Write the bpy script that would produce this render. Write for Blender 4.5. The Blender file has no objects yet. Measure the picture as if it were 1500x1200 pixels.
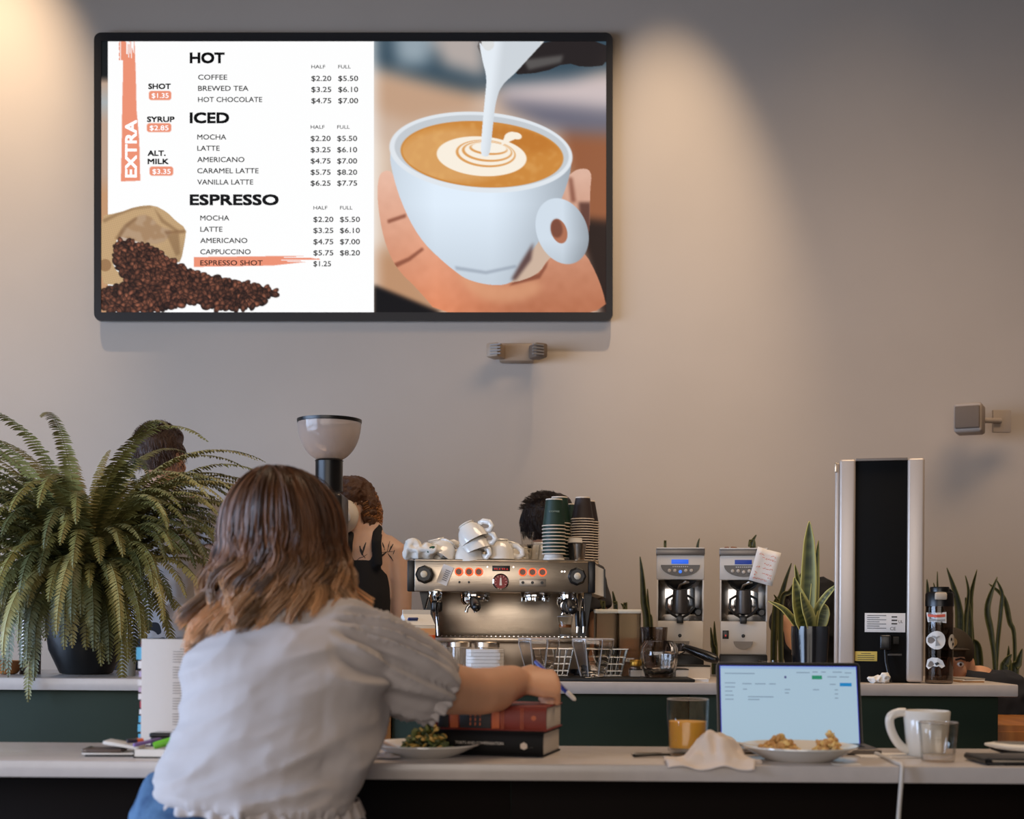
import bpy, bmesh, math, random
import numpy as np
from mathutils import Vector, Matrix, noise as mnoise

# ------------------------------------------------------------------ camera, light, exposure
sc = bpy.context.scene
COL = sc.collection
H = 1.20                 # camera height
F = 2000.0               # focal length in pixels of a 1500 wide frame
ROLL = math.radians(0.4)
CR, SR = math.cos(ROLL), math.sin(ROLL)

cam_data = bpy.data.cameras.new('camera')
cam = bpy.data.objects.new('camera', cam_data)
COL.objects.link(cam)
cam_data.sensor_fit = 'HORIZONTAL'
cam_data.sensor_width = 36.0
cam_data.lens = 36.0 * F / 1500.0
cam_data.shift_y = (910.0 - 600.0) / 1500.0
cam_data.clip_start = 0.05
cam.matrix_world = Matrix(((CR, -SR, 0, 0), (0, 0, -1, 0), (SR, CR, 0, H), (0, 0, 0, 1)))
cam_data.dof.use_dof = True
cam_data.dof.focus_distance = 4.4
cam_data.dof.aperture_fstop = 4.2
sc.camera = cam

vs = sc.view_settings
vs.view_transform = 'Standard'
vs.look = 'None'
vs.gamma = 1.0
vs.use_curve_mapping = False
vs.exposure = -0.28

world = bpy.data.worlds.new('world')
sc.world = world
world.use_nodes = True
world.node_tree.nodes['Background'].inputs[0].default_value = (0.55, 0.65, 0.8, 1)
world.node_tree.nodes['Background'].inputs[1].default_value = 0.2


def area(name, loc, target, size, power, color, spread=180):
    d = bpy.data.lights.new(name, 'AREA')
    d.shape = 'RECTANGLE'
    d.size, d.size_y = size
    d.energy = power
    d.color = color
    d.spread = math.radians(spread)
    o = bpy.data.objects.new(name, d)
    COL.objects.link(o)
    o.location = loc
    o.rotation_euler = (Vector(target) - Vector(loc)).to_track_quat('-Z', 'Y').to_euler()
    return o


def spot(name, loc, target, power, color, ang, blend=1.0, rad=0.03):
    d = bpy.data.lights.new(name, 'SPOT')
    d.energy = power
    d.color = color
    d.spot_size = math.radians(ang)
    d.spot_blend = blend
    d.shadow_soft_size = rad
    o = bpy.data.objects.new(name, d)
    COL.objects.link(o)
    o.location = loc
    o.rotation_euler = (Vector(target) - Vector(loc)).to_track_quat('-Z', 'Y').to_euler()
    return o


WALL = 6.2
# daylight through the windows of the left wall and the street side
area('left_window_light', (-4.9, 2.2, 1.6), (0, 4.6, 0.3), (4.4, 2.2), 215, (0.52, 0.69, 1.0), 118)
area('street_window_light', (-1.5, -3.2, 2.0), (-0.4, 4, 0.2), (5.0, 2.6), 50, (1.0, 0.90, 0.82), 95)
# warm ceiling lamps
area('ceiling_lamp_light', (1.6, 3.6, 4.9), (1.4, 4.4, 0), (3.0, 1.2), 60, (1.0, 0.74, 0.50), 110)
# wall washers above the frame
WARM = (1.0, 0.79, 0.56)
spot('wall_washer_left', (-2.36, 5.25, 5.2), (-2.42, 6.2, 3.35), 500, WARM, 40)
spot('wall_washer_right', (0.62, 5.25, 5.2), (0.72, 6.2, 2.85), 390, WARM, 31)
spot('wall_washer_far_right', (1.70, 5.2, 5.1), (1.50, 6.2, 2.6), 16, WARM, 44)

# ------------------------------------------------------------------ helpers
def P(px, py, d):
    """world point at depth d that the photograph shows at px, py"""
    a, b = (px - 750.0) / F, (910.0 - py) / F
    return Vector(((CR * a - SR * b) * d, d, H + (SR * a + CR * b) * d))


ZC = H - 0.185           # top of the back counter
ZB = H - 0.2714          # top of the front bar


def Xat(px, d, z):
    """x of a point at depth d and height z shown at px"""
    b = ((z - H) / d)
    a = (px - 750.0) / F
    return (CR * a - SR * (b)) * d


def lin(c):
    return tuple(((v / 255.0) / 12.92 if v <= 10.3 else (((v / 255.0) + 0.055) / 1.055) ** 2.4) for v in c)


def mat(name, rgb, rough=0.5, metal=0.0, var=0.0, vscale=20.0, bump=0.0, bscale=60.0, spec=None,
        coat=0.0, sheen=0.0, sss=0.0, rgb2=None, stretch=None, alpha=None):
    m = bpy.data.materials.new(name)
    m.use_nodes = True
    nt = m.node_tree
    b = nt.nodes['Principled BSDF']
    c = lin(rgb)
    b.inputs['Base Color'].default_value = (*c, 1)
    b.inputs['Roughness'].default_value = rough
    b.inputs['Metallic'].default_value = metal
    if spec is not None:
        b.inputs['Specular IOR Level'].default_value = spec
    if coat:
        b.inputs['Coat Weight'].default_value = coat
        b.inputs['Coat Roughness'].default_value = 0.08
    if sheen:
        b.inputs['Sheen Weight'].default_value = sheen
    if sss:
        b.inputs['Subsurface Weight'].default_value = sss
        b.inputs['Subsurface Radius'].default_value = (0.012, 0.005, 0.003)
        b.inputs['Subsurface Scale'].default_value = 1.0
    tc = nt.nodes.new('ShaderNodeTexCoord')
    src = tc.outputs['Object']
    if stretch:
        mp = nt.nodes.new('ShaderNodeMapping')
        mp.inputs['Scale'].default_value = stretch
        nt.links.new(src, mp.inputs['Vector'])
        src = mp.outputs['Vector']
    if var or rgb2:
        n = nt.nodes.new('ShaderNodeTexNoise')
        n.inputs['Scale'].default_value = vscale
        n.inputs['Detail'].default_value = 4
        nt.links.new(src, n.inputs['Vector'])
        r = nt.nodes.new('ShaderNodeValToRGB')
        c2 = lin(rgb2) if rgb2 else tuple(min(1, v * (1 + var)) for v in c)
        c1 = c if rgb2 else tuple(v * (1 - var) for v in c)
        r.color_ramp.elements[0].position = 0.35
        r.color_ramp.elements[1].position = 0.65
        r.color_ramp.elements[0].color = (*c1, 1)
        r.color_ramp.elements[1].color = (*c2, 1)
        nt.links.new(n.outputs['Fac'], r.inputs['Fac'])
        nt.links.new(r.outputs['Color'], b.inputs['Base Color'])
    if bump:
        n2 = nt.nodes.new('ShaderNodeTexNoise')
        n2.inputs['Scale'].default_value = bscale
        n2.inputs['Detail'].default_value = 3
        nt.links.new(src, n2.inputs['Vector'])
        bp = nt.nodes.new('ShaderNodeBump')
        bp.inputs['Strength'].default_value = bump
        bp.inputs['Distance'].default_value = 0.01
        nt.links.new(n2.outputs['Fac'], bp.inputs['Height'])
        nt.links.new(bp.outputs['Normal'], b.inputs['Normal'])
    return m


def thin_glass(name, tint=(245, 243, 240), refl=1.0, milky=0.0):
    """thin walled glass: fresnel mix of clear and mirror"""
    m = bpy.data.materials.new(name)
    m.use_nodes = True
    nt = m.node_tree
    nt.nodes.clear()
    out = nt.nodes.new('ShaderNodeOutputMaterial')
    mix = nt.nodes.new('ShaderNodeMixShader')
    tr = nt.nodes.new('ShaderNodeBsdfTransparent')
    gl = nt.nodes.new('ShaderNodeBsdfGlossy')
    lw_ = nt.nodes.new('ShaderNodeLayerWeight')
    cr_ = nt.nodes.new('ShaderNodeValToRGB')
    lw_.inputs['Blend'].default_value = .35
    cr_.color_ramp.elements[0].position = .45
    cr_.color_ramp.elements[0].color = (*lin(tint), 1)
    cr_.color_ramp.elements[1].color = (*[v * .35 for v in lin(tint)], 1)
    gl.inputs['Roughness'].default_value = .02
    nt.links.new(lw_.outputs['Facing'], cr_.inputs['Fac'])
    nt.links.new(cr_.outputs['Color'], tr.inputs['Color'])
    c2_ = nt.nodes.new('ShaderNodeValToRGB')
    c2_.color_ramp.elements[0].position = 0.0
    c2_.color_ramp.elements[0].color = (.03, .03, .03, 1)
    c2_.color_ramp.elements[1].position = 1.0
    c2_.color_ramp.elements[1].color = (.85, .85, .85, 1)
    e_ = c2_.color_ramp.elements.new(.55)
    e_.color = (.14 * refl, .14 * refl, .14 * refl, 1)
    nt.links.new(lw_.outputs['Facing'], c2_.inputs['Fac'])
    nt.links.new(c2_.outputs['Color'], mix.inputs['Fac'])
    nt.links.new(tr.outputs['BSDF'], mix.inputs[1])
    nt.links.new(gl.outputs['BSDF'], mix.inputs[2])
    last = mix
    if milky:
        df = nt.nodes.new('ShaderNodeBsdfDiffuse')
        df.inputs['Color'].default_value = (*lin(tint), 1)
        tl_ = nt.nodes.new('ShaderNodeBsdfTranslucent')
        tl_.inputs['Color'].default_value = (*lin(tint), 1)
        ad = nt.nodes.new('ShaderNodeMixShader')
        nt.links.new(df.outputs[0], ad.inputs[1]); nt.links.new(tl_.outputs[0], ad.inputs[2])
        m2 = nt.nodes.new('ShaderNodeMixShader')
        m2.inputs['Fac'].default_value = milky
        nt.links.new(mix.outputs[0], m2.inputs[1]); nt.links.new(ad.outputs[0], m2.inputs[2])
        last = m2
    nt.links.new(last.outputs['Shader'], out.inputs['Surface'])
    return m


def glass(name, rgb=(255, 255, 255), rough=0.0, ior=1.45):
    m = mat(name, rgb, rough)
    b = m.node_tree.nodes['Principled BSDF']
    b.inputs['Transmission Weight'].default_value = 1.0
    b.inputs['IOR'].default_value = ior
    return m


def emis(name, rgb, strength=1.0):
    m = bpy.data.materials.new(name)
    m.use_nodes = True
    b = m.node_tree.nodes['Principled BSDF']
    b.inputs['Base Color'].default_value = (*[v * 0.3 for v in lin(rgb)], 1)
    b.inputs['Emission Color'].default_value = (*lin(rgb), 1)
    b.inputs['Emission Strength'].default_value = strength
    b.inputs['Roughness'].default_value = 0.4
    return m


def attr_mat(name, attr='Col', rough=0.5, emission=0.0, spec=0.5, sheen=0, aniso=0):
    m = bpy.data.materials.new(name)
    m.use_nodes = True
    nt = m.node_tree
    b = nt.nodes['Principled BSDF']
    a = nt.nodes.new('ShaderNodeAttribute')
    a.attribute_name = attr
    b.inputs['Roughness'].default_value = rough
    b.inputs['Specular IOR Level'].default_value = spec
    if emission:
        b.inputs['Base Color'].default_value = (0.01, 0.01, 0.01, 1)
        nt.links.new(a.outputs['Color'], b.inputs['Emission Color'])
        b.inputs['Emission Strength'].default_value = emission
    else:
        nt.links.new(a.outputs['Color'], b.inputs['Base Color'])
    return m


def rotm(rx=0, ry=0, rz=0):
    from mathutils import Euler
    return Euler((rx, ry, rz)).to_matrix().to_4x4()


class MB:
    def __init__(s):
        s.bm = bmesh.new()

    def _xf(s, vs_, M):
        for v in vs_:
            v.co = M @ v.co

    def box(s, c, size, bev=0.0, seg=2, M=None, R=None):
        r = bmesh.ops.create_cube(s.bm, size=1.0)
        vv = r['verts']
        for v in vv:
            v.co = Vector((v.co.x * size[0], v.co.y * size[1], v.co.z * size[2]))
        if bev > 0:
            ed = list({e for v in vv for e in v.link_edges})
            rr = bmesh.ops.bevel(s.bm, geom=ed, offset=min(bev, min(size) * 0.49), segments=seg, affect='EDGES', profile=0.5)
            fs = set(rr['faces'])
            vv = list({v for f in rr['faces'] for v in f.verts} | {v for v in vv if v.is_valid})
        T = Matrix.Translation(Vector(c))
        if R is not None:
            T = T @ R
        if M is not None:
            T = M @ T
        s._xf(vv, T)
        return s

    def ring(s, pts):
        return [s.bm.verts.new(p) for p in pts]

    def bridge(s, a, b, closed=True):
        n = len(a)
        for i in range(n if closed else n - 1):
            j = (i + 1) % n
            try:
                s.bm.faces.new((a[i], a[j], b[j], b[i]))
            except ValueError:
                pass

    def lathe(s, prof, n=32, c=(0, 0, 0), cap0=True, cap1=True, sq=None, M=None, facet=None):
        """prof = (radius, z) list. facet = function(angle, z) -> radius factor"""
        M = M or Matrix()
        c = Vector(c)
        rings = []
        for r, z in prof:
            ps = []
            for i in range(n):
                a = 2 * math.pi * i / n
                rr = max(r, 1e-5) * (facet(a, z) if facet else 1)
                ps.append(M @ (c + Vector((rr * math.cos(a), rr * math.sin(a), z))))
            rings.append(s.ring(ps))
        for a, b in zip(rings, rings[1:]):
            s.bridge(a, b)
        if cap0:
            s.bm.faces.new(list(reversed(rings[0])))
        if cap1:
            s.bm.faces.new(rings[-1])
        return s

    def cyl(s, p0, p1, r0, r1=None, n=16, cap=True):
        r1 = r0 if r1 is None else r1
        return s.loft([p0, p1], [r0, r1], n=n, cap=cap)

    def loft(s, pts, ra, rb=None, side=None, n=12, cap=True, dome=False, ext=None):
        pts = [Vector(p) for p in pts]
        if not hasattr(ra, '__len__'):
            ra = [ra] * len(pts)
        rb = ra if rb is None else (rb if hasattr(rb, '__len__') else [rb] * len(pts))
        ts = []
        for i in range(len(pts)):
            a = pts[max(i - 1, 0)]
            b = pts[min(i + 1, len(pts) - 1)]
            ts.append((b - a).normalized())
        ref = Vector(side) if side is not None else (Vector((0, 0, 1)) if abs(ts[0].z) < 0.9 else Vector((1, 0, 0)))
        rings = []
        u = ref - ts[0] * ref.dot(ts[0])
        u.normalize()
        seq = []
        for i, p in enumerate(pts):
            t = ts[i]
            if side is not None:
                u = Vector(side) - t * Vector(side).dot(t)
            else:
                u = u - t * u.dot(t)
            u.normalize()
            w = t.cross(u)
            seq.append((p, u.copy(), w, ra[i], rb[i], t))
        if dome:
            p, u, w, a, b, t = seq[0]
            pre = [(p - t * min(a, b) * math.sin(k), u, w, a * math.cos(k), b * math.cos(k), t) for k in (1.4, 1.0, 0.5)]
            p, u, w, a, b, t = seq[-1]
            post = [(p + t * min(a, b) * math.sin(k), u, w, a * math.cos(k), b * math.cos(k), t) for k in (0.5, 1.0, 1.4)]
            seq = pre + seq + post
        for p, u, w, a, b, t in seq:
            rings.append(s.ring([p + u * (a * math.cos(2 * math.pi * k / n)) + w * (b * math.sin(2 * math.pi * k / n)) for k in range(n)]))
        for a, b in zip(rings, rings[1:]):
            s.bridge(a, b)
        if cap:
            s.bm.faces.new(list(reversed(rings[0])))
            s.bm.faces.new(rings[-1])
        return s

    def ell(s, c, r, R=None, n=16, m=10):
        rr = bmesh.ops.create_uvsphere(s.bm, u_segments=n, v_segments=m, radius=1.0)
        M = Matrix.Translation(Vector(c)) @ (R or Matrix()) @ Matrix.Diagonal((r[0], r[1], r[2], 1))
        s._xf(rr['verts'], M)
        return s

    def prism(s, pts, depth, M=None, bev=0):
        """polygon in the local xz plane, extruded along +y by depth"""
        M = M or Matrix()
        a = s.ring([M @ Vector((x, 0, z)) for x, z in pts])
        b = s.ring([M @ Vector((x, depth, z)) for x, z in pts])
        s.bridge(a, b)
        s.bm.faces.new(a)
        s.bm.faces.new(list(reversed(b)))
        return s

    def poly(s, pts):
        s.bm.faces.new(s.ring([Vector(p) for p in pts]))
        return s

    def build(s, name, m, parent=None, smooth=40, loc=None, keep=False):
        bmesh.ops.recalc_face_normals(s.bm, faces=s.bm.faces[:])
        me = bpy.data.meshes.new(name)
        s.bm.to_mesh(me)
        s.bm.free()
        if m:
            me.materials.append(m)
        if smooth:
            me.polygons.foreach_set('use_smooth', [True] * len(me.polygons))
            if smooth < 180:
                me.set_sharp_from_angle(angle=math.radians(smooth))
        o = bpy.data.objects.new(name, me)
        COL.objects.link(o)
        if parent:
            o.parent = parent
        if loc is not None:
            o.location = loc
        return o


def pydata(name, v, f, m, parent=None, smooth=True):
    me = bpy.data.meshes.new(name)
    me.from_pydata(v, [], f)
    if m:
        me.materials.append(m)
    if smooth:
        me.polygons.foreach_set('use_smooth', [True] * len(me.polygons))
    me.update()
    o = bpy.data.objects.new(name, me)
    COL.objects.link(o)
    if parent:
        o.parent = parent
    return o


def thing(name, label, cat, loc=(0, 0, 0), rz=0.0, group=None, rot=None):
    o = bpy.data.objects.new(name, None)
    o.empty_display_size = 0.05
    COL.objects.link(o)
    o.location = loc
    o.rotation_euler = rot if rot else (0, 0, rz)
    return tag(o, label, cat, group)


def tag(o, label=None, cat=None, group=None, kind=None):
    if label: o['label'] = label
    if cat: o['category'] = cat
    if group: o['group'] = group
    if kind: o['kind'] = kind
    return o


def copy_tree(o, parent=None):
    c = o.copy()
    COL.objects.link(c)
    c.parent = parent
    for ch in list(o.children):
        copy_tree(ch, c)
    return c


def remeshed(mb, name, m, voxel=0.008, smooth_it=6, parent=None, fn=None, dec=None):
    """joins the pieces of mb into one continuous skin"""
    o = mb.build(name + '_raw', None, smooth=0)
    md = o.modifiers.new('r', 'REMESH')
    md.mode = 'VOXEL'
    md.voxel_size = voxel
    md.use_smooth_shade = True
    if smooth_it:
        sm = o.modifiers.new('s', 'SMOOTH')
        sm.factor = 0.5
        sm.iterations = smooth_it
    dg = bpy.context.evaluated_depsgraph_get()
    dg.update()
    me = bpy.data.meshes.new_from_object(o.evaluated_get(dg))
    me.name = name
    me.materials.clear()
    me.materials.append(m)
    old = o.data
    bpy.data.objects.remove(o)
    bpy.data.meshes.remove(old)
    if fn:
        n = len(me.vertices)
        co = np.empty(n * 3, dtype=np.float32)
        me.vertices.foreach_get('co', co)
        no = np.empty(n * 3, dtype=np.float32)
        me.vertex_normals.foreach_get('vector', no)
        co = fn(co.reshape(-1, 3).astype(np.float64), no.reshape(-1, 3).astype(np.float64))
        me.vertices.foreach_set('co', co.astype(np.float32).ravel())
        me.update()
    me.polygons.foreach_set('use_smooth', [True] * len(me.polygons))
    r = bpy.data.objects.new(name, me)
    COL.objects.link(r)
    if parent:
        r.parent = parent
    return r


_FONT_CACHE = {}


def text_mesh(name, s, m, parent, x, z, cap, width=None, bold=0.0, y=0.0, rot=0.0, thick=0.0, align='L'):
    fat, bold = bold, 0.0
    """flat lettering in the parent's local xz plane, read from -y"""
    cu = bpy.data.curves.new('t', 'FONT')
    cu.body = s
    cu.size = 1.0
    cu.offset = bold
    cu.fill_mode = 'FRONT'
    cu.resolution_u = 3
    o = bpy.data.objects.new('t', cu)
    COL.objects.link(o)
    dg = bpy.context.evaluated_depsgraph_get()
    dg.update()
    me = bpy.data.meshes.new_from_object(o.evaluated_get(dg))
    bpy.data.objects.remove(o)
    bpy.data.curves.remove(cu)
    n = len(me.vertices)
    co = np.empty(n * 3, dtype=np.float32)
    me.vertices.foreach_get('co', co)
    co = co.reshape(-1, 3)
    mn, mx = co.min(0), co.max(0)
    CAPH = 0.73
    sz = cap / CAPH
    sx = (width / (mx[0] - mn[0])) if width else sz
    lx = (co[:, 0] - mn[0]) * sx
    lz = co[:, 1] * sz
    if align == 'C':
        lx = lx - lx.max() / 2
    if rot:
        c, q = math.cos(rot), math.sin(rot)
        lx, lz = lx * c - lz * q, lx * q + lz * c
    faces = [tuple(p.vertices) for p in me.polygons]
    bpy.data.meshes.remove(me)
    offs = [(0, 0)]
    if fat:
        w_ = fat * sz
        offs = [(w_ * a_, w_ * b_) for a_ in (-1, -.33, .33, 1) for b_ in (-1, -.33, .33, 1)]
    V, Fc = [], []
    for i_, (ox, oz) in enumerate(offs):
        V += [(float(x + a_ + ox), y - i_ * 1e-6, float(z + b_ + oz)) for a_, b_ in zip(lx, lz)]
        Fc += [tuple(k + i_ * n for k in f_) for f_ in faces]
    me = bpy.data.meshes.new(name)
    me.from_pydata(V, [], Fc)
    me.materials.append(m)
    me.update()
    r = bpy.data.objects.new(name, me)
    COL.objects.link(r)
    r.parent = parent
    return r


# ------------------------------------------------------------------ shared materials
M = {}
M['steel'] = mat('brushed_steel', (196, 180, 160), 0.3, 1.0, bump=0.05, bscale=8, stretch=(1, 1, 60))
M['chrome'] = mat('chrome', (215, 213, 210), 0.07, 1.0)
M['black'] = mat('black_plastic', (16, 15, 15), 0.35)
M['black_matte'] = mat('black_matte', (20, 19, 18), 0.6)
M['white_plastic'] = mat('white_plastic', (225, 218, 208), 0.35)
M['porcelain'] = mat('porcelain', (232, 226, 216), 0.12, coat=0.4)
M['paper'] = mat('paper', (228, 220, 212), 0.8, bump=0.05)
M['glass'] = thin_glass('clear_glass', (253, 252, 250), .6)
M['thick_glass'] = glass('heavy_glass', (250, 246, 242))
M['glint_glass'] = thin_glass('glint_glass', (255, 250, 246), 3.0, .30)  # milky white painted in for bright glints on glass rims and edges
M['quartz'] = mat('white_quartz', (198, 187, 179), 0.25, var=0.03, vscale=30)
M['skin'] = mat('skin', (214, 160, 126), 0.5, sss=0.15, var=0.06, vscale=14)
M['dark_hair'] = mat('dark_hair', (40, 26, 18), 0.5, bump=0.6, bscale=160, stretch=(1, 1, 0.25), var=0.4, vscale=90)
M['eye'] = mat('eye_white', (235, 232, 228), 0.2)
M['lips'] = mat('lips', (176, 96, 86), 0.45)

# ------------------------------------------------------------------ room
def wall_box(name, c, size, m):
    o = MB().box((0, 0, 0), size).build(name, m, smooth=0, loc=c)
    return tag(o, kind='structure')


m_wall = mat('painted_plaster', (196, 181, 166), 0.85, var=0.02, vscale=2.0, bump=0.03, bscale=40)
m_floor = mat('concrete_floor', (120, 112, 104), 0.5, var=0.1, vscale=3)
m_ceil = mat('dark_ceiling', (54, 44, 36), 0.9)
m_brown = mat('brown_painted_wall', (120, 100, 86), 0.85)
CEIL = 5.4
wall_box('wall_back', (0, WALL + 0.1, CEIL / 2), (10.4, 0.2, CEIL), m_wall)
wall_box('floor', (0, 1.4, -0.1), (10.4, 9.8, 0.2), m_floor)
wall_box('ceiling', (0, 1.4, CEIL + 0.1), (10.4, 9.8, 0.2), m_ceil)
wall_box('wall_right', (5.1, 1.4, CEIL / 2), (0.2, 9.8, CEIL), m_brown)
# left wall with a long window opening
for nm, z0, z1 in (('wall_left', 0, 0.4), ('wall_left', 3.0, CEIL)):
    wall_box(nm, (-5.1, 1.4, (z0 + z1) / 2), (0.2, 9.8, z1 - z0), m_wall)
wall_box('wall_left', (-5.1, -1.75, 1.7), (0.2, 3.5, 2.6), m_wall)
wall_box('wall_left', (-5.1, 5.35, 1.7), (0.2, 1.9, 2.6), m_wall)
# street side with window openings
wall_box('wall_front', (0, -3.4, 0.3), (10.4, 0.2, 0.6), m_wall)
wall_box('wall_front', (0, -3.4, (3.5 + CEIL) / 2), (10.4, 0.2, CEIL - 3.5), m_wall)
wall_box('wall_front', (-4.7, -3.4, 2.05), (1.0, 0.2, 2.9), m_wall)
wall_box('wall_front', (3.4, -3.4, 2.05), (3.6, 0.2, 2.9), m_wall)
m_wframe = mat('window_frame_paint', (40, 38, 36), 0.5)
for nm, c, sz, ax in (('window_1', (-5.1, 2.2, 1.7), (4.4, 2.6), 'y'), ('window_2', (-1.3, -3.4, 2.05), (5.8, 2.9), 'x')):
    mb = MB()
    w, h = sz
    for i in range(4):
        t = -w / 2 + 0.03 + i * (w - 0.06) / 3
        mb.box((t, 0, 0), (0.06, 0.08, h))
    for zz in (-h / 2 + 0.03, h / 2 - 0.03):
        mb.box((0, 0, zz), (w, 0.08, 0.06))
    o = mb.build(nm, m_wframe, smooth=0, loc=c)
    if ax == 'y':
        o.rotation_euler = (0, 0, math.pi / 2)
    tag(o, kind='structure')

# ------------------------------------------------------------------ back counter
m_green = mat('dark_green_panel', (40, 50, 37), 0.6, spec=.2, var=0.06, vscale=5)
m_wood = mat('amber_wood', (168, 108, 48), 0.45, rgb2=(140, 84, 34), vscale=3, stretch=(9, 1, 0.8), bump=0.05)
xR = Xat(1492, 4.2, ZC)
bc = thing('service_counter', 'white topped back counter with dark green front panels under the coffee machine', 'counter', (0, 4.2, 0))
MB().box(((-4.95 + xR) / 2, 0.34, ZC - 0.019), (xR + 4.95, 0.68, 0.038), 0.004).build('countertop', M['quartz'], bc)
xe = Xat(1464, 4.23, ZC - .1)
edges = [-4.9, -3.4, -2.2, Xat(545, 4.25, 0.95), Xat(574, 4.25, 0.95), 0.55, xe]
for a, b in zip(edges, edges[1:]):
    woody = abs((b - a)) < 0.1
    MB().box(((a + b) / 2, 0.05, (ZC - 0.038) / 2), (b - a - (0 if woody else 0.004), 0.03 if not woody else 0.05, ZC - 0.038), 0.002).build(
        'wood_trim' if woody else 'front_panel', m_wood if woody else m_green, bc)
MB().box(((-4.9 + xe) / 2, 0.36, (ZC - 0.038) / 2), (xe + 4.9 - 0.02, 0.58, ZC - 0.04)).build('carcass', M['black_matte'], bc)
cb = thing('side_cabinet', 'amber wooden cabinet at far right end beyond the white counter', 'cabinet', (xe + 0.32, 4.60, 0))
MB().box((0, 0, 0.44), (0.6, 0.5, 0.88), 0.004).build('body', m_wood, cb)
MB().box((-0.15, -0.256, 0.44), (0.29, 0.012, 0.84), 0.003).build('door', m_wood, cb)
MB().box((0.15, -0.256, 0.44), (0.29, 0.012, 0.84), 0.003).build('door', m_wood, cb)

# ------------------------------------------------------------------ front bar
fb = thing('front_bar', 'long white topped bar in front with dark brown base', 'bar counter', (0, 2.6, 0))
MB().box((0, 0.19, ZB - 0.0165), (9.6, 0.38, 0.033), 0.004).build('bar_top', M['quartz'], fb)
m_dbrown = mat('dark_brown_panel', (15, 8, 5), 0.7, spec=.1, var=0.1, vscale=4)
for i in range(8):
    x0 = -4.8 + i * 1.2
    MB().box((x0 + 0.6, 0.2, (ZB - 0.033) / 2), (1.1995, 0.12, ZB - 0.033), 0.002).build('base_panel', m_dbrown, fb)
MB().box((0, 0.12, 0.2), (9.6, 0.03, 0.03)).build('foot_rail', M['black'], fb)

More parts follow.
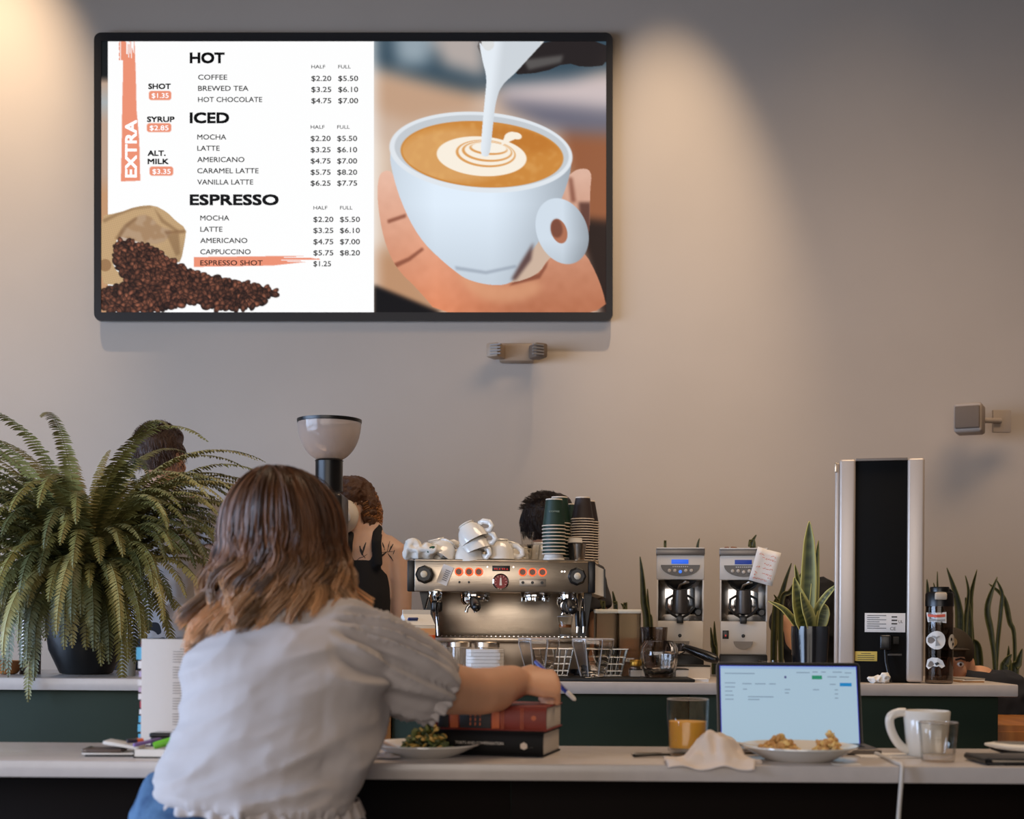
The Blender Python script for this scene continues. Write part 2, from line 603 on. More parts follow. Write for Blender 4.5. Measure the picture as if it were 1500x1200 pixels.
# ------------------------------------------------------------------ menu screen on the wall
def paint_screen():
    """the flat pictures the screen shows, as one colour per cell"""
    W_, H_ = 740, 398
    SS = 1
    yy, xx = np.mgrid[0:H_, 0:W_].astype(np.float64)
    X, Y = xx + 148.5, yy + 60.5
    img = np.ones((H_, W_, 3))
    rng = np.random.RandomState(5)

    def blur(a, r):
        r = int(r)
        if r < 1: return a
        for _ in range(2):
            for ax in (0, 1):
                pad = [(0, 0)] * a.ndim
                pad[ax] = (r + 1, r)
                c = np.cumsum(np.pad(a, pad, mode='edge'), axis=ax)
                n = a.shape[ax]
                hi = np.take(c, np.arange(2 * r + 1, 2 * r + 1 + n), axis=ax)
                lo = np.take(c, np.arange(0, n), axis=ax)
                a = (hi - lo) / (2 * r + 1)
        return a

    def poly(pts, soft=0.7):
        # signed even-odd fill, 2x2 supersampled
        acc = np.zeros((H_, W_))
        for ox, oy in ((-.25, -.25), (.25, -.25), (-.25, .25), (.25, .25)):
            ins = np.zeros((H_, W_), bool)
            n = len(pts)
            for i in range(n):
                x0, y0 = pts[i]
                x1, y1 = pts[(i + 1) % n]
                if y0 == y1: continue
                c = ((y0 > Y + oy) != (y1 > Y + oy)) & (X + ox < (x1 - x0) * (Y + oy - y0) / (y1 - y0) + x0)
                ins ^= c
            acc += ins
        acc /= 4
        if soft >= 1: acc = blur(acc, soft)
        return acc

    def smoothpts(pts, it=2):
        for _ in range(it):
            q = []
            for i in range(len(pts)):
                a, b = pts[i], pts[(i + 1) % len(pts)]
                q += [(a[0] * .75 + b[0] * .25, a[1] * .75 + b[1] * .25), (a[0] * .25 + b[0] * .75, a[1] * .25 + b[1] * .75)]
            pts = q
        return pts

    def ell(cx, cy, a, b, ang=0, soft=1.0):
        t = math.radians(ang)
        u = (X - cx) * math.cos(t) + (Y - cy) * math.sin(t)
        v = -(X - cx) * math.sin(t) + (Y - cy) * math.cos(t)
        q = np.sqrt((u / a) ** 2 + (v / b) ** 2)
        return np.clip((1 - q) * min(a, b) / soft + 0.5, 0, 1)

    def put(mask, col):
        c = np.array(col, float) / 255.0 if not isinstance(col, np.ndarray) else col
        img[:] = img * (1 - mask[..., None]) + c * mask[..., None]

    Z = lambda pts, s=2.727, o=(540, 40): [(o[0] + x / s, o[1] + y / s) for x, y in pts]
    full = np.ones((H_, W_))
    # ---- photograph of the cup, blurred surroundings first
    right = (X > 547.5).astype(float)
    bgl = (X < 158.5).astype(float)
    put(right, (206, 180, 160))
    put(poly(Z([(20, 40), (1000, 40), (1000, 160), (700, 230), (400, 260), (20, 160)])) * right, (58, 78, 92))
    put(poly(Z([(100, 40), (260, 40), (240, 150), (120, 150)])) * right, (150, 165, 175))
    put(poly(Z([(250, 40), (460, 40), (470, 200), (300, 150)])) * right, (180, 170, 165))
    put(poly(Z([(520, 230), (1000, 190), (1000, 340), (540, 280)])) * right, (205, 190, 190))
    put(poly(Z([(500, 280), (1000, 330), (1000, 460), (700, 400), (560, 330)])) * right, (110, 108, 122))
    put(poly(Z([(760, 420), (1000, 430), (1000, 900), (860, 900), (800, 600)])) * right, (150, 92, 60))
    put(poly(Z([(20, 180), (430, 260), (420, 340), (150, 380), (20, 330)])) * right, (196, 160, 132))
    put(poly(Z([(20, 420), (90, 500), (60, 1000), (20, 1000)])) * right, (222, 200, 180))
    put(poly(Z([(20, 880), (140, 900), (300, 1140), (20, 1140)])) * right, (190, 145, 110))
    img2 = blur(img, 11)
    img[:] = np.where(right[..., None] > 0, img2, img)
    put(blur(poly(Z([(20, 1030), (120, 1070), (290, 1140), (20, 1140)])), 3) * right, (16, 13, 14))
    put(blur(poly(Z([(830, 760), (1000, 780), (1000, 1150), (930, 1150)])), 6) * right, (40, 26, 22))
    # hand
    nse = blur(rng.rand(H_, W_), 4)
    nse = (nse - nse.mean()) / nse.std()
    hand = poly(smoothpts(Z([(34, 690), (40, 590), (70, 570), (100, 580), (160, 760), (230, 880), (320, 950), (400, 1000), (560, 1030),
                             (680, 990), (715, 930), (760, 900), (850, 870), (930, 1020), (960, 1160), (290, 1160), (200, 1050),
                             (110, 965), (60, 850)])))
    sk = np.zeros((H_, W_, 3))
    g1 = np.clip((X - 552) / 330, 0, 1)
    g2 = np.clip((Y - 250) / 200, 0, 1)
    for k, (a, b, c) in enumerate(((236, 206, 150), (190, 128, 92), (168, 92, 66))):
        sk[..., k] = (a * (1 - g2) + b * g2) / 255 * (1 + .10 * np.clip(1 - np.abs((X - 640) / 60), -1, 1) * g2) + 0.006 * nse
    put(hand, sk * 1.0)
    put(blur(poly(smoothpts(Z([(330, 950), (430, 1010), (560, 1040), (680, 1000), (700, 1060), (560, 1110), (420, 1080)]))), 5) * hand * .55, (226, 168, 128))
    for seg in ([(75, 770), (150, 745), (150, 760), (78, 785)], [(100, 945), (160, 920), (215, 880), (222, 890), (165, 935), (105, 965)],
                [(600, 1000), (680, 985), (720, 930), (712, 960), (685, 1005), (560, 1035)]):
        put(blur(poly(Z(seg)), 1) * hand * .7, (120, 62, 44))
    fin = poly(smoothpts(Z([(740, 700), (790, 600), (840, 562), (895, 570), (885, 660), (885, 860), (820, 820)])))
    put(fin, sk * 0.92 + 0.02)
    put(blur(poly(Z([(800, 600), (815, 600), (830, 700), (810, 700)])), 2) * fin * .7, (110, 56, 40))
    put(blur(poly(Z([(840, 700), (890, 700), (890, 860), (850, 800)])), 2) * fin * .8, (74, 40, 34))
    # cup body
    body = poly(smoothpts(Z([(84, 500), (92, 570), (130, 700), (200, 840), (290, 930), (345, 975), (390, 1008), (470, 1030), (545, 1032),
                             (585, 1010), (610, 945), (690, 850), (770, 700), (816, 560), (800, 480), (450, 380), (120, 400)])))
    bx = (X - 571) / 268
    cupc = np.zeros((H_, W_, 3))
    sh = 1.02 - 0.10 * np.clip(1 - bx * 4, 0, 1) - 0.30 * np.clip((bx - 0.55) / .45, 0, 1) ** 1.3 - 0.12 * np.clip((Y - 300) / 110, 0, 1)
    for k, c in enumerate((0.87, 0.92, 0.97)):
        cupc[..., k] = sh * c
    put(body, cupc)
    put(blur(poly(Z([(345, 955), (470, 975), (590, 950), (590, 962), (470, 988), (350, 970)])), 1) * body * .5, (130, 140, 155))
    put(blur(poly(Z([(610, 940), (660, 860), (650, 930), (590, 1010), (570, 1010)])), 2), (96, 72, 70))
    # rim, coffee and pattern
    put(ell(705, 223, 134.5, 59, 4), (226, 232, 238))
    put(ell(706, 222, 128, 53, 4), (198, 204, 210))
    put(ell(706.5, 226, 119.5, 48.5, 3.5), (206, 138, 62))
    cof = ell(706.5, 226, 117, 46, 3.5)
    swirl = blur(rng.rand(H_, W_), 3)
    swirl = (swirl - swirl.mean()) / swirl.std()
    put(ell(664, 228, 84, 40, 0, 14) * cof * .35, (240, 205, 160))
    put(blur(np.clip(swirl * .5, 0, 1), 1) * cof * .35, (232, 180, 110))
    put(ell(760, 206, 60, 18, 5, 12) * cof * .5, (184, 108, 36))
    for (cx, cy, a, b, col) in ((706, 229, 66, 29, (250, 240, 224)), (712, 225, 44, 20, (222, 160, 92)), (713, 224, 41, 18, (250, 240, 224)),
                                (714, 222, 37, 15, (222, 160, 92)), (715, 221, 34, 13, (250, 240, 224)), (716, 218, 28, 9, (222, 160, 92)),
                                (717, 216.5, 26, 7.5, (250, 242, 228))):
        put(ell(cx, cy, a, b, 4) * cof, col)
    put(ell(748, 199, 9, 5.5, -20) * cof, (250, 240, 224))
    put(ell(757, 199, 8, 5, 15) * cof, (250, 240, 224))
    put(poly(Z([(528, 474), (548, 430), (600, 440)])) * cof, (250, 240, 224))
    # handle
    ho, hi_ = ell(824, 339, 37, 50, -22), ell(819.5, 339, 11.5, 18.5, -18)
    hc = np.zeros((H_, W_, 3))
    hs = 0.95 - 0.28 * np.clip((X - 825) / 40, 0, 1) - 0.1 * np.clip((Y - 350) / 40, 0, 1)
    for k, c in enumerate((0.87, 0.92, 0.97)): hc[..., k] = hs * c
    hole = img * 0.0 + np.array((176, 112, 84)) / 255
    put(ho, hc)
    put(hi_, hole)
    put(blur(hi_ * ell(814, 333, 10, 16, -18), 1) * .6, (90, 50, 40))
    # pitcher and milk
    put(poly(smoothpts(Z([(560, 190), (640, 110), (690, 50), (960, 50), (960, 150), (860, 160), (790, 140), (700, 180)]), 1)), (40, 34, 34))
    put(blur(poly(Z([(620, 130), (780, 110), (770, 140), (640, 170)])), 2) * .6, (120, 118, 116))
    put(poly(smoothpts(Z([(425, 50), (500, 50), (505, 90), (475, 120), (465, 150)]), 1)), (110, 104, 102))
    milk = poly(smoothpts(Z([(440, 45), (470, 100), (505, 80), (500, 45), (712, 45), (650, 110), (590, 180), (530, 232), (508, 300), (497, 400), (486, 512), (466, 518),
                             (447, 510), (455, 400), (466, 280), (474, 200), (455, 130)]), 2))
    put(poly(Z([(450, 45), (712, 45), (645, 118), (575, 192), (500, 215), (462, 130)])), (222, 224, 224))
    mc = np.zeros((H_, W_, 3))
    ms = 0.97 - 0.10 * blur(np.clip((X - (712 + (180 - Y) * .12)) / 14, 0, 1), 2)
    for k, c in enumerate((0.93, 0.96, 0.99)): mc[..., k] = ms * c
    put(milk, mc)
    # ---- left strip of the picture behind the page
    put(bgl, (188, 160, 140))
    put(bgl * np.clip((122 - Y) / 12, 0, 1), (20, 24, 26))
    put(bgl * np.clip(1 - np.abs(Y - 150) / 30, 0, 1), (170, 176, 178))
    put(bgl * np.clip((Y - 255) / 30, 0, 1), (196, 150, 112))
    # ---- white page
    page = ((X >= 158.5) & (X <= 547.5)).astype(float)
    put(page, (255, 255, 255))
    OR = (238, 148, 118)
    rag = rng.rand(W_) ** 0.6
    rag2 = blur(rng.rand(H_, W_), 1)
    stroke = poly([(177, 266), (205.5, 265), (204, 205), (200, 160), (199, 110), (197, 60), (180, 60), (180, 110), (179, 150), (178, 220)])
    thr = np.clip((118 - Y) / 60, 0, 1) * 0.75
    stroke *= (np.repeat(rag[None, :], H_, 0) * .6 + rag2 * .6 > thr * 1.1)
    stroke = np.maximum(stroke, ((X > 174) & (X < 181) & (Y < 88)) * (np.repeat(rag[None, :], H_, 0) + rag2 > 1.05))
    put(stroke, OR)
    ragy = rng.rand(H_)
    s2 = poly([(284, 377), (410, 375.5), (505, 376), (500, 381), (450, 384), (400, 389.5), (284, 391.5)])
    thr = np.clip((X - 395) / 90, 0, 1)
    s2 *= (np.repeat(ragy[:, None], W_, 1) * .8 + rag2 * .5 > thr * 1.05)
    put(s2, OR)
    for x0, x1, y0, y1 in ((218, 251, 133, 146.5), (215, 251, 180.5, 193.5), (219, 253.8, 244, 257.5)):
        cx, cy, hw, hh, r = (x0 + x1) / 2, (y0 + y1) / 2, (x1 - x0) / 2, (y1 - y0) / 2, 4
        q = np.hypot(np.maximum(np.abs(X - cx) - hw + r, 0), np.maximum(np.abs(Y - cy) - hh + r, 0))
        put(np.clip(r - q + .5, 0, 1), OR)
    # ---- sack and beans
    Z1 = lambda pts: Z(pts, 2.727, (130, 40))
    sack = poly(smoothpts(Z1([(40, 755), (120, 742), (190, 716), (260, 710), (315, 740), (345, 772), (390, 805), (385, 850), (368, 940), (345, 940),
                              (270, 885), (180, 850), (115, 835), (100, 900), (95, 960), (150, 1005), (125, 1032), (40, 1025)]), 1))
    wv = 0.5 + 0.25 * np.sin(X * 2.3 + Y * .6) + 0.25 * np.sin(Y * 2.3 - X * .5)
    sc_ = np.zeros((H_, W_, 3))
    shd = 0.80 + 0.22 * wv - 0.2 * np.clip((Y - 345) / 60, 0, 1) * np.clip((X - 220) / 60, 0, 1)
    for k, c in enumerate((214, 178, 132)): sc_[..., k] = c / 255 * shd
    put(sack, sc_)
    inner = poly(smoothpts(Z1([(110, 860), (130, 800), (190, 755), (240, 748), (285, 800), (340, 812), (290, 870), (200, 860)]), 1))
    put(blur(inner, 1) * .6, (150, 116, 88))
    put(blur(inner * (swirl > .4), 1) * .35, (206, 184, 160))
    for fx_ in ([(150, 322), (172, 312), (196, 304), (222, 302), (222, 304), (197, 307), (173, 316), (152, 327)], [(225, 304), (240, 322), (262, 338), (258, 340), (236, 326)], [(168, 350), (182, 330), (200, 318), (202, 320), (186, 334), (174, 352)], [(244, 345), (262, 342), (264, 372), (258, 376)]):
        put(blur(poly(fx_), 1) * sack * .5, (120, 88, 58))
    put(blur(poly(Z1([(300, 815), (386, 810), (386, 822), (310, 830)])), 1) * .6, (120, 84, 54))
    put(ell(155, 388, 8, 9, 0) * bgl * 0 + ell(154, 389, 9, 9, 0) * .6, (132, 92, 58))
    pile = Z1([(112, 850), (180, 858), (270, 885), (345, 945), (440, 985), (560, 1010), (690, 1035), (765, 1062), (700, 1082), (712, 1108),
               (600, 1128), (480, 1125), (420, 1100), (330, 1120), (250, 1137), (48, 1137), (48, 1045), (125, 1035), (152, 1005), (100, 950), (104, 900)])
    pm = poly(smoothpts(pile, 1))
    put(pm, (52, 30, 24))
    cand = [(rng.uniform(148, 412), rng.uniform(348, 458)) for _ in range(9000)]
    kept = []
    for cx, cy in cand:
        ix, iy = int(cx - 148.5), int(cy - 60.5)
        if not (0 <= ix < W_ and 0 <= iy < H_) or pm[iy, ix] < .5: continue
        dm = 5.3
        if all((cx - a) ** 2 + ((cy - b) * 1.2) ** 2 > dm * dm for a, b in kept): kept.append((cx, cy))
    kept.sort(key=lambda q: q[1])
    for cx, cy in kept:
        x0, x1 = int(max(0, cx - 158)), int(min(W_, cx - 139))
        y0, y1 = int(max(0, cy - 70)), int(min(H_, cy - 51))
        if x1 <= x0 or y1 <= y0: continue
        t = rng.uniform(0, math.pi)
        sx, sy = X[y0:y1, x0:x1], Y[y0:y1, x0:x1]
        u = (sx - cx) * math.cos(t) + (sy - cy) * math.sin(t)
        v = -(sx - cx) * math.sin(t) + (sy - cy) * math.cos(t)
        a, b = rng.uniform(5.4, 7.0), rng.uniform(3.5, 4.4)
        q = np.sqrt((u / a) ** 2 + (v / b) ** 2)
        mk = np.clip((1 - q) * b + .5, 0, 1)[..., None]
        base = np.array((128, 78, 58)) / 255 * rng.uniform(.5, 1.15)
        lit = (1 - .85 * q[..., None]) * (1 + .35 * np.clip((cy - sy) / 4, -1, 1)[..., None])
        crease = np.clip(1 - np.abs(v - .5 * np.sin(u)) / 0.8, 0, 1)[..., None] * (rng.rand() < .65)
        colr = base * np.clip(lit + .25, .2, 1.5) * (1 - .65 * crease)
        img[y0:y1, x0:x1] = img[y0:y1, x0:x1] * (1 - mk) + colr * mk
    return np.clip(img, 0, 1)


TVD = 6.155
tvs = TVD / F
tv = thing('menu_screen', 'large black framed wall screen showing coffee menu and latte photo', 'screen', P(517.5, 258.5, TVD), rot=(0, -ROLL, 0))


def tl(px, py):
    return ((px - 517.5) * tvs, (258.5 - py) * tvs)


def rrect(x0, z0, x1, z1, r, n=6):
    ps = []
    for cx, cz, a0 in ((x1 - r, z1 - r, 0), (x0 + r, z1 - r, 90), (x0 + r, z0 + r, 180), (x1 - r, z0 + r, 270)):
        for i in range(n + 1):
            a = math.radians(a0 + 90 * i / n)
            ps.append((cx + r * math.cos(a), cz + r * math.sin(a)))
    return ps


m_bezel = mat('screen_bezel', (58, 56, 56), 0.3, 0.3)
x0, z1 = tl(137, 47)
x1, z0 = tl(898, 470)
MB().prism(rrect(x0, z0, x1, z1, 0.032), 0.028, Matrix.Translation((0, 0.012, 0)) @ Matrix.Diagonal((.985, 1, .975, 1))).build('housing', m_bezel, tv, smooth=30)
# raised bezel ring
mb = MB()
i0, i1 = tl(148, 60), tl(888, 457.5)
outer = rrect(x0, z0, x1, z1, 0.032)
inner = rrect(i0[0], i1[1], i1[0], i0[1], 0.002)
ro = mb.ring([(x, 0.012, z) for x, z in outer])
rt = mb.ring([(x * .9985, 0.0, z * .9975) for x, z in outer])
ri = mb.ring([(x, 0.0, z) for x, z in inner])
rb = mb.ring([(x, 0.012, z) for x, z in inner])
mb.bridge(ro, rt); mb.bridge(rt, ri); mb.bridge(ri, rb)
mb.build('bezel', m_bezel, tv, smooth=30)
MB().box((0, 0.041, -0.05), (0.5, 0.006, 0.4)).build('wall_mount', M['black'], tv)

img = paint_screen()
Hh, Ww = img.shape[:2]
gx = np.linspace(i0[0], i1[0], Ww + 1)
gz = np.linspace(i0[1], i1[1], Hh + 1)
vv = np.zeros(((Hh + 1) * (Ww + 1), 3), dtype=np.float32)
vv[:, 0] = np.tile(gx, Hh + 1)
vv[:, 2] = np.repeat(gz, Ww + 1)
vv[:, 1] = 0.006
me = bpy.data.meshes.new('display_picture')
nf = Hh * Ww
me.vertices.add(len(vv)); me.vertices.foreach_set('co', vv.ravel())
ii = (np.arange(Hh)[:, None] * (Ww + 1) + np.arange(Ww)[None, :]).ravel()
loops = np.stack([ii, ii + Ww + 1, ii + Ww + 2, ii + 1], 1).astype(np.int32)
me.loops.add(nf * 4); me.loops.foreach_set('vertex_index', loops.ravel())
me.polygons.add(nf); me.polygons.foreach_set('loop_start', np.arange(0, nf * 4, 4, dtype=np.int32))
me.update(calc_edges=True)
ca = me.color_attributes.new('Col', 'FLOAT_COLOR', 'POINT')
pad = np.pad(img, ((0, 1), (0, 1), (0, 0)), mode='edge')
li = np.where(pad <= .04045, pad / 12.92, ((pad + .055) / 1.055) ** 2.4)
cc = np.ones((len(vv), 4), dtype=np.float32); cc[:, :3] = li.reshape(-1, 3)
ca.data.foreach_set('color', cc.ravel())
SCR = 1.2
m_scr = attr_mat('display_light', 'Col', 0.6, emission=SCR, spec=0.1)
me.materials.append(m_scr)
so = bpy.data.objects.new('display_picture', me); COL.objects.link(so); so.parent = tv

m_ink = emis('display_black', (8, 8, 8), 0.3)
m_wht = emis('display_white', (255, 255, 255), SCR)


def ttxt(s, xa, xb, base, cap, bold=0.0, m=m_ink, nm='menu_item', rot=0.0):
    x, z = tl(xa, base)
    return text_mesh(nm, s, m, tv, x, z, cap * tvs, (xb - xa) * tvs if xb else None, bold, y=0.0035, rot=rot)


ttxt('HOT', 278.5, 328, 91.5, 15.3, 0.042, nm='menu_heading')
ttxt('ICED', 278.5, 334.6, 179.4, 15.3, 0.042, nm='menu_heading')
ttxt('ESPRESSO', 278.5, 407.2, 299.6, 15.3, 0.042, nm='menu_heading')
for s, xe_, b in (('COFFEE', 332.5, 116.3), ('BREWED TEA', 363.6, 132.6), ('HOT CHOCOLATE', 383.8, 149)):
    ttxt(s, 290, xe_, b, 7.7, 0.012)
for s, xe_, b in (('MOCHA', 331, 204), ('LATTE', 321.4, 220.4), ('AMERICANO', 357.7, 237), ('CARAMEL LATTE', 378.6, 253.4), ('VANILLA LATTE', 370.6, 270)):
    ttxt(s, 288.8, xe_, b, 7.7, 0.012)
for s, xe_, b in (('MOCHA', 335.4, 322.7), ('LATTE', 325.5, 339.2), ('AMERICANO', 362, 355.7), ('CAPPUCCINO', 366.9, 372.2), ('ESPRESSO SHOT', 384.5, 388.4)):
    ttxt(s, 293.2, xe_, b, 7.7, 0.012)
for xh, xf, bh, rows in ((456, 495.4, 99.8, (('$2.20', '$5.50', 118.1), ('$3.25', '$6.10', 134.3), ('$4.75', '$7.00', 150.8))),
                         (455, 493.9, 188.2, (('$2.20', '$5.50', 206.1), ('$3.25', '$6.10', 222.6), ('$4.75', '$7.00', 239.1), ('$5.75', '$8.20', 255.6), ('$6.25', '$7.75', 271.6))),
                         (459, 498, 306.6, (('$2.20', '$5.50', 324.8), ('$3.25', '$6.10', 341), ('$4.75', '$7.00', 357.5), ('$5.75', '$8.20', 373.8), ('$1.25', None, 389.8)))):
    ttxt('HALF', xh, xh + 20.3, bh, 5.4, 0.008, nm='column_heading')
    ttxt('FULL', xf, xf + 18.2, bh, 5.4, 0.008, nm='column_heading')
    for a, b, y in rows:
        ttxt(a, xh, xh + (29 if a != '$1.25' else 25.6), y, 7.9, 0.013, nm='menu_price')
        if b:
            ttxt(b, xf, xf + 29, y, 7.9, 0.013, nm='menu_price')
ttxt('SHOT', 217.3, 249.5, 129.7, 7.8, 0.04, nm='extra_item')
ttxt('SYRUP', 215.4, 255, 178, 7.8, 0.04, nm='extra_item')
ttxt('ALT.', 216.3, 242, 227.7, 7.8, 0.04, nm='extra_item')
ttxt('MILK', 216.3, 246.5, 239.8, 7.8, 0.04, nm='extra_item')
for s, a, b, y in (('$1.35', 222, 246.6, 143), ('$2.85', 219, 246.5, 190.4), ('$3.35', 223, 249.5, 254.3)):
    ttxt(s, a, b, y, 7.4, 0.008, m_wht, 'extra_price')
xx_, zz_ = tl(199.5, 259)
text_mesh('extra_heading', 'EXTRA', m_wht, tv, xx_, zz_, 17.0 * tvs, 83.0 * tvs, 0.03, y=0.0035, rot=math.pi / 2)

# ------------------------------------------------------------------ emergency light and wall speaker
m_em = mat('emergency_light_plastic', (176, 152, 128), 0.5)
p = P(757, 520, WALL)
em = thing('emergency_light', 'beige twin headed emergency light on the wall below the menu screen', 'emergency light', p)
s = 6.1 / F
MB().box((-0.0, -0.035, 0.0), (52 * s, 0.07, 27 * s), 0.012).build('housing', m_em, em)
m_ln = mat('lamp_louver', (150, 142, 136), 0.4)
for sx in (-1, 1):
    R = rotm(0, 0, sx * 0.45)
    MB().box((sx * 31 * s, -0.10, -1 * s), (20 * s, 0.08, 21 * s), 0.01, R=R).build('lamp_head', m_em if sx < 0 else mat('lamp_head_shaded', (118, 100, 84), 0.6), em)  # the right head's shade is put into a darker copy of the plastic
    h = em.children[-1]
    mb = MB()
    for k in range(4):
        mb.box((sx * 31 * s - (0.0), -0.145, (k - 1.5) * 4.4 * s - 1 * s), (17 * s, 0.012, 1.8 * s), R=R)
    mb.build('louver', m_ln, h)
p = P(1417, 611, WALL - 0.25)
sp = thing('wall_speaker', 'small grey wall speaker on bracket high at right', 'speaker', p, rz=math.radians(-26))
m_spk = mat('speaker_body', (178, 162, 148), 0.6)
m_grl = mat('speaker_grille', (122, 106, 92), 0.7, bump=0.5, bscale=400)
MB().box((0, 0.07, 0), (0.118, 0.13, 0.128), 0.012, 3).build('cabinet', m_spk, sp)
MB().box((0, -0.002, 0), (0.104, 0.016, 0.098), 0.006, 3).build('grille', m_grl, sp)
bk = MB()
bk.cyl((0.03, 0.12, 0), (0.12, 0.17, 0), 0.012).box((0.12, 0.19, 0), (0.08, 0.02, 0.1), 0.004, R=rotm(0, 0, math.radians(26)))
bk.build('bracket', m_spk, sp)

# ------------------------------------------------------------------ espresso machine
ED = 4.45
es = ED / F


def el(px, py):
    return ((px - 742) * es, (910 - py) * es + (H - ZC))


em0 = thing('espresso_machine', 'large steel two group espresso machine with glowing orange buttons on back counter', 'espresso machine',
            (Xat(742, ED, ZC), ED, ZC))
m_ring = emis('orange_glow', (255, 96, 44), 1.5)
m_amber_refl = mat('amber_reflection_steel', (186, 122, 74), 0.25, 1.0)  # amber reflection on the left side panel, put into the steel colour
m_dark = mat('machine_dark_metal', (34, 31, 29), 0.35, 0.6)


def ebox(name, x0, y0, x1, y1, ya, yb, m, bev=0.003, parent=em0):
    a, b = el(x0, y1), el(x1, y0)
    return MB().box(((a[0] + b[0]) / 2, (ya + yb) / 2, (a[1] + b[1]) / 2), (b[0] - a[0], yb - ya, b[1] - a[1]), bev).build(name, m, parent)


fp = ebox('front_panel', 606, 822.5, 861, 867.5, 0.0, 0.05, M['steel'])
ebox('panel_end_cap', 595.5, 822, 606, 867.5, -0.002, 0.055, M['black'])
ebox('panel_end_cap', 861, 822, 871, 868, -0.002, 0.055, M['black'])
ebox('upper_body', 610, 823, 868, 867, 0.05, 0.48, M['steel'])
ebox('top_tray', 606, 819.5, 866, 823, 0.01, 0.5, M['steel'])
ebox('backsplash', 614, 866, 862, 940, 0.26, 0.28, M['steel'])
ebox('drip_tray', 632, 934, 868, 941, -0.01, 0.3, M['steel'])
mb = MB()
for i in range(34):
    x = el(640 + i * 6.6, 0)[0]
    mb.box((x, 0.12, el(0, 933)[1] + .001), (0.004, 0.22, 0.003))
tag(mb.build('tray_grating', M['chrome'], em0, smooth=0))
ebox('lower_body', 636, 941, 864, 980, 0.02, 0.48, mat('warm_satin_steel', (168, 152, 134), 0.4, 1.0))
for px in (646, 852):
    for yy in (0.06, 0.42):
        x = el(px, 0)[0]
        MB().lathe([(0.022, 0), (0.024, 0.012), (0.016, 0.014), (0.016, 0.04)], 16, (x, yy, 0)).build('foot', M['black'], em0)
# slanted side legs
for x0, x1, q in ((612, 628, 1), (868, 858, -1)):
    mb = MB()
    a = [el(x0, 867), el(x0 + 12 * q, 867), el(x1 + 12 * q, 940), el(x1, 940)]
    mb.prism(a, 0.06, Matrix.Translation((0, 0.05, 0)))
    mb.build('side_frame', M['black'], em0, smooth=0)
    mb = MB()
    mb.prism([el(x0 + 2 * q, 867), el(x0 + 14 * q, 867), el(x1 + 12 * q, 975), el(x1, 975)], 0.3, Matrix.Translation((0, 0.15, 0)))
    mb.build('side_panel', m_amber_refl if q > 0 else M['steel'], em0, smooth=0)
# right rear wing panel with dark edge
mb = MB().prism([el(869, 824), el(886, 832), el(887.5, 873), el(870, 868)], 0.34, Matrix.Translation((0, 0.08, 0)))
w = mb.build('rear_wing', M['white_plastic'], em0, smooth=0)
MB().prism([el(885.5, 831), el(888, 832), el(889, 875), el(886, 874)], 0.35, Matrix.Translation((0, 0.075, 0))).build('wing_edge', M['black'], em0, smooth=0)
mb = MB()
for i in range(3):
    a, b = el(868 + i * 1.5, 812 + i * 5), el(880 + i * 2, 822 + i * 4)
    mb.cyl((a[0], 0.16 + 0.1 * i, a[1]), (b[0], 0.16 + 0.1 * i, b[1]), 0.004, n=8)
mb.build('tray_rail', M['steel'], em0)
# knobs
for px, py in ((621, 842.7), (844, 844)):
    x, z = el(px, py)
    k = MB().lathe([(0.029, 0), (0.029, 0.012), (0.025, 0.016), (0.025, 0.036), (0.022, 0.04), (0.0, 0.04)], 28, M=Matrix.Translation((x, 0, z)) @ rotm(math.pi / 2, 0, 0),
                   facet=lambda a, z: 1 + 0.04 * math.cos(8 * a)).build('steam_knob', M['black'], em0)
    MB().lathe([(0.011, 0), (0.011, 0.003), (0.008, 0.005)], 20, M=Matrix.Translation((x, -0.04, z)) @ rotm(math.pi / 2, 0, 0)).build('knob_badge', mat('beige_badge', (214, 196, 168), 0.4), k)
m_btn = mat('button_face', (96, 70, 58), 0.3, 0.5)
for px in (671, 686, 700.3, 764.6, 779, 793.6):
    x, z = el(px, 838.2)
    b = MB().lathe([(0.0115, 0), (0.0115, 0.004), (0.0, 0.004)], 20, M=Matrix.Translation((x, 0, z)) @ rotm(math.pi / 2, 0, 0)).build('brew_button', m_btn, em0)
    mb = MB()
    ps = [(x + 0.0118 * math.cos(t), -0.005, z + 0.0118 * math.sin(t)) for t in np.linspace(0, 2 * math.pi, 29)]
    mb.loft(ps, 0.0022, n=6, side=(0, 1, 0), cap=False)
    mb.build('glow_ring', m_ring, b)
d = ebox('display', 720, 829, 746, 836.8, -0.004, 0.01, M['black'], 0.001)
x, z = el(722.5, 835.2)
text_mesh('display_digits', '93.4 93.6', emis('red_digits', (230, 40, 24), 1.0), d, x, z, 0.006, 0.046, 0.0, y=-0.0046)
x, z = el(732.5, 852.5)
g = MB().lathe([(0.0265, 0), (0.0265, 0.012), (0.0225, 0.014), (0.0225, 0.010), (0.0, 0.010)], 32, M=Matrix.Translation((x, 0, z)) @ rotm(math.pi / 2, 0, 0)).build('pressure_gauge', M['chrome'], em0)
MB().lathe([(0.0225, 0), (0.0225, 0.001)], 28, M=Matrix.Translation((x, -0.0105, z)) @ rotm(math.pi / 2, 0, 0)).build('gauge_face', emis('gauge_red', (120, 26, 18), 0.7), g)
mb = MB().prism([(x - .004, z - .012), (x + .004, z - .012), (x + .002, z + .013), (x - .002, z + .013)], 0.001, Matrix.Translation((0, -0.0125, 0)))
mb.build('gauge_needle', mat('needle_cream', (230, 210, 190), 0.5), g, smooth=0)
mb = MB()
for a in range(-120, 121, 30):
    t = math.radians(90 + a)
    mb.box((x + .018 * math.cos(t), -0.0122, z + .018 * math.sin(t)), (.0012, .0006, .004), R=rotm(0, -(t - math.pi / 2), 0))
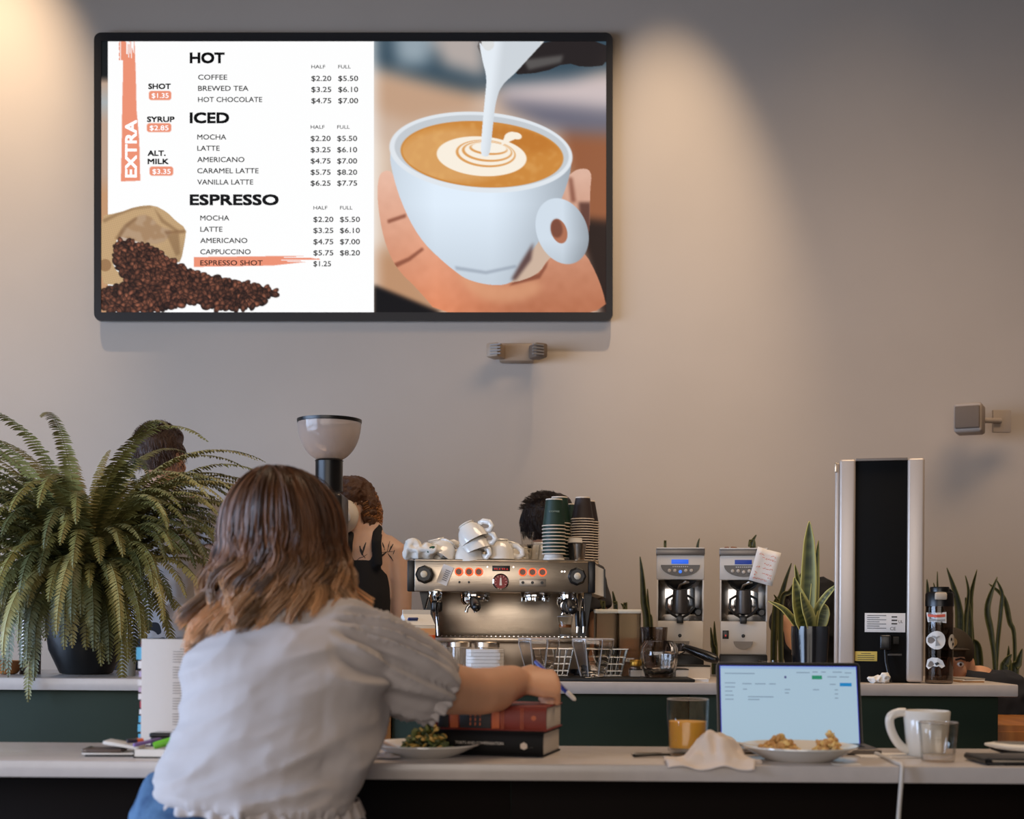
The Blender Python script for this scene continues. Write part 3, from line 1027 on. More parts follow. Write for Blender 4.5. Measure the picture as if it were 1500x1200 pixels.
mb.build('gauge_marks', mat('gauge_mark_white', (240, 220, 200), 0.5), g, smooth=0)
# icon plate and lamps
a, b = el(760, 858.5), el(799, 848)
pl = ebox('icon_plate', 760, 848, 799, 859, -0.002, 0.004, mat('icon_plate_metal', (176, 164, 150), 0.35, 0.9), 0.0005)
for px in (765, 779, 793):
    x, z = el(px, 853.5)
    MB().lathe([(0.005, 0), (0.005, 0.002)], 10, M=Matrix.Translation((x, -0.002, z)) @ rotm(math.pi / 2, 0, 0)).build('icon', M['black'], pl)
for px in (672, 686, 822, 826, 713, 751):
    x, z = el(px, 853.5 if px < 700 else (837 if px > 800 else 831))
    MB().lathe([(0.004, 0), (0.003, 0.005)], 10, M=Matrix.Translation((x, 0, z)) @ rotm(math.pi / 2, 0, 0)).build('indicator', M['black'] if px < 700 else M['chrome'], em0)
# group heads
for px in (694, 784):
    x = el(px, 0)[0]
    z = el(0, 867)[1]
    gh = MB().lathe([(0.047, 0.004), (0.05, -0.004), (0.05, -0.014), (0.044, -0.018), (0.044, -0.026), (0.03, -0.03), (0.0, -0.03)], 32, (x, 0.09, z), cap1=False).build('group_head', M['chrome'], em0)
    mb = MB()
    for k in range(8):
        t = k * math.pi / 4
        mb.cyl((x + .043 * math.cos(t), 0.09 + .043 * math.sin(t), z - .03), (x + .043 * math.cos(t), 0.09 + .043 * math.sin(t), z - .018), 0.004, n=8)
    mb.build('bolts', M['steel'], gh)
# portafilters : left one with black balls, right one seen end on above the shot glass
def portafilter(px, ang, z0=875, dy=0.09):
    x, z = el(px, z0)
    pf = MB().lathe([(0.03, 0.012), (0.034, 0.008), (0.034, -0.014), (0.026, -0.024), (0.0, -0.026)], 28, (x, dy, z)).build('portafilter', M['chrome'], em0)
    dx, dyy = math.sin(ang), -math.cos(ang)
    MB().loft([(x + dx * .03, dy + dyy * .03, z), (x + dx * .06, dy + dyy * .06, z - .006), (x + dx * .075, dy + dyy * .075, z - .01)], [.008, .009, .013], n=14).build('neck', M['chrome'], pf)
    MB().loft([(x + dx * .075, dy + dyy * .075, z - .01), (x + dx * .10, dy + dyy * .10, z - .015), (x + dx * .15, dy + dyy * .15, z - .026), (x + dx * .185, dy + dyy * .185, z - .034)],
              [.014, .0135, .0175, .015], n=18, dome=True).build('handle', M['black'], pf)
    mb = MB()
    for q in (-1, 1):
        mb.loft([(x, dy, z - .022), (x + q * .012, dy, z - .034), (x + q * .016, dy, z - .05)], .006, n=10)
    mb.build('spout', M['chrome'], pf)
    return pf


portafilter(688, 0.12)
pf = portafilter(831, 0.05, 878, 0.05)
x, z = el(831, 872)
MB().lathe([(0.024, -0.03), (0.026, -0.01), (0.026, 0.02), (0.018, 0.03)], 28, (x, 0.03, z)).build('steam_valve', M['chrome'], em0)
x, z = el(831, 888)
sv = MB().lathe([(0.017, 0), (0.024, .004), (0.027, .03), (0.027, .05), (0.022, .052), (0, .052)], 30, M=Matrix.Translation((x, 0.03, z)) @ rotm(math.pi / 2, 0, 0), cap1=False).build('brew_lever_housing', M['chrome'], em0)
MB().lathe([(0.0215, 0), (0.0215, .006), (0.018, .009), (0, .009)], 28, M=Matrix.Translation((x, -0.022, z)) @ rotm(math.pi / 2, 0, 0), cap1=False).build('lever_cap', M['black'], sv)
# steam wands and hot water tap
mb = MB()
x, z = el(641, 869)
mb.loft([(x, 0.03, z), (x, 0.0, z - .02), (x - .004, -0.02, z - .05), (x + .002, -0.025, z - .14)], [.007, .006, .005, .0045], n=10)
mb.build('steam_wand', M['chrome'], em0)
MB().box((x - 0.004, 0.0, z - .045), (.036, .03, .036), .008, 3).build('wand_grip', M['black'], em0)
MB().lathe([(.014, 0), (.017, .01), (.017, .03), (.01, .034)], 20, (x - .004, .0, z - .026)).build('wand_joint', M['chrome'], em0)
x, z = el(629, 868)
MB().loft([(x, 0.0, z), (x - .01, -0.02, z - .04), (x - .022, -0.03, z - .09)], .003, n=8).build('thermometer_probe', M['chrome'], em0)
for px in (844, 853):
    x, z = el(px, 868)
    w = MB().loft([(x, 0.03, z), (x, 0.0, z - .03), (x + .003, -0.01, z - .10), (x + .002, -0.012, z - .13)], [.006, .005, .0045, .004], n=10).build('steam_wand', M['chrome'], em0)
    MB().cyl((x + .0005, -0.002, z - .06), (x + .003, -0.01, z - .11), .0075, n=12).build('rubber_grip', M['black'], w)
# spill of small brass fittings behind the group
x, z = el(796, 938)
# hanging paper tag
R_ = rotm(0, math.radians(22), 0)
x, z = el(651, 843)
tg = MB().box((x, -0.0045, z), (0.036, 0.001, 0.064), R=R_).build('paper_tag', M['paper'], em0, smooth=0)
mb = MB()
for i in range(6):
    q = R_ @ Vector((0.004, 0, 0.016 - i * 0.0065))
    mb.box((x + q.x, -0.0053, z + q.z), (0.016, 0.0004, 0.0025), R=R_)
mb.build('tag_print', mat('grey_print', (120, 112, 106), 0.8), tg, smooth=0)

TOPZ = ZC + el(0, 819.5)[1]


def top_at(px, dy):
    return Vector((Xat(px, ED + dy, TOPZ), ED + dy, TOPZ))


# ---- shot glass with espresso on the tray
def glass_cup(name, label, cat, loc, r0, r1, h, wall=0.0022, base=0.006, n=40, facet=None, group=None, prof_mid=None, rz=0, liquid=None, m=None):
    t = thing(name, label, cat, loc, rz, group)
    out = [(r0 * 0.9, 0), (r0, 0.002)] + (prof_mid or []) + [(r1, h - 0.001), (r1 - wall / 2, h)]
    inn = [(r1 - wall, h - 0.001)] + [(r - wall, z) for r, z in reversed(prof_mid or []) if z > base] + [(r0 - wall, base + 0.002), (r0 * 0.7, base), (0, base)]
    MB().lathe(out + inn, n, cap1=False, facet=facet).build('glass_body', m or M['glass'], t, smooth=25 if facet else 60)
    if not facet and not label.startswith('heavy'):
        MB().loft([((r1 - wall / 2) * math.cos(a_), (r1 - wall / 2) * math.sin(a_), h) for a_ in np.linspace(0, 2 * math.pi, 41)], .0011, n=6, side=(0, 0, 1), cap=False).build('rim', M['glint_glass'], t)
        MB().lathe([(r0 * .88, base * .4), (r0 * .92, base), (r0 * .85, base + .001), (0, base + .0008)], 32, cap1=False).build('thick_base', M['glint_glass'], t)
    if liquid:
        nm, mm, z0, z1 = liquid
        f = lambda z: (r0 + (r1 - r0) * z / h) - wall - 0.0004
        MB().lathe([(f(z0), max(z0, base + .0005)), (f(z1), z1), (0, z1)], n, cap1=False, facet=facet).build(nm, mm, t, smooth=60)
    return t


x, _ = el(828, 0)
pz = el(0, 934)[1]
sg = glass_cup('shot_glass', 'small shot glass of espresso on the machine tray', 'shot glass', (em0.location.x + x, ED + 0.04, ZC + pz + 0.0035), .019, .026, .066,
               liquid=('coffee', mat('espresso_coffee', (150, 84, 30), 0.3), .03, .04))
MB().lathe([(0.024, 0), (0.024, 0.005)], 20, (0.0, 0.0, -0.0035 - 0.001)).build('coaster', M['steel'], sg)

# ---- white cups piled on the machine
def make_cup():
    t = thing('espresso_cup', 'c', 'cup', (0, 0, 0))
    h, R0, R1 = .062, .024, .046
    prof = [(R0, 0), (R0 + .002, .003), (R0 - .001, .006), (.034, .018), (.042, .036), (R1, h), (R1 - .002, h + .0008), (R1 - .004, h), (.038, .036), (.030, .02), (.018, .009), (0, .008)]
    MB().lathe(prof, 32, cap1=False).build('cup_body', M['porcelain'], t, smooth=50)
    pts = [(.040, 0, .050), (.056, 0, .056), (.068, 0, .048), (.066, 0, .034), (.052, 0, .022), (.036, 0, .022)]
    MB().loft(pts, [.006] * 6, [.009] * 6, side=(0, 1, 0), n=10).build('handle', M['porcelain'], t, smooth=180)
    return t


cup0 = make_cup()
D_ = math.radians
cups = [  # px, dy, z lift, rotation (x,y,z), label
    (638, .11, .072, (D_(180), D_(-14), D_(20)), 'white cup upturned at left end of the pile behind the folded cloth'),
    (657, .09, .056, (D_(150), D_(20), D_(-20)), 'white cup on its side just right of the folded cloth'),
    (684, .06, .056, (D_(180), D_(-10), D_(-25)), 'white cup bottom of the tilted stack of three, resting on machine top'),
    (688, .06, .088, (D_(180), D_(-22), D_(-20)), 'white cup in the middle of the tilted stack of three'),
    (682, .06, .118, (D_(180), D_(-30), D_(-20)), 'topmost white cup of the tilted stack of three'),
    (706, .18, .070, (D_(180), D_(4), D_(60)), 'white cup upturned behind the tilted stack of three'),
    (732, .08, .0705, (D_(180), D_(0), D_(-8)), 'white cup upturned beside the small glasses with handle to the right'),
    (750, .19, .066, (D_(170), D_(10), D_(-30)), 'white cup half hidden behind the small glasses'),
    (793, .22, .068, (D_(180), D_(0), D_(200)), 'white cup between the small glasses and green paper cups'),
]
for i, (px, dy, lz, rot, lb) in enumerate(cups):
    c = cup0 if i == 0 else copy_tree(cup0)
    c.location = top_at(px, dy) + Vector((0, 0, lz))
    c.rotation_euler = rot
    c.scale = (1.12, 1.12, 1.08)
    tag(c, lb, 'cup', 'white cups piled on the espresso machine')

# folded white cloth
def cloth_fn(amp, fr, seed=0):
    def f(co, no):
        out = co.copy()
        for i in range(len(co)):
            v = Vector(co[i]) * fr + Vector((seed, 0, 0))
            a = 1 - abs(mnoise.noise(v)) * 2
            out[i] += no[i] * amp * (a - .5)
        return out
    return f


mb = MB()
mb.ell((0, 0, .022), (.055, .045, .022)).ell((-.035, 0, .042), (.026, .035, .024)).ell((.03, -.01, .03), (.04, .035, .018), R=rotm(0, .3, 0)).ell((-.05, -.01, .022), (.016, .02, .022))
m_cloth = mat('white_cloth', (226, 220, 210), 0.9, bump=0.1, bscale=300)
o = remeshed(mb, 'folded_cloth', m_cloth, .004, 3, fn=cloth_fn(.012, 32))
o.location = top_at(620, .05)
tag(o, 'crumpled white cloth with green stripe at left end of the espresso machine top', 'cloth')
st = MB().box((0.034, -0.040, .036), (.012, .006, .012), .002).box((0.022, -0.042, .03), (.006, .005, .022), .002, R=rotm(0, .5, 0)).build('green_stripe', mat('green_stitch', (40, 84, 58), 0.8), o)

# small glasses stacked
gl0 = glass_cup('small_tumbler', 'small ribbed glass standing on the machine top, under another glass', 'glass', top_at(771, .10), .017, .023, .055,
                facet=lambda a, z: 1 + .04 * math.cos(10 * a), group='small glasses on the espresso machine')
for px, dy, dz, lb in ((772, .10, .040, 'upper small ribbed glass stacked on another on the machine'), (782, .14, 0, 'small ribbed glass on the machine behind the glass stack')):
    c = copy_tree(gl0)
    c.location = top_at(px, dy) + Vector((0, 0, dz + .001))
    tag(c, lb)

# ---- paper cups
m_gcup = mat('green_paper_cup', (22, 50, 38), 0.55)
m_bcup = mat('dark_brown_paper_cup', (44, 32, 30), 0.55)
m_rim = mat('cream_paper_rim', (224, 208, 190), 0.7)
m_gsmall = mat('cup_print', (150, 160, 140), 0.7)


def paper_cup(m, rb, rt, h, loc, label, group, bandcol=None, printed=False):
    t = thing('paper_cup', label, 'paper cup', loc, 0, group)
    # mouth down: mouth at z=0, base at z=h
    MB().lathe([(rt - .001, 0.003), (rb, h - .004), (rb - .0015, h - .004), (rt - .0025, 0.003)], 36, cap0=False, cap1=False).build('sleeve', m, t, smooth=60)
    ps = [(rt * math.cos(a), rt * math.sin(a), .002) for a in np.linspace(0, 2 * math.pi, 37)]
    MB().loft(ps, .0019, n=6, side=(0, 0, 1), cap=False).build('rolled_rim', m_rim, t, smooth=180)
    MB().lathe([(rb + .0002, h - .004), (rb - .0006, h), (rb - .0025, h), (rb - .003, h - .006), (0, h - .006)], 36, cap0=False, cap1=False).build('base_rim', m_rim, t, smooth=40)
    return t


def top_stack(px, dy, n, pitch, m, rb, rt, h, desc, group, z0=0.0):
    base = top_at(px, dy) + Vector((0, 0, z0))
    c0 = paper_cup(m, rb, rt, h, base, '', group)
    for i in range(n):
        c = c0 if i == 0 else copy_tree(c0)
        c.location = base + Vector((0, 0, i * pitch))
        if i == n - 1:
            lb = 'topmost cup of %s' % desc
        elif i == 0:
            lb = 'bottom cup of %s' % desc
        else:
            o_ = ['', 'second', 'third', 'fourth', 'fifth', 'sixth', 'seventh', 'eighth', 'ninth', 'tenth', 'eleventh', 'twelfth', 'thirteenth',
                  'fourteenth', 'fifteenth', 'sixteenth', 'seventeenth', 'eighteenth', 'nineteenth', 'twentieth'][i]
            lb = '%s cup from bottom in %s' % (o_, desc)
        tag(c, lb)
    return c


eA = (ED + 0.03) / F
cA = top_stack(811, .04, 9, 5.15 * eA, m_gcup, 12.3 * eA, 17 * eA, 40.5 * eA, 'the front stack of green paper cups', 'front stack of green paper cups', .018)
text_mesh('cup_print', 'COFFEE', m_gsmall, cA, 0, .045, .0055, .034, y=-.0334, align='C')
o = MB().lathe([(.036, 0), (.036, .004), (.033, .006), (.030, .018), (.0, .018)], 36, cap1=False).build('plastic_lid', M['white_plastic'], None)  # flat white lid lying under the front cup stack
o.location = top_at(811, .04)
tag(o, 'white plastic lid lying beneath the front stack of green paper cups', 'lid')
top_stack(819, .13, 11, 5.2 * eA, m_gcup, 12.3 * eA, 17 * eA, 41 * eA, 'the tall rear stack of green paper cups', 'rear tall stack of green paper cups', .008)
top_stack(836.5, .20, 14, 3.9 * eA, m_gcup, 10.5 * eA, 14 * eA, 36 * eA, 'the narrow green stack nearest the brown cups', 'narrow stack of green paper cups', .005)
top_stack(853, .12, 17, 3.85 * eA, m_bcup, 11.0 * eA, 17 * eA, 34 * eA, 'the left stack of dark brown paper cups', 'left stack of dark brown paper cups', .001)
top_stack(860.5, .21, 16, 3.9 * eA, m_bcup, 11.0 * eA, 17 * eA, 34 * eA, 'the right stack of dark brown paper cups', 'right stack of dark brown paper cups', .004)
t = thing('steel_tumbler', 'polished steel tumbler on right end of the machine top', 'steel cup', top_at(849, .035))
MB().lathe([(.015, 0), (.0165, .002), (.0215, .052), (.0225, .054), (.0205, .054), (.015, .004), (0, .004)], 32, cap1=False).build('cup_wall', M['steel'], t)
t = thing('lidded_cup', 'dark takeaway cup with white lid behind the steel tumbler', 'cup', top_at(842.5, .09))
MB().lathe([(.019, 0), (.024, .062), (.0, .062)], 32, cap1=False).build('sleeve', M['black_matte'], t)
MB().lathe([(.0255, .06), (.0255, .064), (.0235, .067), (.0235, .075), (.021, .076), (.020, .072), (0, .072)], 32, cap1=False).build('lid', M['white_plastic'], t)

# ------------------------------------------------------------------ big grinder with glass hopper (behind the woman)
GD = 4.62
gs = GD / F
gx0 = Xat(480, GD, ZC)
t = thing('hopper_grinder', 'tall black coffee grinder with clear bowl hopper behind the seated woman', 'coffee grinder', (gx0, GD, ZC))


def gz_(py):
    return (910 - py) * gs + (H - ZC)


mh = thin_glass('smoky_hopper', (236, 226, 218), milky=.42)
prof = []
for a in np.linspace(0.05, 1.0, 12):
    prof.append(((9 + 37.5 * math.sin(a * math.pi / 2)) * gs, gz_(677) + (1 - math.cos(a * math.pi / 2)) * (677 - 620) * gs))
outer_ = prof + [(47 * gs, gz_(617.5))]
inner_ = [(45.8 * gs, gz_(617.5))] + [(max(r - .0025, .004), z + .001) for r, z in reversed(prof)]
MB().lathe(outer_ + inner_, 48).build('hopper', mh, t, smooth=60)
MB().lathe([(46.9 * gs, gz_(622)), (47.4 * gs, gz_(619.5)), (47.4 * gs, gz_(617)), (46.0 * gs, gz_(616.6))], 48, cap0=False, cap1=False).build('hopper_rim', M['black'], t)
MB().lathe([(20 * gs, gz_(722)), (20 * gs, gz_(678)), (21 * gs, gz_(677)), (17 * gs, gz_(674)), (0, gz_(674))], 36, cap1=False).build('collar', M['black'], t)
MB().lathe([(8 * gs, gz_(676)), (7 * gs, gz_(664)), (0.002, gz_(660))], 24).build('hopper_gate', mat('gate_brown', (120, 96, 80), 0.5), t)
MB().box((0, 0.04, gz_(850)), (44 * gs, 0.2, (972 - 722) * gs), .015, 3).build('body', mat('grinder_grey', (60, 56, 54), 0.35, 0.6), t)
MB().box((0, 0.02, 0.012), (0.14, 0.26, 0.024), .006).build('base', M['black'], t)
MB().loft([(0, -.05, gz_(800)), (0, -.10, gz_(810)), (0, -.11, gz_(830))], [.02, .02, .014], n=16).build('spout', M['chrome'], t)

# ------------------------------------------------------------------ two white grinders
m_gw = mat('grinder_white', (206, 196, 184), 0.35)
m_blue = emis('blue_display', (42, 104, 235), 1.0)
m_bdark = emis('blue_display_dim', (20, 56, 150), 0.6)
m_panel = mat('grinder_panel_grey', (92, 86, 80), 0.4)
m_mirror = mat('mirror_steel', (190, 188, 186), 0.08, 1.0)


def white_grinder(px, lit, label):
    D2 = 4.64
    q = D2 / F
    x0 = Xat(px, D2, ZC)
    t = thing('espresso_grinder', label, 'coffee grinder', (x0, D2, ZC), -math.atan2(x0, D2) * .95, 'white coffee grinders on the back counter')
    Z_ = lambda py: (910 - py) * q + (H - ZC)
    X_ = lambda p_: (p_ - 995.5) * q

    def bx(nm, x0, y0, x1, y1, ya, yb, m, bev=.002, par=t):
        return MB().box(((X_(x0) + X_(x1)) / 2, (ya + yb) / 2, (Z_(y0) + Z_(y1)) / 2), (X_(x1) - X_(x0), yb - ya, Z_(y0) - Z_(y1)), bev).build(nm, m, par)
    bx('top_cap', 960, 801.5, 1031, 811.5, -.004, .2, mat('cap_grey', (120, 112, 104), 0.35, 0.5), .003)
    bx('cap_edge', 961, 800.5, 1030, 802.5, -.006, .2, m_gw, .001)
    bx('head', 960.8, 811.5, 1030.5, 847.5, 0, .2, m_gw, .004)
    d_ = bx('display', 982.5, 818, 1007.2, 824.3, -.003, .01, m_blue if lit else m_bdark, .0008)
    # half round key panel
    ps = [(X_(995.5) + 28.5 * q * math.cos(a) * (1), Z_(826) + 17 * q * math.sin(a)) for a in np.linspace(math.pi, 2 * math.pi, 24)]
    kp = MB().prism(ps, .004, Matrix.Translation((0, -.003, 0))).build('key_panel', m_panel, t, smooth=0)
    mb = MB()
    for i in range(8):
        mb.box((X_(985 + i * 3), -.0036, Z_(828.6)), (2.0 * q, .0006, 1.3 * q))
    mb.build('panel_print', mat('panel_white', (200, 196, 190), 0.5), kp, smooth=0)
    for i, dx in enumerate((-16, -8, 0, 8, 16)):
        MB().lathe([(2.5 * q, 0), (2.5 * q, .003), (1.8 * q, .004)], 16, M=Matrix.Translation((X_(995.5 + dx), -.003, Z_(834.3 + (1.6 if dx == 0 else 0)))) @ rotm(math.pi / 2, 0, 0)).build(
            'key', emis('blue_key', (70, 130, 240), 1.0) if (dx == 0 and lit) else mat('key_cream', (190, 176, 160), 0.4), kp)
    # recessed mirror bay
    bx('bay_back', 962, 847.5, 1029.5, 908, .09, .2, m_mirror, .001)
    bx('bay_side', 961.4, 847.5, 963.4, 908, 0, .1, m_gw, .0005)
    bx('bay_side', 1028, 847.5, 1030, 908, 0, .1, m_gw, .0005)
    # grinding spout
    MB().lathe([(24 * q, Z_(848)), (22 * q, Z_(852)), (13 * q, Z_(858)), (10 * q, Z_(861))], 28, (0, .05, 0)).build('outlet', M['black'], t)
    MB().loft([(X_(993), .03, Z_(862)), (X_(996), .01, Z_(854)), (X_(1003), .0, Z_(851)), (X_(1010), .02, Z_(850))], .006, n=10).build('knock_arm', M['steel'], t)
    MB().lathe([(12 * q, 0), (12.5 * q, .005), (10.5 * q, 34 * q), (9.0 * q, 34.5 * q), (0, 34.5 * q)], 10, (0, .02, Z_(897)), cap1=False).build('dosing_chute', mat('chute_grey', (84, 78, 74), 0.4, 0.6), t)
    mb = MB()
    for sx in (-1, 1):
        mb.loft([(sx * 11 * q, .0, Z_(871)), (sx * 19 * q, -.02, Z_(876)), (sx * 20 * q, -.025, Z_(889)), (sx * 12 * q, -.02, Z_(898)), (sx * 3 * q, -.01, Z_(903))], .0045, n=8)
    mb.build('filter_fork', M['black'], t)
    MB().box((0, -.012, Z_(906)), (10 * q, .03, 11 * q), .003).build('fork_mount', M['black'], t)
    MB().lathe([(5.5 * q, 0), (6 * q, .01), (4 * q, .02)], 18, M=Matrix.Translation((X_(1022), .04, Z_(895))) @ rotm(math.pi / 2, 0, 0)).build('adjust_knob', M['black'], t)
    # lower body
    bx('lower_body', 962.3, 908, 1029.5, 957, 0, .2, m_gw, .004)
    MB().lathe([(2.6 * q, 0), (2.6 * q, .002), (1.6 * q, .003)], 16, M=Matrix.Translation((0, 0, Z_(929.5))) @ rotm(math.pi / 2, 0, 0)).build('lock_screw', M['black'], t)
    ps = [(14 * q * math.cos(a), Z_(937.5) + 12 * q * math.sin(a)) for a in np.linspace(math.pi, 2 * math.pi, 16)]
    MB().prism(ps, .02, Matrix.Translation((0, -.014, 0))).build('tray_scoop', mat('scoop_grey', (128, 120, 112), 0.5), t, smooth=40)
    bx('base', 961, 957, 1030.5, 990, -.01, .2, M['black'], .004)
    if not lit:
        sw = bx('power_switch', 965.5, 921.5, 974.5, 934, -.004, .002, M['black'], .001)
        MB().box((X_(970), -.0046, Z_(929)), (.005, .001, .006)).build('switch_light', emis('switch_red', (190, 40, 30), 0.8), sw)
    return t


white_grinder(995.5, True, 'left white coffee grinder with bright blue display')
g2 = white_grinder(1088.3, False, 'right white coffee grinder with a note taped to it and dim display')
D2 = 4.64; q = D2 / F
# things on the grinder tops
o = MB().lathe([(.008, 0), (.006, .006), (0, .008)], 16, cap1=False).build('screw_cap', M['steel'], None, loc=(Xat(996, 4.7, H + .26), 4.74, ZC + (910 - 800.5) * q + H - ZC))
tag(o, 'tiny steel knob on top of the left white grinder', 'knob')
mb = MB()
for i in range(7):
    mb.ell((random.Random(i).uniform(-.02, .02), random.Random(i + 9).uniform(-.02, .02), .004), (.006, .004, .004))
o = mb.build('coffee_beans', mat('bean_brown', (120, 72, 44), 0.5), None, loc=(Xat(1071, 4.7, H + .26), 4.72, H + (910 - 800.5) * q))
tag(o, 'few stray coffee beans on top of the right white grinder', 'coffee beans', kind='stuff')
# note with orange handwriting
ctr = P(1120, 830, 4.60)
nt_ = thing('handwritten_note', 'white paper note with orange handwriting taped on the right grinder', 'note', ctr, rot=(0, math.radians(15), 0))
nw, nh = 35 * q, 50 * q
gv, gf = [], []
for j in range(7):
    for i in range(5):
        u, v = i / 4 - .5, j / 6 - .5
        gv.append((u * nw, -.010 + .008 * math.cos(u * 3) + .01 * v * v, v * nh))
for j in range(6):
    for i in range(4):
        a = j * 5 + i
        gf.append((a, a + 1, a + 6, a + 5))
pp = pydata('paper_sheet', gv, gf, M['paper'], nt_)
so_ = pp.modifiers.new('s', 'SOLIDIFY'); so_.thickness = .0006
mb = MB()
rn = random.Random(4)
for row, z in enumerate((.038, .026, .008, -.006, -.026, -.036, -.046)):
    xx = -nw * .36
    while xx < nw * .34:
        w_ = rn.uniform(.003, .011)
        if rn.random() < .8:
            pts = [(xx + k * w_ / 4, -.0062 + 0.0, z + rn.uniform(-.0035, .0035)) for k in range(5)]
            mb.loft(pts, [.0007] * 5, [.0003] * 5, side=(0, 0, 1), n=4)
        xx += w_ + .003
mb.build('handwriting', mat('orange_ink', (214, 110, 76), 0.7), nt_, smooth=0)

# ------------------------------------------------------------------ tea containers
TD = 4.42
tq = TD / F
m_clear = glass('frosted_plastic', (240, 232, 214), 0.35, 1.2)
def tub(px0, px1, py0, fill, label, mf, tagtxt):
    w = (px1 - px0) * tq
    h = (H - ZC) + (910 - py0) * tq
    t = thing('storage_container', label, 'container', (Xat((px0 + px1) / 2, TD, ZC), TD + .05, ZC), 0, 'plastic storage containers right of the machine')
    mb = MB()
    for sx in (-1, 1):
        mb.box((sx * (w / 2 - .0015), 0, h / 2), (.003, .10, h))
        mb.box((0, sx * .0485, h / 2), (w, .003, h))
    mb.box((0, 0, .002), (w, .1, .004))
    mb.build('tub', m_clear, t, smooth=0)
    MB().box((0, 0, h - .004), (w + .004, .106, .014), .004).build('lid', mat('cream_lid', (216, 204, 180), 0.5), t)
    MB().box((0, 0, .006 + fill / 2), (w - .008, .092, fill), .002).build('contents', mf, t)
    if tagtxt:
        l = MB().box((0.0, -.0513, .062), (.03, .001, .012)).build('label_sticker', M['paper'], t, smooth=0)
        text_mesh('label_print', tagtxt, M['black'], l, 0, .058, .008, .014, y=-.052, align='C')


tub(872, 904, 893, .10, 'left storage container with dark coffee inside, beside the machine', mat('dark_coffee', (52, 36, 28), 0.8, bump=.3, bscale=200), None)
tub(905, 938, 893, .125, 'right storage container with light brown powder and small label', mat('brown_powder', (150, 104, 66), 0.8, bump=.3, bscale=200), '53')

# ------------------------------------------------------------------ jars, napkins, carton
for px, lb in ((672, 'left clear jar with metal lid in front of the machine'), (713, 'right clear jar with metal lid behind the napkin stack')):
    dj = 4.33
    jq = dj / F
    t = thing('lidded_jar', lb, 'jar', (Xat(px, dj, ZC), dj, ZC), 0, 'clear jars with metal lids')
    r, h = 17.5 * jq, (H - ZC) + (910 - 946) * jq
    MB().lathe([(r * .95, 0), (r, .004), (r, h - .004), (r * .97, h), (r * .9, h), (r - .003, h - .006), (r - .003, .006), (0, .006)], 40, cap1=False).build('glass_body', M['glass'], t)
    MB().lathe([(r + .001, h - .006), (r + .002, h - .005), (r + .002, h + .010), (r, h + .012), (0, h + .012)], 40, cap1=False).build('lid', M['steel'], t)
    MB().lathe([(r - .005, .007), (r - .005, .03), (0, .034)], 24, cap1=False).build('contents', mat('jar_contents', (170, 150, 128), 0.8), t)
dn = 4.28
nq = dn / F
t = thing('napkin_stack', 'stack of white napkins with scalloped edges in front of the jars', 'napkins', (Xat(710, dn, ZC), dn, ZC), 0.06)
for k in range(9):
    h1 = (H - ZC + (910 - 951) * nq) / 9
    w = 54 * nq
    ps = []
    rn = random.Random(k)
    nn = 56
    for i in range(nn):
        a = 2 * math.pi * i / nn
        sq = 1 / max(abs(math.cos(a)), abs(math.sin(a)))
        r_ = min(sq, 1.22) * w / 2 * (1 + .018 * math.cos(nn / 2 * a)) + rn.uniform(-.0006, .0006)
        ps.append((r_ * math.cos(a), r_ * math.sin(a)))
    mb = MB()
    a_ = mb.ring([(x, y, k * h1) for x, y in ps]); b_ = mb.ring([(x, y, (k + 1) * h1 - .0008) for x, y in ps])
    mb.bridge(a_, b_); mb.bm.faces.new(a_); mb.bm.faces.new(b_)
    mb.build('napkin', M['paper'], t, smooth=50)

# milk carton (partly behind the sleeve)
dc = 4.22
cq = dc / F
t = thing('milk_carton', 'tilted drink carton with orange, purple and blue bands beside the machine', 'carton', (Xat(607, dc, ZC), dc + .07, ZC), math.radians(28))
t.scale = (1.12, 1.12, 1.03)
bands = [((236, 230, 218), 0, .03), ((60, 130, 190), .03, .05), ((236, 230, 218), .05, .07), ((186, 196, 110), .07, .085), ((146, 96, 160), .085, .105), ((226, 92, 24), .105, .122), ((240, 178, 124), .122, .142), ((236, 230, 218), .142, .165)]
bands = [((236, 230, 218), 0, .165)] + [(c, z0 + .014, z1 + .014) for c, z0, z1 in bands if c != (236, 230, 218)]
MB().box((0, 0, .0825), (.085, .07, .165), .002).build('carton_body', mat('carton_white', (232, 226, 214), 0.5), t)
for i, (c, z0, z1) in enumerate(bands[1:]):
    MB().box((0, 0, (z0 + z1) / 2), (.0856, .0706, z1 - z0), .001).build('colour_band', mat('carton_band', c, 0.5), t, smooth=0)
mb = MB()
a_ = mb.ring([(-.0425, -.035, .165), (.0425, -.035, .165), (.0425, .035, .165), (-.0425, .035, .165)])
b_ = mb.ring([(-.0425, -.003, .198), (.0425, -.003, .198), (.0425, .003, .198), (-.0425, .003, .198)])
mb.bridge(a_, b_); mb.bm.faces.new(b_)
mb.box((0, 0, .204), (.085, .004, .016), .0005)
mb.build('gable_top', mat('carton_gable', (228, 222, 212), 0.5), t, smooth=0)
MB().box((-.02, -.021, .183), (.03, .006, .012), .002, R=rotm(.75, 0, 0)).build('spout_flap', mat('carton_blue', (26, 48, 110), 0.5), t)
MB().box((.025, -.0358, .06), (.034, .001, .09), .0002).build('nutrition_panel', mat('carton_panel', (224, 216, 202), 0.6), t, smooth=0)
mb = MB()
for i in range(12):
    mb.box((.025, -.0366, .022 + i * .0068), (.024 if i % 3 else .014, .0004, .0022))
mb.build('carton_print', mat('grey_print_2', (130, 120, 112), 0.8), t, smooth=0)

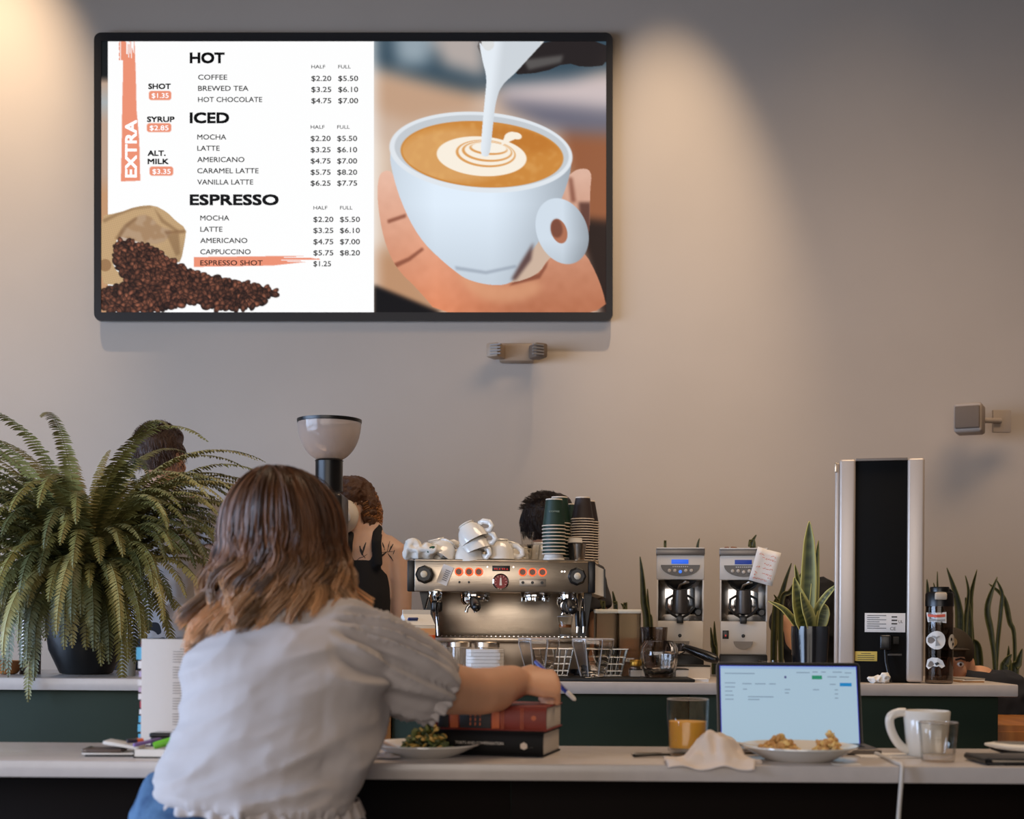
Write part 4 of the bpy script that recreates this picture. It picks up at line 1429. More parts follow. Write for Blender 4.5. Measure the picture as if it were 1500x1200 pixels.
# ------------------------------------------------------------------ faceted tumblers and wire baskets
fac8 = lambda a, z: 1.0 / math.cos(((a + math.pi / 8) % (math.pi / 4)) - math.pi / 8) * (1 - .025) if z > .004 else 1.0
def faceted(px, py0, label, w, dd, h=None, up=True):
    g_q = dd / F
    t = glass_cup('faceted_tumbler', label, 'glass', (Xat(px, dd, ZC), dd, ZC + .012), w * .31 * g_q, w * .5 * g_q, h, wall=.003, base=.012, n=48, facet=fac8,
                  group='faceted glass tumblers on the black mat', m=M['thick_glass'], prof_mid=[(w * .36 * g_q, h * .3), (w * .46 * g_q, h * .72), (w * .5 * g_q, h * .85)])
    fr_ = [(w * .31 * g_q * .96, .003), (w * .36 * g_q, h * .3), (w * .46 * g_q, h * .72), (w * .5 * g_q, h * .85), (w * .5 * g_q, h)]
    for k_ in range(8):
        a_ = math.pi / 4 * k_ + math.pi / 8
        MB().loft([(r_ * 1.055 * math.cos(a_), r_ * 1.055 * math.sin(a_), z_) for r_, z_ in fr_], .0019, n=6).build('facet_edge', M['glint_glass'], t)
    MB().loft([(w * .5 * g_q / math.cos(((a_ + math.pi / 8) % (math.pi / 4)) - math.pi / 8) * .97 * math.cos(a_), w * .5 * g_q / math.cos(((a_ + math.pi / 8) % (math.pi / 4)) - math.pi / 8) * .97 * math.sin(a_), h) for a_ in np.linspace(0, 2 * math.pi, 49)],
              .0032, n=6, side=(0, 0, 1), cap=False).build('rim', M['glint_glass'], t)
    return t


MAT_Z = .010
faceted(789, 932, 'heavy faceted tumbler nearest the napkins on the bar mat', 60, 4.27, .118)
faceted(868, 932, 'heavy faceted tumbler standing at the middle of the bar mat', 60, 4.27, .118)
mo = MB().box((0, 0, .005), ((1010 - 752) * 4.3 / F, .22, .010), .003).build('bar_mat', M['black_matte'], None, loc=(Xat(883, 4.32, ZC), 4.318, ZC))
tag(mo, 'long black rubber mat under the faceted glasses', 'bar mat')
m_wire = mat('chromed_wire', (200, 196, 190), 0.2, 1.0)
for px, lb in ((824, 'wire basket behind the glasses nearest the napkins'), (902, 'wire basket behind the glasses at the middle of the mat')):
    dd = 4.382
    t = thing('wire_basket', lb, 'wire basket', (Xat(px - 14, dd, ZC), dd, ZC + .010), 0, 'wire baskets on the bar mat')
    w_, d_, h_ = .13, .088, .088
    for lv, fk in ((h_, 1.0), (h_ * .7, .9), (h_ * .45, .82), (h_ * .2, .75), (.003, .7)):
        c = [(-w_ / 2 * fk, -d_ / 2 * fk, lv), (w_ / 2 * fk, -d_ / 2 * fk, lv), (w_ / 2 * fk, d_ / 2 * fk, lv), (-w_ / 2 * fk, d_ / 2 * fk, lv)]
        mb = MB()
        for i in range(4):
            mb.cyl(c[i], c[(i + 1) % 4], .0022 if lv == h_ else .0014, n=6)
        mb.build('wire_hoop', m_wire, t)
    mb = MB()
    for i in range(7):
        u = i / 6 - .5
        for sy in (-1, 1):
            mb.cyl((u * w_, sy * d_ / 2, h_), (u * w_ * .7, sy * d_ / 2 * .7, .003), .0013, n=6)
            mb.cyl((sy * w_ / 2, u * d_, h_), (sy * w_ / 2 * .7, u * d_ * .7, .003), .0013, n=6)
    mb.build('wire_uprights', m_wire, t)

# glass jug with dark cup inside its neck, gold lid tin, boxes, knock handle, small cup
dj = 4.30
jq = dj / F
rib = lambda a, z: 1 + .03 * math.cos(9 * a)
t = thing('ribbed_carafe', 'ribbed glass jug right of the gold lidded tin on the mat', 'carafe', (Xat(965, dj, ZC), dj, ZC + .0105))
MB().lathe([(19 * jq, 0), (20 * jq, .003), (25 * jq, .03), (28 * jq, .07), (27 * jq, .095), (21 * jq, .112), (20.5 * jq, .116), (19 * jq, .116), (19 * jq, .111), (25 * jq, .094), (26 * jq, .07), (23 * jq, .032), (17 * jq, .012), (0, .012)],
           54, cap1=False, facet=rib).build('glass_body', M['thick_glass'], t, smooth=60)
t = glass_cup('smoked_tumbler', 'smoked ribbed tumbler behind the glass jug', 'glass', (Xat(957, 4.40, ZC), 4.40, ZC + .011), .036, .044, .158, facet=rib, m=thin_glass('smoked_glass', (206, 196, 186)))
t = thing('gold_lidded_tin', 'small jar with gold lid between the container and the glass jug', 'jar', (Xat(931, 4.36, ZC), 4.36, ZC + .0105))
MB().lathe([(.017, 0), (.018, .002), (.018, .03), (.016, .036)], 24).build('glass_body', M['glass'], t)
MB().lathe([(.019, .034), (.0195, .036), (.0195, .052), (.018, .054), (0, .054)], 28, cap1=False).build('lid', mat('gold_lid', (184, 140, 58), 0.35, 0.8), t)
for i, (x0, x1, y0, dd, lb) in enumerate(((922, 946, 979, 4.40, 'small white box left of the glass jug'), (988, 1006.5, 978, 4.40, 'small white box right of the glass jug'),
                                          (985, 1038, 972.5, 4.52, 'flat white box with black lid under the portafilter handle'), (1012, 1036, 992.5, 4.26, 'white folded paper at the end of the black mat'))):
    q_ = dd / F
    h_ = (H - ZC) + (910 - y0) * q_
    if i in (0, 1):
        h_ -= .0105
    t = thing('white_box', lb, 'box', (Xat((x0 + x1) / 2, dd, ZC), dd, ZC + (.0105 if i in (0, 1) else 0)))
    MB().box((0, 0, h_ * .45), ((x1 - x0) * q_, .07, h_ * .9), .001).build('box_body', M['paper'], t, smooth=0)
    MB().box((0, 0, h_ * .95), ((x1 - x0) * q_ + .002, .072, h_ * .1), .0005).build('box_lid', M['black_matte'] if i < 3 else M['paper'], t, smooth=0)
t = thing('portafilter', 'loose portafilter with black handle lying right of the glass jug', 'portafilter', P(1004, 948, 4.42))
MB().lathe([(.03, .012), (.034, .008), (.034, -.014), (.02, -.024), (0, -.024)], 28, (-.03, .02, .0), cap1=False).build('basket', M['chrome'], t)
a, b = Vector((-.005, .01, 0)), P(1047, 966, 4.36) - P(1004, 948, 4.42)
MB().loft([a, a.lerp(b, .3), a.lerp(b, .8), b], [.010, .014, .0175, .014], n=18, dome=True).build('handle', M['black'], t)
glass_cup('small_glass_cup', 'small clear glass between right white grinder and laptop', 'glass', (Xat(1125, 4.5, ZC), 4.5, ZC), .025, .033, .062, facet=lambda a, z: 1 + .03 * math.cos(8 * a))
t = MB().box((0, 0, .006), (.10, .05, .012), .002).build('folded_receipt', M['paper'], None, loc=(Xat(1090, 4.45, ZC), 4.45, ZC)); tag(t, 'folded white slip behind the top of the laptop', 'paper')

# ------------------------------------------------------------------ tall white and black appliance
WD = 4.27
wq = WD / F
t = thing('coffee_brewer_tower', 'tall white and black appliance tower with cable standing on the back counter', 'appliance', (Xat(1290, WD, ZC), WD, ZC), -math.radians(13))
Z_ = lambda py: (914 - py) * wq + (H - ZC)
X_ = lambda px: (px - 1290) * wq
m_tw = mat('satin_silver_white', (196, 182, 170), 0.35, 0.25)


def tb(nm, x0, y0, x1, y1, ya, yb, m, bev=.002, par=None):
    return MB().box(((X_(x0) + X_(x1)) / 2, (ya + yb) / 2, (Z_(y0) + Z_(y1)) / 2), (X_(x1) - X_(x0), yb - ya, Z_(y0) - Z_(y1)), bev, 3).build(nm, m, par or t)


tb('side_column', 1229.5, 672, 1252.6, 998, 0, .32, m_tw, .008)
tb('side_column', 1326.3, 672, 1350, 999, 0, .32, m_tw, .008)
bp_ = tb('back_panel', 1252.6, 674, 1326.3, 1000, .012, .30, mat('panel_black', (10, 9, 8), .7, spec=.15), .001)
tb('top_cover', 1253, 671, 1326, 675, .0, .3, mat('top_cover_grey', (120, 108, 98), 0.4), .001)
tb('side_door', 1223.5, 676, 1229.3, 990, .03, .3, m_tw, .004)
tb('hinge', 1222.5, 676, 1226, 690, .02, .034, M['steel'], .002)
lab = tb('rating_label', 1267, 898.5, 1324.5, 926.5, .0105, .0125, M['paper'], .0002)
mb = MB()
for i in range(7):
    mb.box((X_(1270 + (9 if i % 2 else 14)), .0102, Z_(902 + i * 3.1)), ((18 if i % 2 else 27) * wq, .0004, .9 * wq))
for i in range(3):
    mb.box((X_(1309), .0102, Z_(904 + i * 5)), (8 * wq, .0004, 2 * wq))
mb.build('label_lines', M['black'], lab, smooth=0)
text_mesh('label_marks', 'CE', M['black'], lab, X_(1303), Z_(923.5), 5 * wq, 8 * wq, y=.0100)
text_mesh('label_marks', 'UL', M['black'], lab, X_(1315), Z_(913), 4.5 * wq, 6 * wq, y=.0100)
yl = tb('yellow_warning_label', 1253.5, 955, 1285, 969.3, .0105, .0125, mat('yellow_label', (206, 178, 84), 0.6), .0002)
mb = MB()
for i in range(4):
    mb.box((X_(1269), .0102, Z_(958 + i * 3)), ((14 if i == 0 else 24) * wq, .0004, .8 * wq))
mb.build('warning_print', M['black'], yl, smooth=0)
tb('power_plug', 1288, 930.5, 1304, 952, -.02, .014, M['black'], .006)
tb('socket', 1307, 933, 1316, 944, .008, .014, M['black_matte'], .002)
tb('vent_slot', 1300, 958, 1320, 961, .009, .013, mat('slot_grey', (60, 56, 52), .5), .001)
mb = MB()
mb.loft([(X_(1296), -.01, Z_(952)), (X_(1297), -.02, Z_(970)), (X_(1300), -.03, Z_(985)), (X_(1304), -.035, .008), (X_(1290), -.03, .006)], .005, n=10)
mb.build('power_cable', M['black'], t)
# cloth and odds at its foot
mb = MB().ell((0, 0, .012), (.035, .02, .012)).ell((.02, -.01, .018), (.015, .01, .018))
o = remeshed(mb, 'cleaning_cloth', m_cloth, .003, 2, fn=cloth_fn(.006, 60, 3))
o.location = (Xat(1286, 4.235, ZC), 4.235, ZC); tag(o, 'small crumpled white cloth at the foot of the tall appliance', 'cloth')

# ------------------------------------------------------------------ clear water bottle with stickers
BD = 4.25
bq = BD / F
t = thing('water_bottle', 'clear water bottle with black lid and white stickers on the counter end', 'water bottle', (Xat(1375.5, BD, ZC), BD, ZC))
Z_ = lambda py: (914 - py) * bq + (H - ZC) + .002
r = 19.8 * bq
MB().lathe([(r * .9, 0), (r, .004), (r, Z_(897)), (r * .98, Z_(893)), (r * .98, Z_(889)), (r * .92, Z_(889)), (r * .92, Z_(897)), (r - .002, Z_(900)), (r - .003, .012), (0, .01)], 40, cap1=False).build(
    'bottle_body', thin_glass('smoked_clear_plastic', (196, 188, 182)), t, smooth=50)
MB().lathe([(r * 1.02, Z_(889)), (r * 1.02, Z_(871)), (r * .9, Z_(868)), (0, Z_(868))], 36, cap1=False).build('lid', M['black'], t)
MB().lathe([(r * .68, Z_(869)), (r * .7, Z_(862)), (r * .66, Z_(860.5)), (0, Z_(860.5))], 30, (-.0, 0, 0), cap1=False).build('cap', M['black'], t)
MB().box((-4 * bq, -r * .95, Z_(874.5)), (17 * bq, .014, 10.5 * bq), .004).build('lid_latch', mat('latch_beige', (196, 180, 160), .5), t)
MB().loft([(r * .7, 0, Z_(864)), (r * 1.0, 0, Z_(870)), (r * 1.05, 0, Z_(876))], .004, n=8).build('carry_loop', M['black'], t)


def sticker(name, pts, m, par=t, lift=.0022):
    """flat print wrapped on the bottle; pts in photo pixels around the bottle axis"""
    vs2, fs2 = [], []
    c = (sum(p_[0] for p_ in pts) / len(pts), sum(p_[1] for p_ in pts) / len(pts))
    allp = [c] + list(pts)
    for px, py in allp:
        s_ = max(-.98, min(.98, (px - 1375.5) * bq / r))
        a = math.asin(s_)
        vs2.append(((r + lift) * math.sin(a), -(r + lift) * math.cos(a), Z_(py)))
    n_ = len(pts)
    for i in range(n_):
        fs2.append((0, 1 + i, 1 + (i + 1) % n_))
    o = pydata(name, vs2, fs2, m, par, smooth=False)
    return o


m_stw = mat('sticker_white', (222, 214, 204), .6)
m_str = mat('sticker_red', (206, 84, 56), .6)
m_stg = mat('sticker_grey', (150, 146, 140), .6)
sticker('flag_sticker', [(1355.8, 898), (1366, 898.5), (1379, 897.5), (1379, 913.5), (1366, 912), (1357, 912)], m_stw)
sticker('flag_red_band', [(1357, 900.5), (1366, 901.5), (1377, 900.5), (1377, 904.5), (1366, 905.5), (1357.5, 904.3)], m_str, lift=.0032)
sticker('flag_grey_band', [(1358, 907.5), (1366, 908), (1377, 907.5), (1377, 911), (1366, 911), (1358, 910.8)], m_stg, lift=.0032)
cir = lambda cx, cy, a, b: [(cx + a * math.cos(t_), cy + b * math.sin(t_)) for t_ in np.linspace(0, 2 * math.pi, 24, endpoint=False)]
sticker('round_sticker', cir(1366.8, 938.5, 11.0, 13.5), m_stw)
sticker('sticker_drawing', [(1361, 932), (1370, 932), (1370, 933), (1366.5, 933), (1366.5, 944), (1371, 946), (1365, 947), (1365.5, 933), (1361, 933)], m_stg, lift=.0032)
sticker('oval_sticker', cir(1388.5, 940.5, 6.2, 11.0), m_stw)
sticker('sticker_drawing', cir(1387, 937, 1.3, 2.5), M['black'], lift=.0032)
sticker('sticker_drawing', cir(1390, 944, 1.6, 2.5), M['black'], lift=.0032)
sticker('bear_sticker', [(1356, 977), (1357, 967), (1361, 963.5), (1368, 964), (1374, 968), (1377.5, 976), (1373, 979), (1371, 975), (1367, 977), (1362, 976), (1358, 981)], m_stw)
sticker('sticker_drawing', [(1364, 972), (1368, 970), (1370, 973), (1366, 975)], M['black'], lift=.0032)
# papers beside it
for i in range(3):
    o = MB().box((0, 0, .0022 + i * .0045), (.075 - i * .004, .14, .0042), .001, R=rotm(0, 0, .06 * i)).build('paper_booklet', [mat('tan_booklet', (170, 128, 84), .7), M['paper'], mat('grey_booklet', (150, 140, 130), .7)][i], None,
                                                                                                          loc=(Xat(1411, 4.42, ZC), 4.40, ZC))
    tag(o, ['bottom tan booklet right of the water bottle', 'white booklet between two others beside the water bottle', 'grey booklet on top of the small pile by the bottle'][i], 'booklet', 'booklets beside the water bottle')

# steel milk pitcher / cylinders and bowl left behind the fern
t = thing('steel_canister', 'tall polished steel canister behind the left of the fern', 'canister', (Xat(44, 4.5, ZC), 4.5, ZC))
MB().lathe([(.033, 0), (.034, .003), (.034, .235), (.031, .24), (0, .24)], 36, cap1=False).build('body', mat('satin_steel', (150, 140, 134), .35, 1.0), t)
MB().lathe([(.036, .235), (.036, .25), (.01, .256), (.01, .27), (0, .272)], 30, cap1=False).build('lid', M['steel'], t)
t = thing('white_cup', 'pale grey ribbed cup on the counter between fern pot and textbook', 'cup', (Xat(187, 4.42, ZC), 4.42, ZC))
MB().lathe([(.023, 0), (.024, .002), (.029, .115), (.030, .117), (.0275, .117), (.022, .005), (0, .005)], 30, cap1=False, facet=lambda a, z: 1 + .012 * math.cos(20 * a)).build('cup_wall', mat('pale_blue_grey', (176, 180, 178), .5), t)
t = thing('wooden_bowl', 'small tan bowl at far left behind the hanging fern fronds', 'bowl', (Xat(12, 4.45, ZC), 4.45, ZC))
MB().lathe([(.02, 0), (.03, .004), (.05, .045), (.047, .045), (.028, .008), (0, .007)], 30, cap1=False).build('bowl_wall', m_wood, t)

# ------------------------------------------------------------------ plants
m_fern = [mat('fern_green', (128, 122, 66), 0.55, var=.15, vscale=12), mat('fern_dark_green', (88, 90, 50), 0.55, var=.15, vscale=12), mat('fern_light_green', (160, 150, 92), 0.55, var=.1, vscale=12)]
for m_ in m_fern:
    m_.node_tree.nodes['Principled BSDF'].inputs['Transmission Weight'].default_value = 0.0
FC = Vector((Xat(126, 4.53, ZC), 4.53, ZC))
fern = thing('potted_fern', 'large bushy fern with drooping fronds in a black pot on left counter', 'plant', FC)
pr = [(.070, 0), (.085, .004), (.120, .08), (.132, .16), (.130, .245), (.134, .25), (.134, .27), (.122, .27), (.118, .24), (0, .235)]
MB().lathe(pr, 48, cap1=False).build('pot', mat('black_ceramic_pot', (22, 22, 22), .35), fern)
MB().lathe([(.119, .243), (.1, .25), (0, .255)], 30, cap1=False).build('soil', mat('potting_soil', (48, 34, 24), .95, bump=.5, bscale=120), fern)


def frond(az, e0, length, droop, width, m, seed, start=None, waver=0.0, ex=1.5):
    rn = random.Random(seed)
    n = int(length / 0.0112)
    p = Vector(start) if start else Vector((.05 * math.cos(az), .05 * math.sin(az), .255))
    pts, dirs = [], []
    ds = length / n
    a = az
    for i in range(n + 1):
        t = i / n
        e = max(e0 - droop * (t ** ex), math.radians(-87))
        a += waver * ds
        dr = Vector((math.cos(e) * math.cos(a), math.cos(e) * math.sin(a), math.sin(e)))
        pts.append(p.copy()); dirs.append(dr)
        p = p + dr * ds
    v, f = [], []
    # stem as thin triangular tube
    for i, (q, dr) in enumerate(zip(pts, dirs)):
        sd = Vector((-math.sin(az), math.cos(az), 0))
        up = sd.cross(dr)
        r = .0022 * (1 - .7 * i / n)
        v += [tuple(q + sd * r), tuple(q - sd * r), tuple(q - up * r)]
    for i in range(n):
        for k in range(3):
            a0, b0 = i * 3 + k, i * 3 + (k + 1) % 3
            f.append((a0, b0, b0 + 3, a0 + 3))
    for i in range(max(3, int(n * .13)), n + 1):
        t = i / n
        u = (t - .10) / .9
        wl = width * (min(1, u * 4) ** .6) * (1 - u) ** .55 + .004
        q, dr = pts[i], dirs[i]
        sd0 = Vector((-math.sin(az), math.cos(az), 0))
        up = (dr.cross(sd0)).normalized() * (-1)
        if up.z < 0 and e0 > 0 and dr.z > -.5: up = -up
        for sgn in (-1, 1):
            L = wl * rn.uniform(.88, 1.08)
            sd = (sd0 * sgn * .96 + dr * rn.uniform(.12, .34) + Vector((0, 0, -.22)) + up * rn.uniform(-.12, .18)).normalized()
            hw = .0046 + .0008 * rn.random()
            lift = up * .0015
            b = len(v)
            bend = Vector((0, 0, -.16 * L)) + dr * .14 * L
            p1, p2, p3 = q + sd * L * .35, q + sd * L * .72 + bend * .4, q + sd * L + bend
            v += [tuple(q + dr * hw * .7), tuple(q - dr * hw * .7), tuple(p1 + dr * hw + lift), tuple(p1 - dr * hw + lift), tuple(p2 + dr * hw * .7 + lift), tuple(p2 - dr * hw * .7 + lift), tuple(p3)]
            f += [(b, b + 1, b + 3, b + 2), (b + 2, b + 3, b + 5, b + 4), (b + 4, b + 5, b + 6)]
    return pydata('frond', v, f, m, fern)


rn = random.Random(11)
TALL = [(az_, rn.uniform(83, 89), rn.uniform(.84, .98), rn.uniform(108, 138), .042) for az_ in (140, 165, 180, 200, 215, 235, 250, 270, 120, 95, 305, 325, 155)]
k = 0
# (azimuth deg, start elevation, length, droop, width)
spec = []
for i in range(46):      # top arching fronds
    spec.append((rn.uniform(-30, 210), rn.uniform(74, 89), rn.uniform(.62, .88), rn.uniform(105, 145), .044))
for i in range(38):      # right side
    spec.append((rn.uniform(-55, 25), rn.uniform(40, 84), rn.uniform(.46, .72), rn.uniform(100, 145), .045))
for i in range(38):      # left side
    spec.append((rn.uniform(160, 240), rn.uniform(40, 84), rn.uniform(.5, .80), rn.uniform(100, 145), .045))
for i in range(30):      # towards the viewer, arching
    spec.append((rn.uniform(210, 330), rn.uniform(60, 88), rn.uniform(.46, .76), rn.uniform(128, 165), .048))
for i in range(62):      # towards the viewer, hanging over the pot
    spec.append((rn.uniform(200, 340), rn.uniform(35, 78), rn.uniform(.36, .60), rn.uniform(140, 175), .0481))
for i in range(12):      # low inner
    spec.append((rn.uniform(200, 340), rn.uniform(20, 50), rn.uniform(.30, .44), rn.uniform(90, 120), .034))
for i in range(8):       # behind
    spec.append((rn.uniform(30, 150), rn.uniform(60, 80), rn.uniform(.4, .55), rn.uniform(90, 120), .030))
for i in range(20):
    spec.append((rn.uniform(-45, 50), rn.uniform(70, 88), rn.uniform(.62, .80), rn.uniform(115, 145), .0421))
# the chosen ones
spec += TALL
spec += [(258, 62, .90, 158, .026), (230, 62, .78, 160, .030), (195, 84, .78, 120, .028), (150, 84, .80, 112, .027), (-8, 80, .74, 128, .027), (-20, 72, .72, 120, .028), (5, 86, .70, 135, .028), (100, 88, .66, 60, .03),
         (262, 50, .62, 140, .036), (285, 66, .66, 158, .036), (300, 60, .62, 150, .036), (245, 70, .66, 158, .036)]
for az, e0, L, dr, w in spec:
    wd_ = w
    if math.cos(math.radians(az)) > .4 and e0 > 60 and w < .042: L *= .9
    k += 1
    if (az % 360) < 180 and L > .6 and w < .042: L *= .92
    frond(math.radians(az), math.radians(e0), L, math.radians(dr), w, m_fern[rn.choices((0, 1, 2), (5, 3, 3))[0]], k, waver=rn.uniform(-.6, .6), ex=.95 if wd_ == .0481 or wd_ in (.036, .026) else 1.5)

m_leaf = attr_mat('snake_plant_leaf', 'Col', .45)


def blade(parent, pts, widths, facing=(0, -1, 0), n=26, dark=(52, 60, 34), mid=(92, 100, 56), edge=(196, 184, 104), twist=0.0, seed=0):
    pts = [Vector(p) for p in pts]
    # Catmull-Rom resample
    def cr(t):
        m_ = len(pts) - 1
        s_ = min(max(t * m_, 0), m_ - 1e-6)
        i = int(s_); u = s_ - i
        p0, p1, p2, p3 = pts[max(i - 1, 0)], pts[i], pts[i + 1], pts[min(i + 2, m_)]
        return .5 * ((2 * p1) + (p2 - p0) * u + (2 * p0 - 5 * p1 + 4 * p2 - p3) * u * u + (3 * p1 - p0 - 3 * p2 + p3) * u ** 3)
    def wd(t):
        m_ = len(widths) - 1
        s_ = min(max(t * m_, 0), m_ - 1e-6)
        i = int(s_); u = s_ - i
        return widths[i] * (1 - u) + widths[i + 1] * u
    v, f, c = [], [], []
    us = (-1, -.8, -.35, 0, .35, .8, 1)
    rn_ = random.Random(seed)
    for i in range(n + 1):
        t = i / n
        p = cr(t)
        tg_ = (cr(min(t + .02, 1)) - cr(max(t - .02, 0))).normalized()
        fc = Vector(facing)
        if twist:
            fc = Matrix.Rotation(twist * t, 3, 'Z') @ fc
        sd = tg_.cross(fc).normalized()
        nr = sd.cross(tg_).normalized()
        w = wd(t) / 2
        band = .5 + .5 * math.sin(t * 60 + 1.5 * math.sin(t * 23) + rn_.random())
        for u in us:
            v.append(tuple(p + sd * (w * u) + nr * (w * .45 * (1 - u * u)) * -1))
            if abs(u) > .9: cc_ = edge
            elif abs(u) > .7: cc_ = tuple((a + b) / 2 for a, b in zip(edge, mid)) if edge != mid else mid
            else: cc_ = tuple(a * (1 - band * .8) + b * band * .8 for a, b in zip(dark, mid))
            c.append((*lin(cc_), 1))
    m_ = len(us)
    for i in range(n):
        for j in range(m_ - 1):
            a = i * m_ + j
            f.append((a, a + 1, a + m_ + 1, a + m_))
    o = pydata('leaf', v, f, m_leaf, parent)
    ca = o.data.color_attributes.new('Col', 'FLOAT_COLOR', 'POINT')
    ca.data.foreach_set('color', np.array(c, dtype=np.float32).ravel())
    sd_ = o.modifiers.new('thickness', 'SOLIDIFY')
    sd_.thickness = .0022
    return o


# snake plant in the black pot right of the grinders
SD = 4.46
sq_ = SD / F
sp_ = thing('potted_snake_plant', 'snake plant with yellow edged leaves in glossy black pot behind the laptop', 'plant', (Xat(1186, SD, ZC), SD, ZC))
Z_ = lambda py: (912.5 - py) * sq_ + (H - ZC)
L_ = lambda px, py, y=0.0: ((px - 1186) * sq_, y, Z_(py))
MB().lathe([(.052, 0), (.058, .004), (.055, .03), (27.5 * sq_, Z_(930)), (27 * sq_, Z_(917)), (25 * sq_, Z_(917)), (25 * sq_, Z_(924)), (0, Z_(924))], 40, cap1=False).build('pot', mat('glossy_black_pot', (26, 26, 28), .15), sp_)
MB().lathe([(24.6 * sq_, Z_(925)), (0, Z_(922))], 24, cap0=False, cap1=False).build('soil', mat('soil_2', (44, 32, 24), .95), sp_)
blade(sp_, [L_(1183, 924), L_(1184, 880, .01), L_(1186, 830, .02), L_(1187, 762, .03)], [.025, .045, .052, .052, .048, .036, .001], seed=1)
blade(sp_, [L_(1192, 924, .02), L_(1196, 870, .03), L_(1199, 830, .04), L_(1202, 790, .04)], [.02, .04, .035, .022, .001], facing=(.6, -1, 0), seed=2)
blade(sp_, [L_(1190, 924, -.01), L_(1192, 895, -.03), L_(1204, 872, -.05), L_(1219, 856, -.06)], [.02, .024, .022, .018, .001], facing=(-.6, -1, .2), seed=3, mid=(140, 138, 76), edge=(206, 196, 120))
blade(sp_, [L_(1179, 926, -.03), L_(1172, 900, -.05), L_(1164, 872, -.055), L_(1159, 846, -.04)], [.035, .066, .06, .034, .001], facing=(.25, -1, 0), seed=4, mid=(120, 124, 66))
blade(sp_, [L_(1188, 926, -.03), L_(1181, 905, -.06), L_(1172, 884, -.07), L_(1166, 868, -.07)], [.03, .05, .046, .024, .001], facing=(.5, -1, .3), seed=5, mid=(126, 128, 70))
blade(sp_, [L_(1172, 924), L_(1158, 904, -.01), L_(1144, 890, -.01), L_(1125, 880, .0)], [.018, .03, .028, .018, .001], facing=(.3, -.8, .6), seed=6)
blade(sp_, [L_(1196, 926, -.02), L_(1201, 905, -.03), L_(1204, 892, -.03), L_(1202, 884, -.025)], [.024, .042, .04, .024, .001], seed=7, mid=(110, 114, 62))
blade(sp_, [L_(1176, 922, .03), L_(1176, 880, .04), L_(1173, 850, .05), L_(1168, 826, .05)], [.02, .028, .026, .016, .001], facing=(.4, -1, 0), seed=8)

# snake plants in planters behind the counter
def planter(name, label, cx, d, w, leaves, hpot=.55):
    t = thing(name, label, 'plant', (Xat(cx, d, ZC), d, 0))
    MB().box((0, 0, hpot / 2), (w, .26, hpot), .01).build('planter_box', M['black_matte'], t)
    MB().box((0, 0, hpot + .003), (w - .03, .23, .02)).build('soil', mat('soil_3', (44, 32, 24), .95), t)
    q_ = d / F
    for i, (bx, pts, ws) in enumerate(leaves):
        ps = [((bx - cx) * q_, 0, hpot)]
        yj = ((i * 37) % 7 - 3) * .02
        for px, py in pts:
            z = H + (910 - py) * q_ - SR * (px - 750) / F * d * -1 * -1
            ps.append(((px - cx) * q_, yj, z))
        ps[0] = (ps[0][0], yj, hpot)
        blade(t, ps, [w_ * q_ * .78 for w_ in ws], seed=i, dark=(34, 42, 28), mid=(58, 66, 40), edge=(112, 108, 60), facing=(((i * 13) % 5 - 2) * .25, -1, 0))
    return t


planter('snake_plant_planter', 'row of dark snake plant leaves against the wall at far right', 1430, 5.47, .62, [
    (1400, [(1398, 950), (1396, 880), (1379, 824)], [10, 16, 16, 15, 8, .5]),
    (1412, [(1410, 960), (1412, 900), (1416, 860), (1411, 834)], [8, 12, 11, 8, 5, .5]),
    (1420, [(1421, 950), (1420, 885), (1416, 866)], [10, 16, 15, 9, .5]),
    (1436, [(1434, 950), (1430, 890), (1430, 860), (1438, 824)], [5, 5, 5, 11, 9, .5]),
    (1455, [(1453, 980), (1447, 920), (1441, 880), (1455, 836)], [6, 7, 8, 12, 10, .5]),
    (1458, [(1459, 970), (1465, 890), (1467, 860), (1459, 840)], [5, 6, 7, 7, 5, .5]),
    (1490, [(1492, 940), (1484, 900), (1475, 865), (1453, 845)], [6, 7, 9, 11, 7, .5]),
    (1465, [(1463, 985), (1466, 960), (1474, 948)], [12, 16, 14, .5]),
    (1477, [(1476, 980), (1475, 955), (1475, 936)], [10, 15, 10, .5]),
    (1490, [(1488, 985), (1494, 962), (1500, 940)], [14, 18, 14, .5]),
    (1440, [(1441, 960), (1430, 930), (1422, 920)], [14, 16, 12, .5]),
    (1500, [(1500, 960), (1499, 925), (1496, 905)], [8, 12, 9, .5]),
    (1362, [(1362, 930), (1360, 880), (1357, 840)], [8, 12, 10, .5]),
    (1383, [(1383, 900), (1378, 860), (1377, 828)], [5, 6, 5, .5]),
    (1372, [(1372, 900), (1366, 870), (1360, 846)], [5, 6, 5, .5]),
])
